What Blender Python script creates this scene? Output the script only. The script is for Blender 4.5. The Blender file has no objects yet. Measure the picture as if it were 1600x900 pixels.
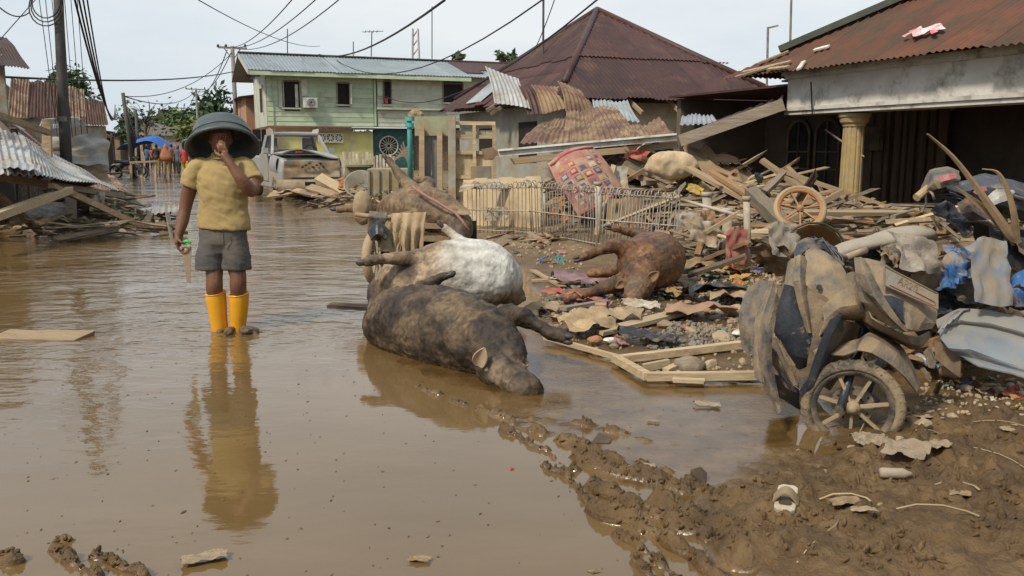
import bpy, bmesh, math, random
import numpy as np
from mathutils import Vector, Matrix, Euler, Quaternion
random.seed(7); RNG = np.random.RandomState(11)
S = bpy.context.scene; COL = S.collection
R = math.radians
# ------------------------------------------------------------------ camera, sky, sun, exposure
FPX = 1350.0; PITCH = math.atan(216 / FPX); CAMZ = 1.34
cam = bpy.data.cameras.new('camera'); co = bpy.data.objects.new('camera', cam); COL.objects.link(co)
co.location = (0, 0, CAMZ); co.rotation_euler = (math.pi / 2 - PITCH, 0, 0)
cam.sensor_width = 36; cam.lens = FPX / 1600 * 36; cam.clip_start = .05; cam.clip_end = 4000
S.camera = co
SUN_DIR = Vector((-.50, -.55, .78)).normalized()          # towards the sun
W = bpy.data.worlds.new('World'); S.world = W; W.use_nodes = True
nt = W.node_tree; nt.nodes.clear()
_o = nt.nodes.new('ShaderNodeOutputWorld'); _b = nt.nodes.new('ShaderNodeBackground'); _s = nt.nodes.new('ShaderNodeTexSky')
_s.sky_type = 'NISHITA'; _s.sun_disc = False
_s.sun_elevation = math.asin(SUN_DIR.z); _s.sun_rotation = math.atan2(SUN_DIR.x, SUN_DIR.y)
_s.air_density = 1.0; _s.dust_density = 4.0; _s.ozone_density = 1.0
_tc = nt.nodes.new('ShaderNodeTexCoord'); _mp = nt.nodes.new('ShaderNodeMapping'); _mp.inputs['Scale'].default_value = (1, 1, 3.2)
_n = nt.nodes.new('ShaderNodeTexNoise'); _n.inputs['Scale'].default_value = 1.6; _n.inputs['Detail'].default_value = 7; _n.inputs['Roughness'].default_value = .55
_cr = nt.nodes.new('ShaderNodeValToRGB')
_cr.color_ramp.elements[0].position = .36; _cr.color_ramp.elements[0].color = (5.8, 6.95, 7.9, 1)
_cr.color_ramp.elements[1].position = .66; _cr.color_ramp.elements[1].color = (8.6, 8.9, 9.0, 1)
_mx = nt.nodes.new('ShaderNodeMixRGB'); _mx.inputs['Fac'].default_value = .86
nt.links.new(_tc.outputs['Generated'], _mp.inputs['Vector']); nt.links.new(_mp.outputs['Vector'], _n.inputs['Vector'])
nt.links.new(_n.outputs['Fac'], _cr.inputs['Fac'])
nt.links.new(_s.outputs['Color'], _mx.inputs['Color1']); nt.links.new(_cr.outputs['Color'], _mx.inputs['Color2'])
nt.links.new(_mx.outputs['Color'], _b.inputs['Color']); nt.links.new(_b.outputs['Background'], _o.inputs['Surface'])
_b.inputs['Strength'].default_value = .10
_l = bpy.data.lights.new('sun', 'SUN'); _l.energy = 3.4; _l.angle = R(7); _l.color = (1, .91, .76)
sun = bpy.data.objects.new('sun', _l); COL.objects.link(sun); sun.rotation_euler = (-SUN_DIR).to_track_quat('-Z', 'Y').to_euler()
S.view_settings.view_transform = 'Standard'; S.view_settings.look = 'None'; S.view_settings.gamma = 1; S.view_settings.exposure = .12
S.render.engine = 'CYCLES'; S.cycles.max_bounces = 6; S.cycles.caustics_reflective = False; S.cycles.caustics_refractive = False
# ------------------------------------------------------------------ pixel -> place
_F = Vector((0, math.cos(PITCH), -math.sin(PITCH))); _U = Vector((0, math.sin(PITCH), math.cos(PITCH))); C0 = Vector((0, 0, CAMZ))
def ray(px, py): return Vector(((px - 800) / FPX, 0, 0)) + _U * ((450 - py) / FPX) + _F
def P(px, py, Y): d = ray(px, py); return C0 + d * (Y / d.y)                 # point on the sight line at depth Y
def G(px, py, z=0.): d = ray(px, py); return C0 + d * ((z - CAMZ) / d.z)      # point on a level at height z
def onp(px, py, p0, nrm): d = ray(px, py); return C0 + d * ((p0 - C0).dot(nrm) / d.dot(nrm))
DS = Vector((-.3827, .9239, 0)); DN = Vector((.9239, .3827, 0)); UP = Vector((0, 0, 1))   # along the street, across it
def ST(t, s, z=0.): return DN * t + DS * s + UP * z
# ------------------------------------------------------------------ noise
def _h(ix, iy, iz, seed):
    n = (ix.astype(np.int64) * 374761393 + iy.astype(np.int64) * 668265263 + iz.astype(np.int64) * 2147483647 + seed * 974634) & 0x7fffffff
    n = ((n ^ (n >> 13)) * 1274126177) & 0x7fffffff
    n = ((n ^ (n >> 15)) * 1103515245) & 0x7fffffff
    return ((n ^ (n >> 12)) & 0xffff) / 65535.
def vn(x, y, z=0, seed=0):
    x, y, z = np.broadcast_arrays(np.asarray(x, float), np.asarray(y, float), np.asarray(z, float))
    fx, fy, fz = np.floor(x), np.floor(y), np.floor(z); u, v, w = x - fx, y - fy, z - fz
    u = u * u * (3 - 2 * u); v = v * v * (3 - 2 * v); w = w * w * (3 - 2 * w); r = 0
    for a in (0, 1):
        for b in (0, 1):
            for c in (0, 1):
                r = r + _h(fx + a, fy + b, fz + c, seed) * (u if a else 1 - u) * (v if b else 1 - v) * (w if c else 1 - w)
    return r
def fbm(x, y, z=0, oc=4, seed=0, g=.5):
    r = 0; a = 1; t = 0
    x = np.asarray(x, float); y = np.asarray(y, float); z = np.asarray(z, float)
    for i in range(oc):
        r = r + a * vn(x, y, z, seed + i * 17); t += a; a *= g; x = x * 2.03 + 5.1; y = y * 2.03 + 3.7; z = z * 2.03 + 1.3
    return r / t
def sm(a, b, x): t = np.clip((x - a) / (b - a), 0, 1); return t * t * (3 - 2 * t)
# ------------------------------------------------------------------ mesh builder
class MB:
    def __init__(s): s.v = []; s.f = []
    def add(s, vs, fs):
        n = len(s.v); s.v += [Vector(a) for a in vs]; s.f += [tuple(i + n for i in f) for f in fs]; return s
    def box(s, c, size, rot=None):
        hx, hy, hz = size[0] / 2, size[1] / 2, size[2] / 2
        M = rot.to_matrix() if isinstance(rot, (Euler, Quaternion)) else (rot or Matrix.Identity(3))
        vs = [Vector(c) + M @ Vector((x, y, z)) for x in (-hx, hx) for y in (-hy, hy) for z in (-hz, hz)]
        return s.add(vs, [(0, 1, 3, 2), (4, 6, 7, 5), (0, 4, 5, 1), (2, 3, 7, 6), (0, 2, 6, 4), (1, 5, 7, 3)])
    def beam(s, a, b, w, h, up=UP):                       # bar from a to b, w wide, h high
        a = Vector(a); b = Vector(b); x = (b - a).normalized(); y = up.cross(x)
        if y.length < 1e-3: y = Vector((0, 1, 0)).cross(x)
        y.normalize(); z = x.cross(y); M = Matrix((x, y, z)).transposed()
        return s.box((a + b) / 2, ((b - a).length, w, h), M)
    def slab(s, p, u, v, w, t):                           # box spanned by three vectors u, v, w*t from corner p
        p = Vector(p); n = Vector(w) * t; q = [p, p + u, p + u + v, p + v]
        return s.add(q + [a + n for a in q], [(3, 2, 1, 0), (4, 5, 6, 7), (0, 1, 5, 4), (1, 2, 6, 5), (2, 3, 7, 6), (3, 0, 4, 7)])
    def tube(s, pts, r, n=8, cap=True, close=False):
        pts = [Vector(p) for p in pts]; m = len(pts)
        rr = r if isinstance(r, (list, tuple)) else [r] * m; rings = []; prev = None
        for i, p in enumerate(pts):
            if close: t = (pts[(i + 1) % m] - pts[i - 1]).normalized()
            else: t = (pts[min(i + 1, m - 1)] - pts[max(i - 1, 0)]).normalized()
            if prev is None:
                a = t.cross(UP)
                if a.length < .1: a = t.cross(Vector((1, 0, 0)))
            else: a = prev - t * prev.dot(t)
            a.normalize(); prev = a; b = t.cross(a)
            rings.append([p + (a * math.cos(k * 2 * math.pi / n) + b * math.sin(k * 2 * math.pi / n)) * rr[i] for k in range(n)])
        vs = [v for g in rings for v in g]; fs = []
        for i in range(m if close else m - 1):
            j = (i + 1) % m
            fs += [(i * n + k, i * n + (k + 1) % n, j * n + (k + 1) % n, j * n + k) for k in range(n)]
        if cap and not close: fs += [tuple(range(n - 1, -1, -1)), tuple((m - 1) * n + k for k in range(n))]
        return s.add(vs, fs)
    def loft(s, rings, cap=True):                         # rings of equal count
        n = len(rings[0]); vs = [v for g in rings for v in g]; fs = []
        for i in range(len(rings) - 1):
            fs += [(i * n + k, i * n + (k + 1) % n, (i + 1) * n + (k + 1) % n, (i + 1) * n + k) for k in range(n)]
        if cap: fs += [tuple(range(n - 1, -1, -1)), tuple((len(rings) - 1) * n + k for k in range(n))]
        return s.add(vs, fs)
    def lathe(s, prof, n=24, M=None, close=False):        # (r, z) profile about local z
        M = M or Matrix.Identity(4)
        rings = [[M @ Vector((r * math.cos(k * 2 * math.pi / n), r * math.sin(k * 2 * math.pi / n), z)) for k in range(n)] for r, z in prof]
        if close: rings.append(rings[0])
        return s.loft(rings, cap=False)
    def grid(s, f, nu, nv):                               # f(i/nu, j/nv) -> point
        vs = [f(i / nu, j / nv) for j in range(nv + 1) for i in range(nu + 1)]
        return s.add(vs, [(j * (nu + 1) + i, j * (nu + 1) + i + 1, (j + 1) * (nu + 1) + i + 1, (j + 1) * (nu + 1) + i) for j in range(nv) for i in range(nu)])
    def poly(s, pts, nrm, th):                            # extruded outline
        n = len(pts); nrm = Vector(nrm); a = [Vector(p) - nrm * th / 2 for p in pts]; b = [Vector(p) + nrm * th / 2 for p in pts]
        return s.add(a + b, [tuple(range(n - 1, -1, -1)), tuple(range(n, 2 * n))] + [(k, (k + 1) % n, n + (k + 1) % n, n + k) for k in range(n)])
def mods(o, solid=0, bevel=0, sub=0, off=0):
    if solid: m = o.modifiers.new('s', 'SOLIDIFY'); m.thickness = solid; m.offset = off
    if solid and not bevel and not sub: m = o.modifiers.new('e', 'EDGE_SPLIT'); m.split_angle = R(38)
    if bevel: m = o.modifiers.new('b', 'BEVEL'); m.width = bevel; m.segments = 2; m.limit_method = 'ANGLE'
    if sub: m = o.modifiers.new('u', 'SUBSURF'); m.levels = sub; m.render_levels = sub
    return o
def tag(o, label=None, cat=None, group=None, kind=None):
    if label: o['label'] = label
    if cat: o['category'] = cat
    if group: o['group'] = group
    if kind: o['kind'] = kind
    return o
def mesh(name, mb, mt, smooth=False, org=None):
    me = bpy.data.meshes.new(name); org = Vector(org or (0, 0, 0))
    me.from_pydata([tuple(v - org) for v in mb.v], [], mb.f); me.update()
    if mt: me.materials.append(mt)
    if smooth: me.polygons.foreach_set('use_smooth', [True] * len(me.polygons))
    return me
def link(name, me, parent=None, loc=None):
    o = bpy.data.objects.new(name, me); COL.objects.link(o)
    if parent: o.parent = parent
    if loc is not None: o.location = loc
    return o
def base_of(vs):
    n = len(vs); z = min(v.z for v in vs)
    return Vector((sum(v.x for v in vs) / n, sum(v.y for v in vs) / n, z))
ORG = {}
def obj(name, mb, mt, parent=None, label=None, cat=None, group=None, kind=None, smooth=False, local=False):
    """mesh in world coordinates (local=True: in the parent's own frame)"""
    if local: o = link(name, mesh(name, mb, mt, smooth), parent)
    elif parent is None:
        b = base_of(mb.v); o = link(name, mesh(name, mb, mt, smooth, b), None, b); ORG[o.name] = b
    else:
        b = ORG[parent.name]; c = base_of(mb.v); o = link(name, mesh(name, mb, mt, smooth, c), parent, c - b); ORG[o.name] = c
    return tag(o, label, cat, group, kind)
def thing(name, loc, label, cat, group=None, rot=None):
    o = link(name, None, None, loc); ORG[o.name] = Vector(loc); o.empty_display_size = .1
    if rot: o.rotation_euler = rot
    return tag(o, label, cat, group)
def tri(me, col_fn=None): return me
# ------------------------------------------------------------------ materials
MUD = (.33, .235, .135); WETMUD = (.17, .105, .05)
_mats = {}
def mat(name, c1, c2=None, sc=4., rough=.75, mud=0., mudc=MUD, msc=3., bump=.25, bsc=30., metal=0., rnd=.15, st=(1, 1, 1), attr=None, spec=.4, lo=.35, hi=.65, mrough=.85, edge=.10, bd=.02):
    if name in _mats: return _mats[name]
    m = bpy.data.materials.new(name); m.use_nodes = True; t = m.node_tree; N = t.nodes; L = t.links
    b = N['Principled BSDF']; b.inputs['Roughness'].default_value = rough; b.inputs['Metallic'].default_value = metal
    b.inputs['Specular IOR Level'].default_value = spec
    tc = N.new('ShaderNodeTexCoord'); oi = N.new('ShaderNodeObjectInfo')
    mp = N.new('ShaderNodeMapping'); mp.inputs['Scale'].default_value = st
    ad = N.new('ShaderNodeVectorMath'); ad.operation = 'MULTIPLY_ADD'; ad.inputs[1].default_value = (37, 53, 71)
    cx = N.new('ShaderNodeCombineXYZ')
    for k in 'XYZ': L.new(oi.outputs['Random'], cx.inputs[k])
    L.new(cx.outputs[0], ad.inputs[0]); L.new(tc.outputs['Object'], mp.inputs['Vector']); L.new(mp.outputs[0], ad.inputs[2])
    def noise(s, det=5, ro=.6):
        n = N.new('ShaderNodeTexNoise'); n.inputs['Scale'].default_value = s; n.inputs['Detail'].default_value = det; n.inputs['Roughness'].default_value = ro
        L.new(ad.outputs[0], n.inputs['Vector']); return n.outputs['Fac']
    def mrange(x, a, c, o0=0., o1=1.):
        r = N.new('ShaderNodeMapRange'); r.inputs['From Min'].default_value = a; r.inputs['From Max'].default_value = c
        r.inputs['To Min'].default_value = o0; r.inputs['To Max'].default_value = o1; L.new(x, r.inputs['Value']); return r.outputs[0]
    def mix(f, a, c, mode='MIX'):
        x = N.new('ShaderNodeMixRGB'); x.blend_type = mode
        for s, v in ((x.inputs['Fac'], f), (x.inputs['Color1'], a), (x.inputs['Color2'], c)):
            if isinstance(v, (int, float)): s.default_value = v
            elif isinstance(v, tuple): s.default_value = (*v, 1)
            else: L.new(v, s)
        return x.outputs[0]
    if attr:
        at = N.new('ShaderNodeAttribute'); at.attribute_name = attr; c = at.outputs['Color']
        c = mix(mrange(noise(sc), lo, hi), c, mix(.45, c, c2 or (.2, .15, .1)))
    else: c = mix(mrange(noise(sc), lo, hi), tuple(c1), tuple(c2 or [k * .6 for k in c1]))
    if rnd:
        v = mrange(oi.outputs['Random'], 0, 1, 1 - rnd, 1 + rnd); g = N.new('ShaderNodeCombineXYZ')
        for k in 'XYZ': L.new(v, g.inputs[k])
        c = mix(1., c, g.outputs[0], 'MULTIPLY')
    rsock = None
    if mud > 0:
        th = .72 - .44 * mud; f = mrange(noise(msc, 8, .68), th - edge, th + edge)
        c = mix(f, c, mix(mrange(noise(msc * 4), .3, .7), tuple(mudc), tuple(k * .78 for k in mudc)))
        L.new(mix(f, (rough,) * 3, (mrough,) * 3), b.inputs['Roughness'])
        if metal: L.new(mix(f, (metal,) * 3, (0., 0., 0.)), b.inputs['Metallic'])
    L.new(c, b.inputs['Base Color'])
    if bump:
        bp = N.new('ShaderNodeBump'); bp.inputs['Strength'].default_value = bump; bp.inputs['Distance'].default_value = bd
        L.new(noise(bsc, 6, .65), bp.inputs['Height']); L.new(bp.outputs[0], b.inputs['Normal'])
    _mats[name] = m; return m
# ------------------------------------------------------------------ the lie of the land
def gp(l, z=0): return [tuple(G(x, y, z)[:2]) for x, y in l]
LAND = gp([(1180, 915), (1120, 840), (1100, 790), (1150, 745), (1235, 700), (1232, 650), (1190, 606), (1010, 601), (955, 574), (880, 545), (830, 505), (812, 452), (790, 420), (735, 392), (650, 352), (560, 322), (430, 307)]) \
    + [tuple(ST(4.6, 60)[:2]), tuple(ST(4.6, 400)[:2]), (400, 400), (400, -30), (1.0, -30)]
LEFT = [tuple(ST(-3.0, -5)[:2]), tuple(ST(-2.6, 12)[:2]), tuple(ST(-1.7, 22)[:2]), tuple(ST(-1.2, 40)[:2]), tuple(ST(-1.5, 80)[:2]), tuple(ST(-1.5, 400)[:2]), (-500, 400), (-500, -30)]
def sdpoly(x, y, poly):
    d = np.full(x.shape, 1e9); ins = np.zeros(x.shape, bool); n = len(poly)
    for i in range(n):
        (ax, ay), (bx, by) = poly[i], poly[(i + 1) % n]
        ex, ey = bx - ax, by - ay; h = np.clip(((x - ax) * ex + (y - ay) * ey) / (ex * ex + ey * ey + 1e-9), 0, 1)
        d = np.minimum(d, np.hypot(x - ax - ex * h, y - ay - ey * h))
        with np.errstate(divide='ignore', invalid='ignore'):
            ins ^= ((ay > y) != (by > y)) & (x < ex * (y - ay) / (by - ay) + ax)
    return np.where(ins, d, -d)
def clods(x, y, cell, seed, keep=.7):                     # lumps with crisp feet
    gx, gy = x / cell, y / cell; ix, iy = np.floor(gx), np.floor(gy); best = np.zeros(x.shape); z0 = np.zeros(x.shape)
    for a in (-1, 0, 1):
        for b in (-1, 0, 1):
            cx, cy = ix + a, iy + b; jx = cx + _h(cx, cy, z0, seed); jy = cy + _h(cx, cy, z0, seed + 1); r = .25 + .5 * _h(cx, cy, z0, seed + 2); ok = _h(cx, cy, z0, seed + 3) < keep
            best = np.maximum(best, np.where(ok, np.sqrt(np.clip(r * r - (gx - jx) ** 2 - (gy - jy) ** 2, 0, None)), 0))
    return best * cell
def sdline(x, y, pl):
    d = np.full(x.shape, 1e9); u = np.zeros(x.shape)
    for i in range(len(pl) - 1):
        (ax, ay), (bx, by) = pl[i], pl[i + 1]; ex, ey = bx - ax, by - ay
        h = np.clip(((x - ax) * ex + (y - ay) * ey) / (ex * ex + ey * ey), 0, 1); e = np.hypot(x - ax - ex * h, y - ay - ey * h)
        d = np.minimum(d, e)
    return d
RIDGES = [([(770, 645), (800, 660), (890, 690), (965, 727)], .055, .022), ([(835, 722), (880, 745), (922, 787)], .028, .020), ([(930, 762), (1000, 798), (1100, 838), (1170, 880)], .05, .042),
          ([(935, 803), (1000, 822), (1060, 855), (1130, 915)], .042, .042), ([(960, 835), (1010, 868), (1060, 910)], .022, .022), ([(1035, 790), (1140, 835), (1200, 872)], .07, .05),
          ([(905, 715), (950, 735), (1060, 770)], .05, .03), ([(790, 672), (850, 705), (900, 740)], .03, .02), ([(1000, 745), (1090, 765), (1160, 790)], .06, .035), ([(85, 862), (130, 884), (150, 905)], .026, .03), ([(155, 868), (178, 878), (225, 905)], .03, .03), ([(0, 870), (30, 878)], .022, .02), ([(95, 845), (120, 850)], .022, .02),
          ([(840, 655), (930, 668), (1010, 690)], .05, .012), ([(870, 690), (950, 712), (1040, 738)], .04, .016), ([(990, 880), (1060, 930)], .03, .02), ([(650, 598), (720, 632), (790, 655)], .05, .006)]
RIDGES = [(gp(a), w, h) for a, w, h in RIDGES]
SOFT = gp([(560, 545), (640, 600), (740, 650), (850, 720), (960, 790), (1080, 910), (1340, 910), (1320, 640), (1200, 585), (1000, 575), (890, 530), (800, 450), (700, 470)])
MOUNDS = []   # (x, y, rx, ry, rot, height)
def mound(p, rx, ry, h, rot=0): MOUNDS.append((p[0], p[1], rx, ry, rot, h))
A_ST = math.atan2(DS.y, DS.x)
mound(P(985, 300, 14.6), 3.2, 1.2, .62, A_ST); mound(P(1180, 300, 12.6), 2.0, 1.3, .5, A_ST); mound(P(1090, 300, 14.2), 2.2, 1.2, .6, A_ST); mound(P(1400, 300, 9.2), 2.6, 1.2, .5, A_ST)
mound(P(1590, 400, 5.4), 1.0, .7, .5); mound(P(1450, 450, 5.9), .9, .7, .3); mound(P(1010, 500, 6.8), .7, 1.0, .05); mound(P(1600, 400, 7.2), 1.6, 1.2, .7)
mound(P(590, 290, 21.5), 1.0, .9, .3); mound(P(520, 300, 20.5), .9, .6, .06); mound(P(690, 300, 20), 3., 2., .5, A_ST); mound(P(600, 300, 19), 1.1, 1.6, .35, A_ST)
mound(P(150, 300, 20), 2.2, .8, .4, A_ST); mound(P(60, 300, 17), 3., 1.6, .35, A_ST); mound(ST(-2.6, 36), 4, .7, .6, A_ST); mound(ST(-3, 48), 5, .9, .8, A_ST)
mound(ST(5.2, 33), 3.5, .8, .5, A_ST)
def H(x, y, fine=True):
    x = np.asarray(x, float); y = np.asarray(y, float); sh = x.shape; x = np.atleast_1d(x); y = np.atleast_1d(y)
    sd = sdpoly(x, y, LAND) + (fbm(x * 2.2, y * 2.2, 0, 3, 5) - .5) * .35
    sl = sdpoly(x, y, LEFT) + (fbm(x * 1.2, y * 1.2, 0, 3, 8) - .5) * .6
    z = -.07 + .095 * sm(-.25, .35, sd) + .08 * sm(.3, 4, sd) + .14 * sm(-.3, 1.6, sl)
    z = z + .20 * sm(-1.2, 1.0, sd) * sm(3.5, 5.8, .9239 * x + .3827 * y) * sm(9.5, 11.5, y)
    sf = sdpoly(x, y, SOFT); z = np.maximum(z, -.07 + .0715 * sm(-.35, .25, sf + (fbm(x * 3, y * 3, 0, 3, 77) - .5) * .4))
    for cx, cy, rx, ry, rot, h in MOUNDS:
        c, s = math.cos(rot), math.sin(rot); u = ((x - cx) * c + (y - cy) * s) / rx; v = (-(x - cx) * s + (y - cy) * c) / ry
        q = -.07 + (h + .07) * np.exp(-1.3 * (u * u + v * v)); z = np.maximum(z, q) + .25 * np.maximum(0, np.minimum(z, q))
    if fine:
        near = 1 - sm(9, 13, np.hypot(x, y)); wet = sm(-.25, .1, sd)
        fore = sm(-.1, .35, sdpoly(x, y, FORE)) * near
        for pl, w, h in RIDGES:
            wx = x + (fbm(x * 9, y * 9, 0, 2, 31) - .5) * .07; wy = y + (fbm(x * 9, y * 9, 0, 2, 37) - .5) * .07
            d = sdline(wx, wy, pl); lum = .15 + 1.35 * sm(.25, .75, fbm(x * 14, y * 14, 0, 3, 41)) + 1.1 * (fbm(x * 30, y * 30, 0, 3, 43) - .5)
            z = np.maximum(z, -.03 + (h + .034) * np.exp(-(d / w) ** 2 * .9) * (.75 + .25 * lum) - .012 * (1 - lum) * np.exp(-(d / w) ** 2))
        c1 = fbm(x * 7, y * 7, 0, 4, 51, .55); c2 = 1 - np.abs(2 * fbm(x * 11, y * 11, 0, 4, 57, .6) - 1)
        z = z + fore * (.10 * (c1 - .46) + .045 * (c2 - .6) + .05 * (fbm(x * 24, y * 24, 0, 3, 63, .65) - .5) + .03 * (.5 - np.abs(2 * fbm(x * 17, y * 17, 0, 3, 64) - 1)))
        wx = x + .03 * (fbm(x * 30, y * 30, 0, 2, 91) - .5); wy = y + .03 * (fbm(x * 30, y * 30, 0, 2, 92) - .5); z = z + fore * (.75 * clods(wx, wy, .085, 5, .55) + .6 * clods(wx, wy, .045, 9, .6)) * sm(.42, .58, fbm(x * 3.5, y * 3.5, 0, 2, 95))
        z = z + sm(.002, .02, z) * near * (1 - fore) * sm(.3, -.1, sd) * .5 * clods(wx, wy, .05, 15, .7)
        z = z + near * sm(.0, .3, sd) * .02 * (fbm(x * 10, y * 10, 0, 4, 67) - .5)
        z = z + (1 - near) * sm(-.3, .4, np.maximum(sd, sl)) * .16 * (fbm(x * 2.1, y * 2.1, 0, 4, 71, .6) - .5)
    return z.reshape(sh) if sh else float(z[0])
FORE = gp([(1150, 745), (1235, 705), (1330, 690), (1430, 640), (1600, 610), (1700, 640), (1800, 960), (1150, 960), (1090, 860), (1090, 790)])
H_full = H; GRID = None
def H(x, y, fine=True):                                   # height read off the ground mesh
    xs, ys, Z = GRID; i = min(max(int(np.searchsorted(xs, x)) - 1, 0), len(xs) - 2); j = min(max(int(np.searchsorted(ys, y)) - 1, 0), len(ys) - 2)
    u = (x - xs[i]) / (xs[i + 1] - xs[i]); v = (y - ys[j]) / (ys[j + 1] - ys[j])
    return float((Z[j, i] * (1 - u) + Z[j, i + 1] * u) * (1 - v) + (Z[j + 1, i] * (1 - u) + Z[j + 1, i + 1] * u) * v)
def on(x, y, dz=0.): return Vector((x, y, H(x, y) + dz))
def GH(px, py, dz=0.):                                    # where a sight line meets the ground
    z = 0.
    for _ in range(12): p = G(px, py, min(z, 1.2)); z = .5 * z + .5 * H(p.x, p.y)
    return Vector((p.x, p.y, H(p.x, p.y) + dz))
def axis(lo, hi, a, b, fine, far):
    l = list(np.arange(a, b, fine)); st = fine; v = b
    while v < hi: l.append(v); st = min(st * 1.07, far); v += st
    st = fine; v = a; pre = []
    while v > lo: st = min(st * 1.07, far); v -= st; pre.append(v)
    return np.array(pre[::-1] + l)
def ground():
    xs = axis(-900, 900, -2.6, 3.4, .0165, 60); ys = axis(-40, 1600, 1.9, 6.4, .0165, 60)
    X, Y = np.meshgrid(xs, ys); Z = H_full(X.ravel(), Y.ravel()); n, m = len(xs), len(ys); global GRID; GRID = (xs, ys, Z.reshape(m, n))
    me = bpy.data.meshes.new('ground'); co = np.stack([X.ravel(), Y.ravel(), Z], 1)
    i = np.arange(n * m).reshape(m, n); q = np.stack([i[:-1, :-1], i[:-1, 1:], i[1:, 1:], i[1:, :-1]], -1).reshape(-1, 4)
    me.vertices.add(n * m); me.vertices.foreach_set('co', co.ravel()); me.loops.add(q.size); me.loops.foreach_set('vertex_index', q.ravel())
    me.polygons.add(len(q)); me.polygons.foreach_set('loop_start', np.arange(0, q.size, 4)); me.polygons.foreach_set('use_smooth', np.ones(len(q), bool)); me.update(); me.validate()
    return me
def mud_material():
    m = bpy.data.materials.new('mud'); m.use_nodes = True; t = m.node_tree; N = t.nodes; L = t.links; b = N['Principled BSDF']
    g = N.new('ShaderNodeNewGeometry'); sx = N.new('ShaderNodeSeparateXYZ'); L.new(g.outputs['Position'], sx.inputs[0])
    def noise(s, d=6, r=.6):
        n = N.new('ShaderNodeTexNoise'); n.inputs['Scale'].default_value = s; n.inputs['Detail'].default_value = d; n.inputs['Roughness'].default_value = r; L.new(g.outputs['Position'], n.inputs['Vector']); return n.outputs['Fac']
    def mr(x, a, c, p, q):
        r = N.new('ShaderNodeMapRange'); L.new(x, r.inputs['Value'])
        for k, v in zip(('From Min', 'From Max', 'To Min', 'To Max'), (a, c, p, q)): r.inputs[k].default_value = v
        return r.outputs[0]
    def ramp(x, st):
        r = N.new('ShaderNodeValToRGB'); e = r.color_ramp.elements; e[0].position, e[0].color = st[0][0], (*st[0][1], 1); e[1].position, e[1].color = st[-1][0], (*st[-1][1], 1)
        for p, c in st[1:-1]: k = e.new(p); k.color = (*c, 1)
        L.new(x, r.inputs['Fac']); return r.outputs[0]
    def mix(f, a, c):
        x = N.new('ShaderNodeMixRGB'); L.new(f, x.inputs[0]); L.new(a, x.inputs[1]); L.new(c, x.inputs[2]); return x.outputs[0]
    wetc = ramp(noise(5), [(.3, (.062, .034, .0115)), (.5, (.105, .060, .021)), (.7, (.155, .094, .038))])
    dryc = ramp(noise(3.5), [(.3, (.10, .066, .034)), (.5, (.165, .112, .06)), (.72, (.25, .178, .10))])
    far = mr(sx.outputs['Y'], 5.2, 7.5, 0, 1); dry = N.new('ShaderNodeMath'); dry.operation = 'MULTIPLY'; L.new(far, dry.inputs[0]); L.new(mr(sx.outputs['Z'], .0, .10, .1, 1), dry.inputs[1])
    L.new(mix(dry.outputs[0], wetc, dryc), b.inputs['Base Color'])
    ro = N.new('ShaderNodeMath'); ro.operation = 'ADD'; ro.use_clamp = True; L.new(mr(sx.outputs['Z'], .001, .022, .12, .62), ro.inputs[0]); L.new(mr(noise(14), .35, .7, -.34, .2), ro.inputs[1])
    L.new(ro.outputs[0], b.inputs['Roughness']); b.inputs['Specular IOR Level'].default_value = .45
    bp = N.new('ShaderNodeBump'); bp.inputs['Strength'].default_value = .8; bp.inputs['Distance'].default_value = .024
    hs = N.new('ShaderNodeMath'); hs.operation = 'MULTIPLY'; L.new(noise(38, 8, .62), hs.inputs[0]); L.new(mr(sx.outputs['Z'], .002, .02, .06, 1), hs.inputs[1])
    L.new(hs.outputs[0], bp.inputs['Height']); L.new(bp.outputs[0], b.inputs['Normal']); return m
_g = link('ground', ground()); _g.data.materials.append(mud_material()); tag(_g, kind='structure')
MAN = G(353, 516)
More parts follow.
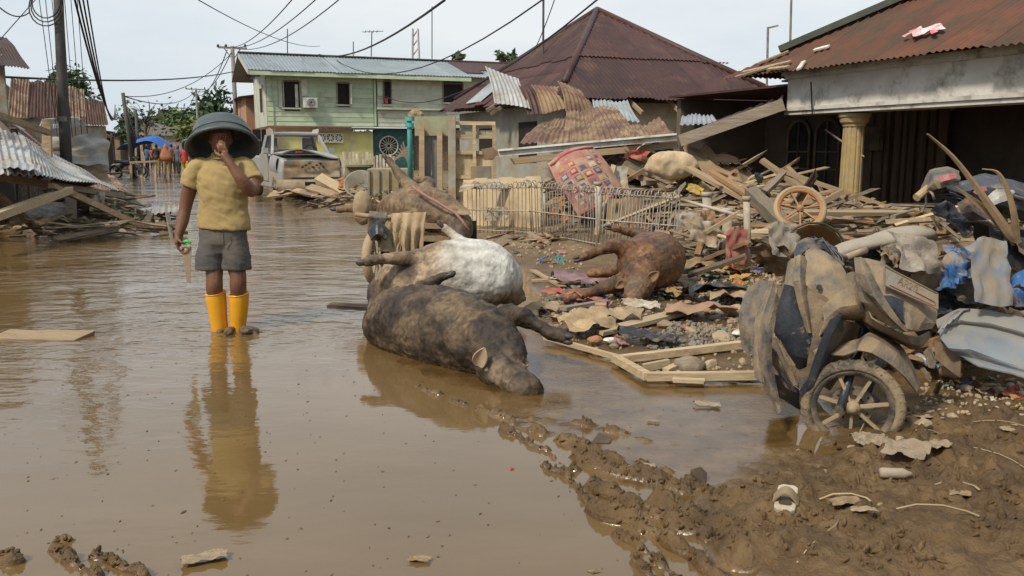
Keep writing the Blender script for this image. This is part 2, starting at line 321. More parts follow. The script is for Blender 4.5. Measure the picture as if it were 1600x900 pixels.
def water_material():
    m = bpy.data.materials.new('flood_water'); m.use_nodes = True; t = m.node_tree; N = t.nodes; L = t.links; b = N['Principled BSDF']
    g = N.new('ShaderNodeNewGeometry'); P_ = g.outputs['Position']
    def noise(s, sc3, d=4, r=.5, off=0):
        mp = N.new('ShaderNodeMapping'); mp.inputs['Scale'].default_value = sc3; mp.inputs['Rotation'].default_value = (0, 0, .25); mp.inputs['Location'].default_value = (off, off, 0); L.new(P_, mp.inputs[0])
        n = N.new('ShaderNodeTexNoise'); n.inputs['Scale'].default_value = s; n.inputs['Detail'].default_value = d; n.inputs['Roughness'].default_value = r; L.new(mp.outputs[0], n.inputs['Vector']); return n.outputs['Fac']
    def M_(op, a, c, cl=False):
        x = N.new('ShaderNodeMath'); x.operation = op; x.use_clamp = cl
        for s, v in ((x.inputs[0], a), (x.inputs[1], c)):
            if isinstance(v, (int, float)): s.default_value = v
            else: L.new(v, s)
        return x.outputs[0]
    def mr(x, a, c, p, q):
        r = N.new('ShaderNodeMapRange'); L.new(x, r.inputs['Value'])
        for k, v in zip(('From Min', 'From Max', 'To Min', 'To Max'), (a, c, p, q)): r.inputs[k].default_value = v
        return r.outputs[0]
    cr = N.new('ShaderNodeValToRGB'); L.new(noise(.9, (1, 1.6, 1), 5, .6), cr.inputs[0]); e = cr.color_ramp.elements
    e[0].position, e[0].color = .3, (.125, .076, .027, 1); e[1].position, e[1].color = .7, (.155, .098, .042, 1)
    L.new(cr.outputs[0], b.inputs['Base Color']); b.inputs['IOR'].default_value = 1.62
    L.new(mr(noise(6, (1, 1, 1), 6, .6, 3), .45, .8, .03, .10), b.inputs['Roughness'])
    sx = N.new('ShaderNodeSeparateXYZ'); L.new(P_, sx.inputs[0])
    calm = mr(noise(.5, (1, 1, 1), 3, .5, 9), .38, .62, .35, 1.4)           # calm and ruffled patches
    leftr = mr(sx.outputs['X'], -1.0, -2.6, .6, 2.4); nearf = mr(sx.outputs['Y'], 4.2, 7.5, .5, 2.4)
    amp = M_('MULTIPLY', M_('MULTIPLY', calm, leftr), nearf)
    w1 = M_('MULTIPLY', noise(3.0, (.9, 1.7, 1), 3, .5), .0062); w2 = M_('MULTIPLY', noise(12, (.9, 1.5, 1), 4, .55, 5), .0013)
    big = M_('MULTIPLY', M_('ADD', w1, w2), amp)
    d = N.new('ShaderNodeVectorMath'); d.operation = 'DISTANCE'; L.new(P_, d.inputs[0]); d.inputs[1].default_value = (MAN.x + .05, MAN.y, 0)
    dd = M_('ADD', d.outputs['Value'], M_('MULTIPLY', noise(4, (1, 1, 1), 2, .5, 7), .12)); ring = M_('MULTIPLY', M_('SINE', M_('MULTIPLY', dd, 42), 0), M_('MULTIPLY', mr(dd, .15, 1.25, .0016, 0), 1))
    bp = N.new('ShaderNodeBump'); bp.inputs['Strength'].default_value = 1; bp.inputs['Distance'].default_value = 1
    L.new(M_('ADD', big, ring), bp.inputs['Height']); L.new(bp.outputs[0], b.inputs['Normal']); return m
def water():
    f = lambda a, b: Vector((-300 + 600 * a, -20 + 620 * b, 0))
    return MB().grid(f, 6, 6)
tag(link('flood_water', mesh('flood_water', water(), water_material())), kind='structure')
# ------------------------------------------------------------------ corrugated iron
def corr(o, u, v, n, w, lo, hi, pitch=.1, amp=.012, rows=5, warp=None, und=None):
    """sheet in the plane (u across the waves, v along them); lo/hi: ends of each wave line, numbers or functions of the distance across"""
    k = max(4, int(w / pitch * 6)); mb = MB(); f0 = lo if callable(lo) else (lambda a: lo); f1 = hi if callable(hi) else (lambda a: hi); vs = []
    for i in range(k + 1):
        a = w * i / k; l0, l1 = f0(a), f1(a); l1 = max(l1, l0 + .01); z = amp * math.sin(2 * math.pi * a / pitch)
        for j in range(rows + 1):
            b = l0 + (l1 - l0) * j / rows; zz = z + (warp(a, b) if warp else 0)
            vs.append(o + u * a + v * b + n * zz)
    fs = [(i * (rows + 1) + j, (i + 1) * (rows + 1) + j, (i + 1) * (rows + 1) + j + 1, i * (rows + 1) + j + 1) for i in range(k) for j in range(rows)]
    return mb.add(vs, fs)
RUST = mat('rusty_roof_iron', (.07, .029, .024), (.04, .019, .018), sc=3, rough=.55, mud=.2, mudc=(.125, .072, .052), msc=1.4, bump=.1, rnd=.28, lo=.3, hi=.7, spec=.35)
RUST2 = mat('red_rust_iron', (.135, .05, .03), (.075, .042, .028), sc=1.8, rough=.7, mud=.36, mudc=(.07, .06, .038), msc=1.1, bump=.15, rnd=.2, spec=.25, st=(1, 1, 1))
RUST3 = mat('pale_rust_iron', (.17, .085, .06), (.09, .055, .045), sc=3, rough=.75, mud=.45, msc=2.2, rnd=.25, spec=.3)
ZINC = mat('zinc_iron', (.30, .33, .35), (.21, .235, .25), sc=1.6, rough=.5, mud=.22, mudc=(.22, .19, .16), msc=1.5, bump=.08, rnd=.12)
ZINC2 = mat('muddy_zinc_iron', (.40, .41, .42), (.28, .29, .29), sc=2.2, rough=.42, mud=.42, mudc=(.33, .27, .2), msc=2, bump=.1, rnd=.2)
BLUEZ = mat('bluish_roof_iron', (.245, .285, .31), (.19, .225, .25), sc=.8, rough=.55, mud=.12, mudc=(.2, .19, .18), msc=.7, bump=.05, rnd=.1)
WOOD = mat('muddy_wood', (.37, .275, .175), (.22, .155, .095), sc=2.4, rough=.85, mud=.38, msc=2.5, bump=.35, bsc=9, rnd=.3, st=(1, 9, 9))
WOODG = mat('grey_wood', (.27, .225, .175), (.15, .125, .10), sc=3, rough=.85, mud=.3, msc=2.5, bump=.35, bsc=10, rnd=.3, st=(1, 9, 9))
WOODD = mat('dark_wood', (.12, .085, .055), (.065, .048, .034), sc=3, rough=.85, mud=.28, msc=2.5, bump=.35, bsc=10, rnd=.3, st=(1, 9, 9))
WOODR = mat('reddish_wood', (.34, .195, .095), (.20, .11, .055), sc=3, rough=.8, mud=.35, msc=2.5, bump=.35, bsc=10, rnd=.25, st=(1, 9, 9))
WOODY = mat('pale_yellow_wood', (.50, .39, .245), (.36, .265, .155), sc=3, rough=.85, mud=.25, msc=2.5, bump=.3, bsc=10, rnd=.18, st=(1, 9, 9))
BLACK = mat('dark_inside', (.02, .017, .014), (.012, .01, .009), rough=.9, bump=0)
# ------------------------------------------------------------------ hip-roofed house with brown iron roof
def hip_house():
    t0, s0 = .9239 * 1.05 + .3827 * 19.7, -.3827 * 1.05 + .9239 * 19.7; w, l, ze, za = 6.5, 8.8, 2.55, 5.15
    T = thing('hip_roofed_house', ST(t0 + w / 2, s0 + l / 2), 'house with a steep brown rusty hipped iron roof behind the collapsed planks', 'house')
    CRM = mat('cream_plaster', (.52, .44, .30), (.40, .33, .22), sc=2, rough=.9, mud=.38, msc=1.2, rnd=.05)
    GRY = mat('grey_plaster', (.33, .33, .29), (.25, .245, .21), sc=2, rough=.9, mud=.25, msc=1.2, rnd=.05)
    m = MB(); a = ST(t0 + .55, s0 + .6, -.05); m.slab(a, DN * (w - 1.1), UP * 2.5, DS, .15); obj('front_wall', m, CRM, T)
    m = MB(); m.slab(ST(t0 + .54, s0 + .755, -.05), DS * (l - 1.2), UP * 2.5, DN, .15); obj('side_wall', m, GRY, T)
    m = MB(); m.slab(ST(t0 + w - .55, s0 + .755, -.05), DS * (l - 1.2), UP * 2.5, DN, -.15); obj('side_wall', m, CRM, T)
    m = MB(); m.slab(ST(t0 + .55, s0 + l - .6, -.05), DN * (w - 1.1), UP * 2.5, DS, .15); obj('back_wall', m, CRM, T)
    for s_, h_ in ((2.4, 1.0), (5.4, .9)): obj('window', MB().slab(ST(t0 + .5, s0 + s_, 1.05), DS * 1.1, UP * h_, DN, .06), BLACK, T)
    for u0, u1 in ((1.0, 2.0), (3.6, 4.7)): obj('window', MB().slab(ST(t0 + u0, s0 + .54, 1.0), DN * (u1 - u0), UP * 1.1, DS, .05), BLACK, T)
    # roof faces: front, left, right, back
    apx = Vector(ST(t0 + w / 2, s0 + l / 2, za))
    def face(o, u, inn, W_, rise_run, nm, seed):
        run = rise_run; v = (inn * run + UP * (za - ze)).normalized(); sl = math.hypot(run, za - ze); n = u.cross(v).normalized()
        if n.z < 0: n = -n
        hi = lambda a: sl * min(a, W_ - a) / (W_ / 2); rr = random.Random(seed); a = 0
        split = sl * .42
        while a < W_ - .05:
            ww = min(.84, W_ - a)
            lf = rr.uniform(-.18, .06); z0 = rr.uniform(0, .012); a0 = a
            top = (lambda x, a0=a0: min(split, hi(a0 + x)))
            obj('roof_sheet', corr(o + u * a + n * z0, u, v, n, ww + .03, lf, top, .115, .014, 4, lambda p, q, k=rr.uniform(-.05, .03): k * max(0, .5 - q)), RUST, T, smooth=True)
            if hi(a + ww) > split or hi(a) > split:
                top2 = (lambda x, a0=a0: max(split - .1, hi(a0 + x)))
                obj('roof_sheet', corr(o + u * a + n * (.03 + z0), u, v, n, ww + .03, split - .12 + rr.uniform(-.05, .05), top2, .115, .014, 4), RUST, T, smooth=True)
            a += .82
    A = ST(t0, s0, ze)
    face(A, DN, DS, w, l / 2, 'f', 1); face(ST(t0, s0 + l, ze), -DS, DN, l, w / 2, 'l', 2); face(ST(t0 + w, s0, ze), DS, -DN, l, w / 2, 'r', 3); face(ST(t0 + w, s0 + l, ze), -DN, -DS, w, l / 2, 'b', 4)
    for q in (ST(t0, s0, ze), ST(t0 + w, s0, ze), ST(t0, s0 + l, ze), ST(t0 + w, s0 + l, ze)):
        obj('hip_cap', MB().tube([q + (apx - q) * .12 + UP * .02, q + (apx - q) * .5 + UP * .025, apx + UP * .05], .085, 8), RUST, T, smooth=True)
    # loose bits at the broken eave: lifted sheets and rafters
    rr = random.Random(5)
    for i in range(9):
        k = rr.uniform(.3, w - .3); p = ST(t0 + k, s0 - .05, ze - .14)
        obj('rafter_end', MB().beam(p + DS * .9 + UP * .38, p - DS * rr.uniform(.05, .3) - UP * rr.uniform(.05, .3), .05, .09), WOOD, T)
    for i in range(6):
        k = rr.uniform(.3, 4); p = ST(t0 - .02, s0 + k, ze - .12)
        obj('rafter_end', MB().beam(p + DN * .8 + UP * .5, p - DN * rr.uniform(0, .25) - UP * rr.uniform(0, .25), .05, .09), WOODG, T)
    # torn sheets hanging from the near corner
    for k, (pt, ln, wd, ang, mt) in enumerate([((872, 176), .9, .75, .9, RUST3), ((845, 180), .8, .6, .5, RUST), ((905, 178), .8, .7, 1.1, RUST3), ((800, 168), 1.0, .8, .1, ZINC2)]):
        o = P(*pt, 19.5); u = Vector((math.cos(ang * .4), math.sin(ang * .4), -.12 * (k - 1))).normalized(); v = Vector((-.25, .55, .62 + .1 * k)).normalized(); n = u.cross(v).normalized()
        obj('torn_sheet', corr(o - u * wd / 2, u, v, n, wd, 0, ln, .1, .013, 5, lambda a, b: .12 * math.sin(b * 3 + a * 2)), mt, T, smooth=True)
    # pale replaced sheet on the left slope
    v = (DN * w / 2 + UP * (za - ze)).normalized(); n = v.cross(DS).normalized(); n = n if n.z > 0 else -n
    obj('new_sheet', corr(ST(t0, s0 + 6.4, ze) + n * .05, -DS, v, n, 1.3, .12, 1.15, .115, .014, 4), ZINC, T, smooth=True)
    m = MB(); m.tube([ST(t0 + 1.7, s0 + 4.6, 4.0), ST(t0 + 1.7, s0 + 4.6, 6.9)], .035, 6); obj('antenna_pole', m, mat('pole_metal', (.08, .08, .08), rough=.5, bump=0), T)
hip_house()
# ------------------------------------------------------------------ house with the concrete porch beam on the right
def right_house():
    te, ze = 9.1, 2.56; E = ST(te, -.3827 * 3.6 + .9239 * 15.0); s1 = E.dot(DS); s0 = s1 - 15; run = 5.0; za = ze + run * .56
    T = thing('porch_house', ST(12, s1 - 5), 'dark open porch house with rust red iron roof and mouldy concrete beam', 'house')
    v = (DN * run + UP * (za - ze)).normalized(); sl = math.hypot(run, za - ze); u = -DS; n = u.cross(v).normalized(); n = n if n.z > 0 else -n; o = ST(te, s1, ze); a = 0; rr = random.Random(9)
    while a < 14:
        for (l0, l1, z0) in ((-.08, 2.3, 0), (2.15, 4.2, .028), (4.05, sl, .056)):
            top = lambda x, a0=a, l1=l1, l0=l0: max(l0 + .01, min(l1, sl * (a0 + x) / run))
            if sl * (a + .9) / run > l0: obj('roof_sheet', corr(o + u * a + n * (z0 + rr.uniform(0, .008)), u, v, n, .87, l0 + rr.uniform(-.05, .03), top, .105, .013, 4), RUST2, T, smooth=True)
        a += .84
    v2 = (-DS * run + UP * (za - ze)).normalized(); n2 = v2.cross(DN).normalized(); n2 = n2 if n2.z > 0 else -n2; a = 0
    while a < 10:
        top = lambda x, a0=a: min(sl, sl * min(a0 + x, 10 - a0 - x) / run); obj('roof_sheet', corr(o + DN * a, DN, v2, n2, .87, 0, top, .105, .013, 3), RUST2, T, smooth=True); a += .84
    q = o; e = ST(te + run, s1 - run, za); GRN = mat('mossy_ridge', (.075, .085, .06), (.05, .055, .045), rough=.85, rnd=0)
    obj('hip_cap', MB().beam(q + (e - q) * .12 + UP * .07, e + UP * .07, .30, .10), GRN, T)
    obj('back_roof', MB().slab(ST(te + run, s1 - run, za), -DS * 12, DN * 5 - UP * 2.6, UP, .03), RUST2, T)
    # beam with mouldings
    CON = mat('mouldy_concrete', (.56, .54, .49), (.45, .43, .385), sc=3, rough=.9, mud=.27, mudc=(.19, .175, .14), msc=2.6, bump=.25, bsc=18, rnd=.0)
    tb = 9.42; sb = (P(1220, 160, 14.0)).dot(DS); L_ = 14; d = -DS
    obj('porch_beam', MB().slab(ST(tb, sb, 2.0), d * L_, UP * .44, DN, .42), CON, T)
    for z0, h, pr in ((1.885, .06, .03), (1.945, .055, .06), (2.44, .05, .05), (2.49, .06, .09)): obj('beam_moulding', MB().slab(ST(tb - pr, sb + pr * .6, z0), d * L_, UP * h, DN, .42 + pr), CON, T)
    obj('beam_return', MB().slab(ST(tb + .423, sb - .42, 2.0), DS * .41, UP * .43, DN, 3.5), CON, T)
    # porch floor, columns, walls
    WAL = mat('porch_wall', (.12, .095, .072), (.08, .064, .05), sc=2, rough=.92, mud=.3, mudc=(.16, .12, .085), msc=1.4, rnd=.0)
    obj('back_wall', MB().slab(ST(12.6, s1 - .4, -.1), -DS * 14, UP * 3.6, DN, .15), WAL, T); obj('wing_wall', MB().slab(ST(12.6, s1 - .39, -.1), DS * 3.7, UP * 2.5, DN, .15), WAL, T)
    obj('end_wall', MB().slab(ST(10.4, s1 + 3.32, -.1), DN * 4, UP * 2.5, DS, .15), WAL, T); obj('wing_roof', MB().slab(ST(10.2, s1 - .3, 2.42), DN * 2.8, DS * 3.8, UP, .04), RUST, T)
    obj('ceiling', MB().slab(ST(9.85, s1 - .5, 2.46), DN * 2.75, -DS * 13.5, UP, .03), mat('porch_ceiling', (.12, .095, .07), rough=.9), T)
    COLM = mat('yellow_column', (.42, .30, .115), (.33, .24, .11), sc=5, rough=.6, mud=.46, mudc=(.33, .26, .17), msc=3.5, rnd=0)
    for px, sh in ((1328, 0), (1790, 0)):
        b = onp(px, 300, ST(9.66, 0), DN); b.z = -.02; c = thing_part('column', b, T)
        prof = [[b + Vector((math.cos(k * math.pi / 24) * r * (1 - .07 * (k % 4 == 0)), math.sin(k * math.pi / 24) * r * (1 - .07 * (k % 4 == 0)), z)) for k in range(48)] for z, r in ((.18, .165), (.9, .16), (1.72, .15))]
        obj('shaft', MB().loft(prof), COLM, c)
        obj('plinth', MB().lathe([(.0, 0), (.24, 0), (.24, .09), (.21, .11), (.2, .17), (.17, .19), (0, .19)], 24, Matrix.Translation(b)), COLM, c)
        obj('capital', MB().lathe([(0, 1.70), (.165, 1.70), (.17, 1.73), (.2, 1.76), (.21, 1.82), (.23, 1.84), (.23, 1.89), (0, 1.89)], 24, Matrix.Translation(b)), COLM, c)
    # arched double window on the back wall, plank partition
    FR = mat('window_frame', (.17, .12, .08), (.11, .08, .055), rough=.8, mud=.2); GL = mat('dark_glass', (.035, .04, .042), rough=.12, bump=0, rnd=0)
    wp = ST(12.58, 0); c = onp(1268, 300, ST(12.58, 0), DN); sc_ = c.dot(DS)
    for i in (0, 1):
        w_ = thing_part('window', ST(12.58, sc_ + (.1 if i else -.1) * 1 + (.38 if i else -.38), .55), T); cs = sc_ + (.42 if i else -.42)
        pts = [ST(12.56, cs - .33, .6), ST(12.56, cs + .33, .6)] + [ST(12.56, cs + .33 * math.cos(k * math.pi / 8), 1.62 + .33 * math.sin(k * math.pi / 8)) for k in range(9)]
        obj('pane', MB().poly(pts, DN, .03), GL, w_)
        obj('frame', MB().tube([p - DN * .02 for p in pts], .035, 6, close=True), FR, w_)
        for z in (.95, 1.3): obj('glazing_bar', MB().beam(ST(12.53, cs - .33, z), ST(12.53, cs + .33, z), .03, .03), FR, w_)
        obj('glazing_bar', MB().beam(ST(12.525, cs, .6), ST(12.525, cs, 1.9), .03, .03), FR, w_)
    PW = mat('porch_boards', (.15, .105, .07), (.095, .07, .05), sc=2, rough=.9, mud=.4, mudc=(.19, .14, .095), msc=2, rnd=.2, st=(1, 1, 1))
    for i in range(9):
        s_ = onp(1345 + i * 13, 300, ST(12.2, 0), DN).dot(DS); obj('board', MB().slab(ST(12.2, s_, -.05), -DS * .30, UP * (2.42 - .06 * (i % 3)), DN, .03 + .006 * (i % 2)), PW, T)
    obj('gas_meter_box', MB().slab(onp(1345, 235, ST(12.1, 0), DN), -DS * .42, UP * .42, DN, .12), mat('grey_box', (.17, .14, .11), rough=.8, mud=.4), T)
    obj('conduit', MB().tube([onp(1290, 203, ST(9.7, 0), DN), onp(1350, 245, ST(9.7, 0), DN)], .014, 6), WOODG, T)
    obj('rope', MB().tube([onp(1267, 128, ST(9.3, 0), DN), onp(1269, 178, ST(9.3, 0), DN)], .012, 5), BLACK, T)
    # loose things on the roof: laths, a red and white rag
    WH = mat('whitish_lath', (.6, .57, .5), (.45, .42, .36), rough=.8, mud=.2)
    for a, b_ in (((1272, 78), (1295, 72)), ((1248, 108), (1256, 96)), ((1160, 113), (1235, 96)), ((1150, 120), (1212, 102)), ((1200, 108), (1232, 104)), ((1185, 99), (1232, 80))):
        p, q = onp(*a, o + n * .05, n), onp(*b_, o + n * .05, n); tag(obj('loose_lath', MB().beam(p, q, .07, .025, n), WH if a[0] > 1240 else WOOD), 'pale loose lath washed onto the rust red porch roof', 'lath', 'laths on the porch roof')
    p = onp(1446, 53, o + n * .04, n); f = lambda a, b: p + u * ((a - .5) * .5 * (1 + .3 * math.sin(b * 9))) + v * ((b - .5) * .2 + .06 * math.sin(a * 11)) + n * (.02 + .05 * float(vn(a * 5, b * 4, 0, 3)))
    mods(obj('rag', MB().grid(f, 10, 6), mat('pink_white_rag', (.75, .68, .66), (.55, .12, .14), sc=9, rough=.9), None, 'small pink and white rag lying on the rust red roof', 'rag', smooth=True), solid=.006)
    tv = onp(1205, 60, ST(13, s1), DS); 
def thing_part(name, loc, parent):
    o = link(name, None, parent, Vector(loc) - ORG[parent.name]); ORG[o.name] = Vector(loc); o.empty_display_size = .1; return o
right_house()
# ------------------------------------------------------------------ two-storey green timber house
def green_house():
    K = Vector((-11.67, 42, 0)); T = thing('green_timber_house', K + DN * 4.5 + DS * 2.5, 'two-storey pale green plank house with bluish iron roof and yellow ground floor', 'house')
    GB = mat('green_boards', (.45, .54, .39), (.36, .42, .30), sc=1.6, rough=.85, mud=.20, mudc=(.33, .30, .21), msc=.9, rnd=.11, bump=.1); GB2 = mat('pale_boards', (.5, .53, .44), (.40, .42, .33), sc=1.6, rough=.85, mud=.25, mudc=(.36, .31, .23), msc=.9, rnd=.1, bump=.1)
    YEL = mat('yellow_plaster', (.62, .57, .22), (.47, .52, .14), sc=.55, rough=.9, mud=.34, mudc=(.55, .49, .30), msc=.8, rnd=0, lo=.42, hi=.58)
    TEAL = mat('teal_wall', (.035, .11, .11), (.025, .07, .075), rough=.85, mud=.15, rnd=0); FRM = mat('frame_paint', (.24, .17, .11), (.15, .11, .08), rough=.8); PALE = mat('pale_paint', (.55, .55, .47), (.42, .42, .35), rough=.85, mud=.2)
    def fz(px, py, off=0): p = onp(px, py, K - DS * off, DS); return (p - K).dot(DN), p.z
    def rect(nm, x0, y0, x1, y1, mt, off=.02, th=.05, par=T, gd=0):
        (u0, z1), (u1, z0) = fz(x0, y0), fz(x1, y1); return obj(nm, MB().slab(K + DN * u0 + UP * z0 - DS * off, DN * (u1 - u0), UP * (z1 - z0), DS, -th), mt, par)
    uR = fz(690, 150)[0]; z1 = fz(425, 197)[1]; ztop = 5.05
    # structural shell
    obj('wall', MB().slab(K + UP * z1, DN * (uR + 4), UP * (ztop - z1), DS, .15), mat('shell', (.1, .1, .08), rough=.9), T); obj('wall', MB().slab(K + DS * .155 + UP * z1, DS * 5.2, UP * (ztop - z1), DN, .12), GB2, T)
    # boards in courses, split at the corner post px 585
    wins = [(443, 467, 128, 168), (527, 545, 131, 163), (600, 610, 128, 163), (693, 722, 132, 160)]
    wr = [(*[fz(a, c)[0] for a, c in ((x0, y0), (x1, y0))], fz(x0, y1)[1], fz(x0, y0)[1]) for x0, x1, y0, y1 in wins]
    for (ua, ub, mt) in ((0, fz(583, 150)[0], GB), (fz(589, 150)[0], uR + 4, GB2)):
        z = z1; i = 0
        while z < ztop - .02:
            h = min(.235, ztop - z); segs = [(ua, ub)]
            for (w0, w1, zl, zh) in wr:
                if z + h > zl + .05 and z < zh - .05: segs = [s for a, b in segs for s in (((a, min(b, w0)), (max(a, w1), b)) if a < w1 and b > w0 else ((a, b),)) if s[1] - s[0] > .05]
            for a, b in segs:
                cut = a + (b - a) * random.uniform(.35, .65)
                for p, q in (((a, cut), (cut + .006, b)) if b - a > 4 else ((a, b),)):
                    n_ = -DS; c = K + DN * p + UP * z; mb = MB(); e = .028 + random.uniform(0, .008)
                    L_ = DN * (q - p); mb.add([c + n_ * e, c + L_ + n_ * e, c + L_ + UP * (h + .01) + n_ * .012, c + UP * (h + .01) + n_ * .012, c, c + L_, c + L_ + UP * h, c + UP * h], [(0, 1, 2, 3), (4, 7, 6, 5), (0, 4, 5, 1), (3, 2, 6, 7), (0, 3, 7, 4), (1, 5, 6, 2)]); obj('wall_board', mb, mt, T)
            z += .235
    for x0, x1, y0, y1 in wins:
        w_ = thing_part('window', K + DN * fz(x0, y1)[0] + UP * fz(x0, y1)[1], T); rect('opening', x0, y0, x1, y1, BLACK, .006, .012, w_)
        for b in ((x0 - 2, y0 - 2, x0, y1), (x1, y0 - 2, x1 + 2, y1), (x0, y0 - 3, x1, y0)): rect('frame', *b, FRM, .0, .07, w_)
        rect('sill', x0 - 3, y1, x1 + 3, y1 + 3, PALE, 0, .12, w_)
    rect('open_shutter', 434, 126, 441, 168, PALE, .04, .05); rect('open_shutter', 460, 132, 466, 168, PALE, .06, .05); rect('open_shutter', 470, 124, 480, 150, PALE, .04, .05); rect('open_shutter', 545, 132, 548, 163, PALE, .02, .3)
    for b in ((424, 120, 428, 197), (583, 124, 588, 197), (589, 128, 597, 150)): rect('corner_board', *b, GB, .03, .05)
    rect('floor_beam', 420, 196, 692, 200, WOODG, .03, .12); rect('ledge', 485, 199, 583, 203, WOODD, 0.02, .28)
    rect('balcony_board', 588, 168, 692, 173, GB2, .03, .2); rect('red_bucket_on_sill', 600, 154, 605, 162, mat('red_plastic', (.55, .06, .07), rough=.5), .02, .15)
    ac = thing_part('air_conditioner', K + DN * fz(472, 169)[0] + UP * fz(472, 169)[1], T); ACW = mat('ac_white', (.72, .72, .68), rough=.5, mud=.1); rect('casing', 472, 153, 494, 169, ACW, .04, .38, ac)
    (u, z) = fz(484, 161); c = K + DN * u + UP * z - DS * .43; Mx = Matrix.Translation(c) @ DS.to_track_quat('Z', 'Y').to_matrix().to_4x4()
    obj('fan_grille', MB().lathe([(0, 0), (.2, 0), (.21, -.02), (0, -.02)], 20, Mx), mat('ac_dark', (.07, .07, .07), rough=.6), ac)
    for r in (.08, .14, .2): obj('grille_ring', MB().tube([c - DS * .03 + DN * r * math.cos(k * .524) + UP * r * math.sin(k * .524) for k in range(12)], .012, 5, close=True), ACW, ac)
    # ground floor
    rect('yellow_wall', 428, 204, 585, 262, YEL, -.15, -.12); rect('teal_wall', 585, 200, 650, 275, TEAL, -.3, -.1)
    rect('added_dark_wall', 650, 196, 760, 285, WOODD, -.4, -.1); rect('painted_shade_sheet', 400, 201, 427, 272, BLACK, -1.5, -.1); rect('cream_wall', 428, 262, 585, 285, mat('low_wall', (.55, .47, .33), rough=.9, mud=.4), -.1, -.12)  # black sheet paints shade behind the open posts; dark wall added over sky gap
    for x0 in (407, 420, 428): rect('post', x0, 198, x0 + 4, 285, WOODG, .02, .2)
    # three pierced ventilation blocks
    for i in range(3):
        x0 = 497 + i * 13; b = thing_part('vent_block', K + DN * fz(x0, 222)[0] + UP * fz(x0, 222)[1], T); rect('void', x0, 209, x0 + 12.4, 222, BLACK, .0, .03, b)
        (u0, zt), (u1, zb) = fz(x0, 209), fz(x0 + 12.4, 222); w, h = u1 - u0, zt - zb; o_ = K - DS * .055; WHT = mat('block_white', (.7, .68, .58), rough=.85)
        q = lambda a, c_: o_ + DN * (u0 + w * a) + UP * (zb + h * c_)
        for a, c_ in (((0, 0), (1, 1)), ((0, 1), (1, 0)), ((0, .5), (1, .5)), ((.5, 0), (.5, 1))): obj('rib', MB().beam(q(*a), q(*c_), .04, .05, DS), WHT, b)
        for a, c_ in (((0, 0), (1, 0)), ((0, 1), (1, 1)), ((0, 0), (0, 1)), ((1, 0), (1, 1))): obj('edge', MB().beam(q(*a), q(*c_), .05, .05, DS), WHT, b)
        obj('boss', MB().lathe([(0, -.03), (.08, -.03), (.08, .03), (0, .03)], 10, Matrix.Translation(q(.5, .5)) @ DS.to_track_quat('Z', 'Y').to_matrix().to_4x4()), WHT, b)
    # spoked fan window in the teal wall
    (u, z) = fz(607, 228, -.3); c = K + DS * .25 + DN * u + UP * z; fw = thing_part('fan_window', c, T); r0 = .48; WHT = _mats['pale_paint']
    obj('rim', MB().tube([c + DN * r0 * math.cos(k * math.pi / 14) + UP * r0 * math.sin(k * math.pi / 14) for k in range(28)], .035, 6, close=True), WHT, fw); obj('void', MB().lathe([(0, -.02), (r0, -.02), (r0, .01), (0, .01)], 24, Matrix.Translation(c + DS * .04) @ DS.to_track_quat('Z', 'Y').to_matrix().to_4x4()), BLACK, fw)
    for k in range(16): a = k * math.pi / 8; obj('spoke', MB().beam(c + (DN * math.cos(a) + UP * math.sin(a)) * .08, c + (DN * math.cos(a) + UP * math.sin(a)) * r0, .025, .025, DS), WHT, fw)
    # roofs
    rid = P(410, 87, 46).z; ev = 5.0; run = 4.2; v = (DS * run + UP * (rid - ev)).normalized(); sl = math.hypot(run, rid - ev); n = DN.cross(v).normalized(); n = n if n.z > 0 else -n; o = K - DN * .9 - DS * .75 + UP * ev; a = 0; W_ = fz(700, 100)[0] + 1.9
    while a < W_: obj('roof_sheet', corr(o + DN * a + n * random.uniform(0, .01), DN, v, n, 1.03, random.uniform(-.04, .02), sl, .16, .014, 3), BLUEZ, T, smooth=True); a += 1.0
    o2 = o + DN * W_; a = 0
    while a < 5: obj('roof_sheet', corr(o2 + DN * a + n * .05, DN, v, n, 1.03, sl * (.40 if a > .5 else .2), sl, .16, .014, 3), RUST, T, smooth=True); obj('roof_sheet', corr(o2 + DN * a, DN, v, n, 1.03, 0, sl * .42, .16, .014, 3), BLUEZ, T, smooth=True); a += 1.0
    ob = o + DS * 2 * run; vb = (-DS * run + UP * (rid - ev)).normalized(); nb = n - n.project(DS) * 2 if False else Vector((0, 0, 1)); obj('back_roof', MB().slab(ob, DN * (W_ + 5), -DS * run + UP * (rid - ev), UP, .02), BLUEZ, T)
    obj('ridge_cap', MB().beam(o + v * sl + UP * .06, o + v * sl + DN * (W_ + 5) + UP * .06, .35, .05), mat('ridge_dark', (.12, .10, .09), rough=.8), T)
    obj('eave_board', MB().slab(o - UP * .22 - DS * -.02, DN * W_, UP * .17, DS, .05), GB, T); obj('gable_board', MB().slab(o - UP * .2 - DN * .0, DS * run + UP * (rid - ev), UP * .17, DN, .05), PALE, T)
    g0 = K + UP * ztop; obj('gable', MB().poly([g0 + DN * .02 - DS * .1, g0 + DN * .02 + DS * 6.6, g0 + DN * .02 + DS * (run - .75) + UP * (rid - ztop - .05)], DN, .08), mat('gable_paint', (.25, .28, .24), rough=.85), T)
    obj('soffit', MB().slab(o + UP * -.03 + DS * .06, DN * W_, DS * .7, UP, .015), PALE, T)
    # side window, carved brackets, aerials
    s = thing_part('side_window', K + DS * 1.2 + UP * 3, T); obj('opening', MB().slab(K + DS * 1.3 + UP * 3.2 - DN * .02, DS * 1.3, UP * 1.15, DN, .04), BLACK, s); obj('frame', MB().slab(K + DS * 1.2 + UP * 3.1 - DN * .05, DS * .08, UP * 1.35, DN, .06), PALE, s)
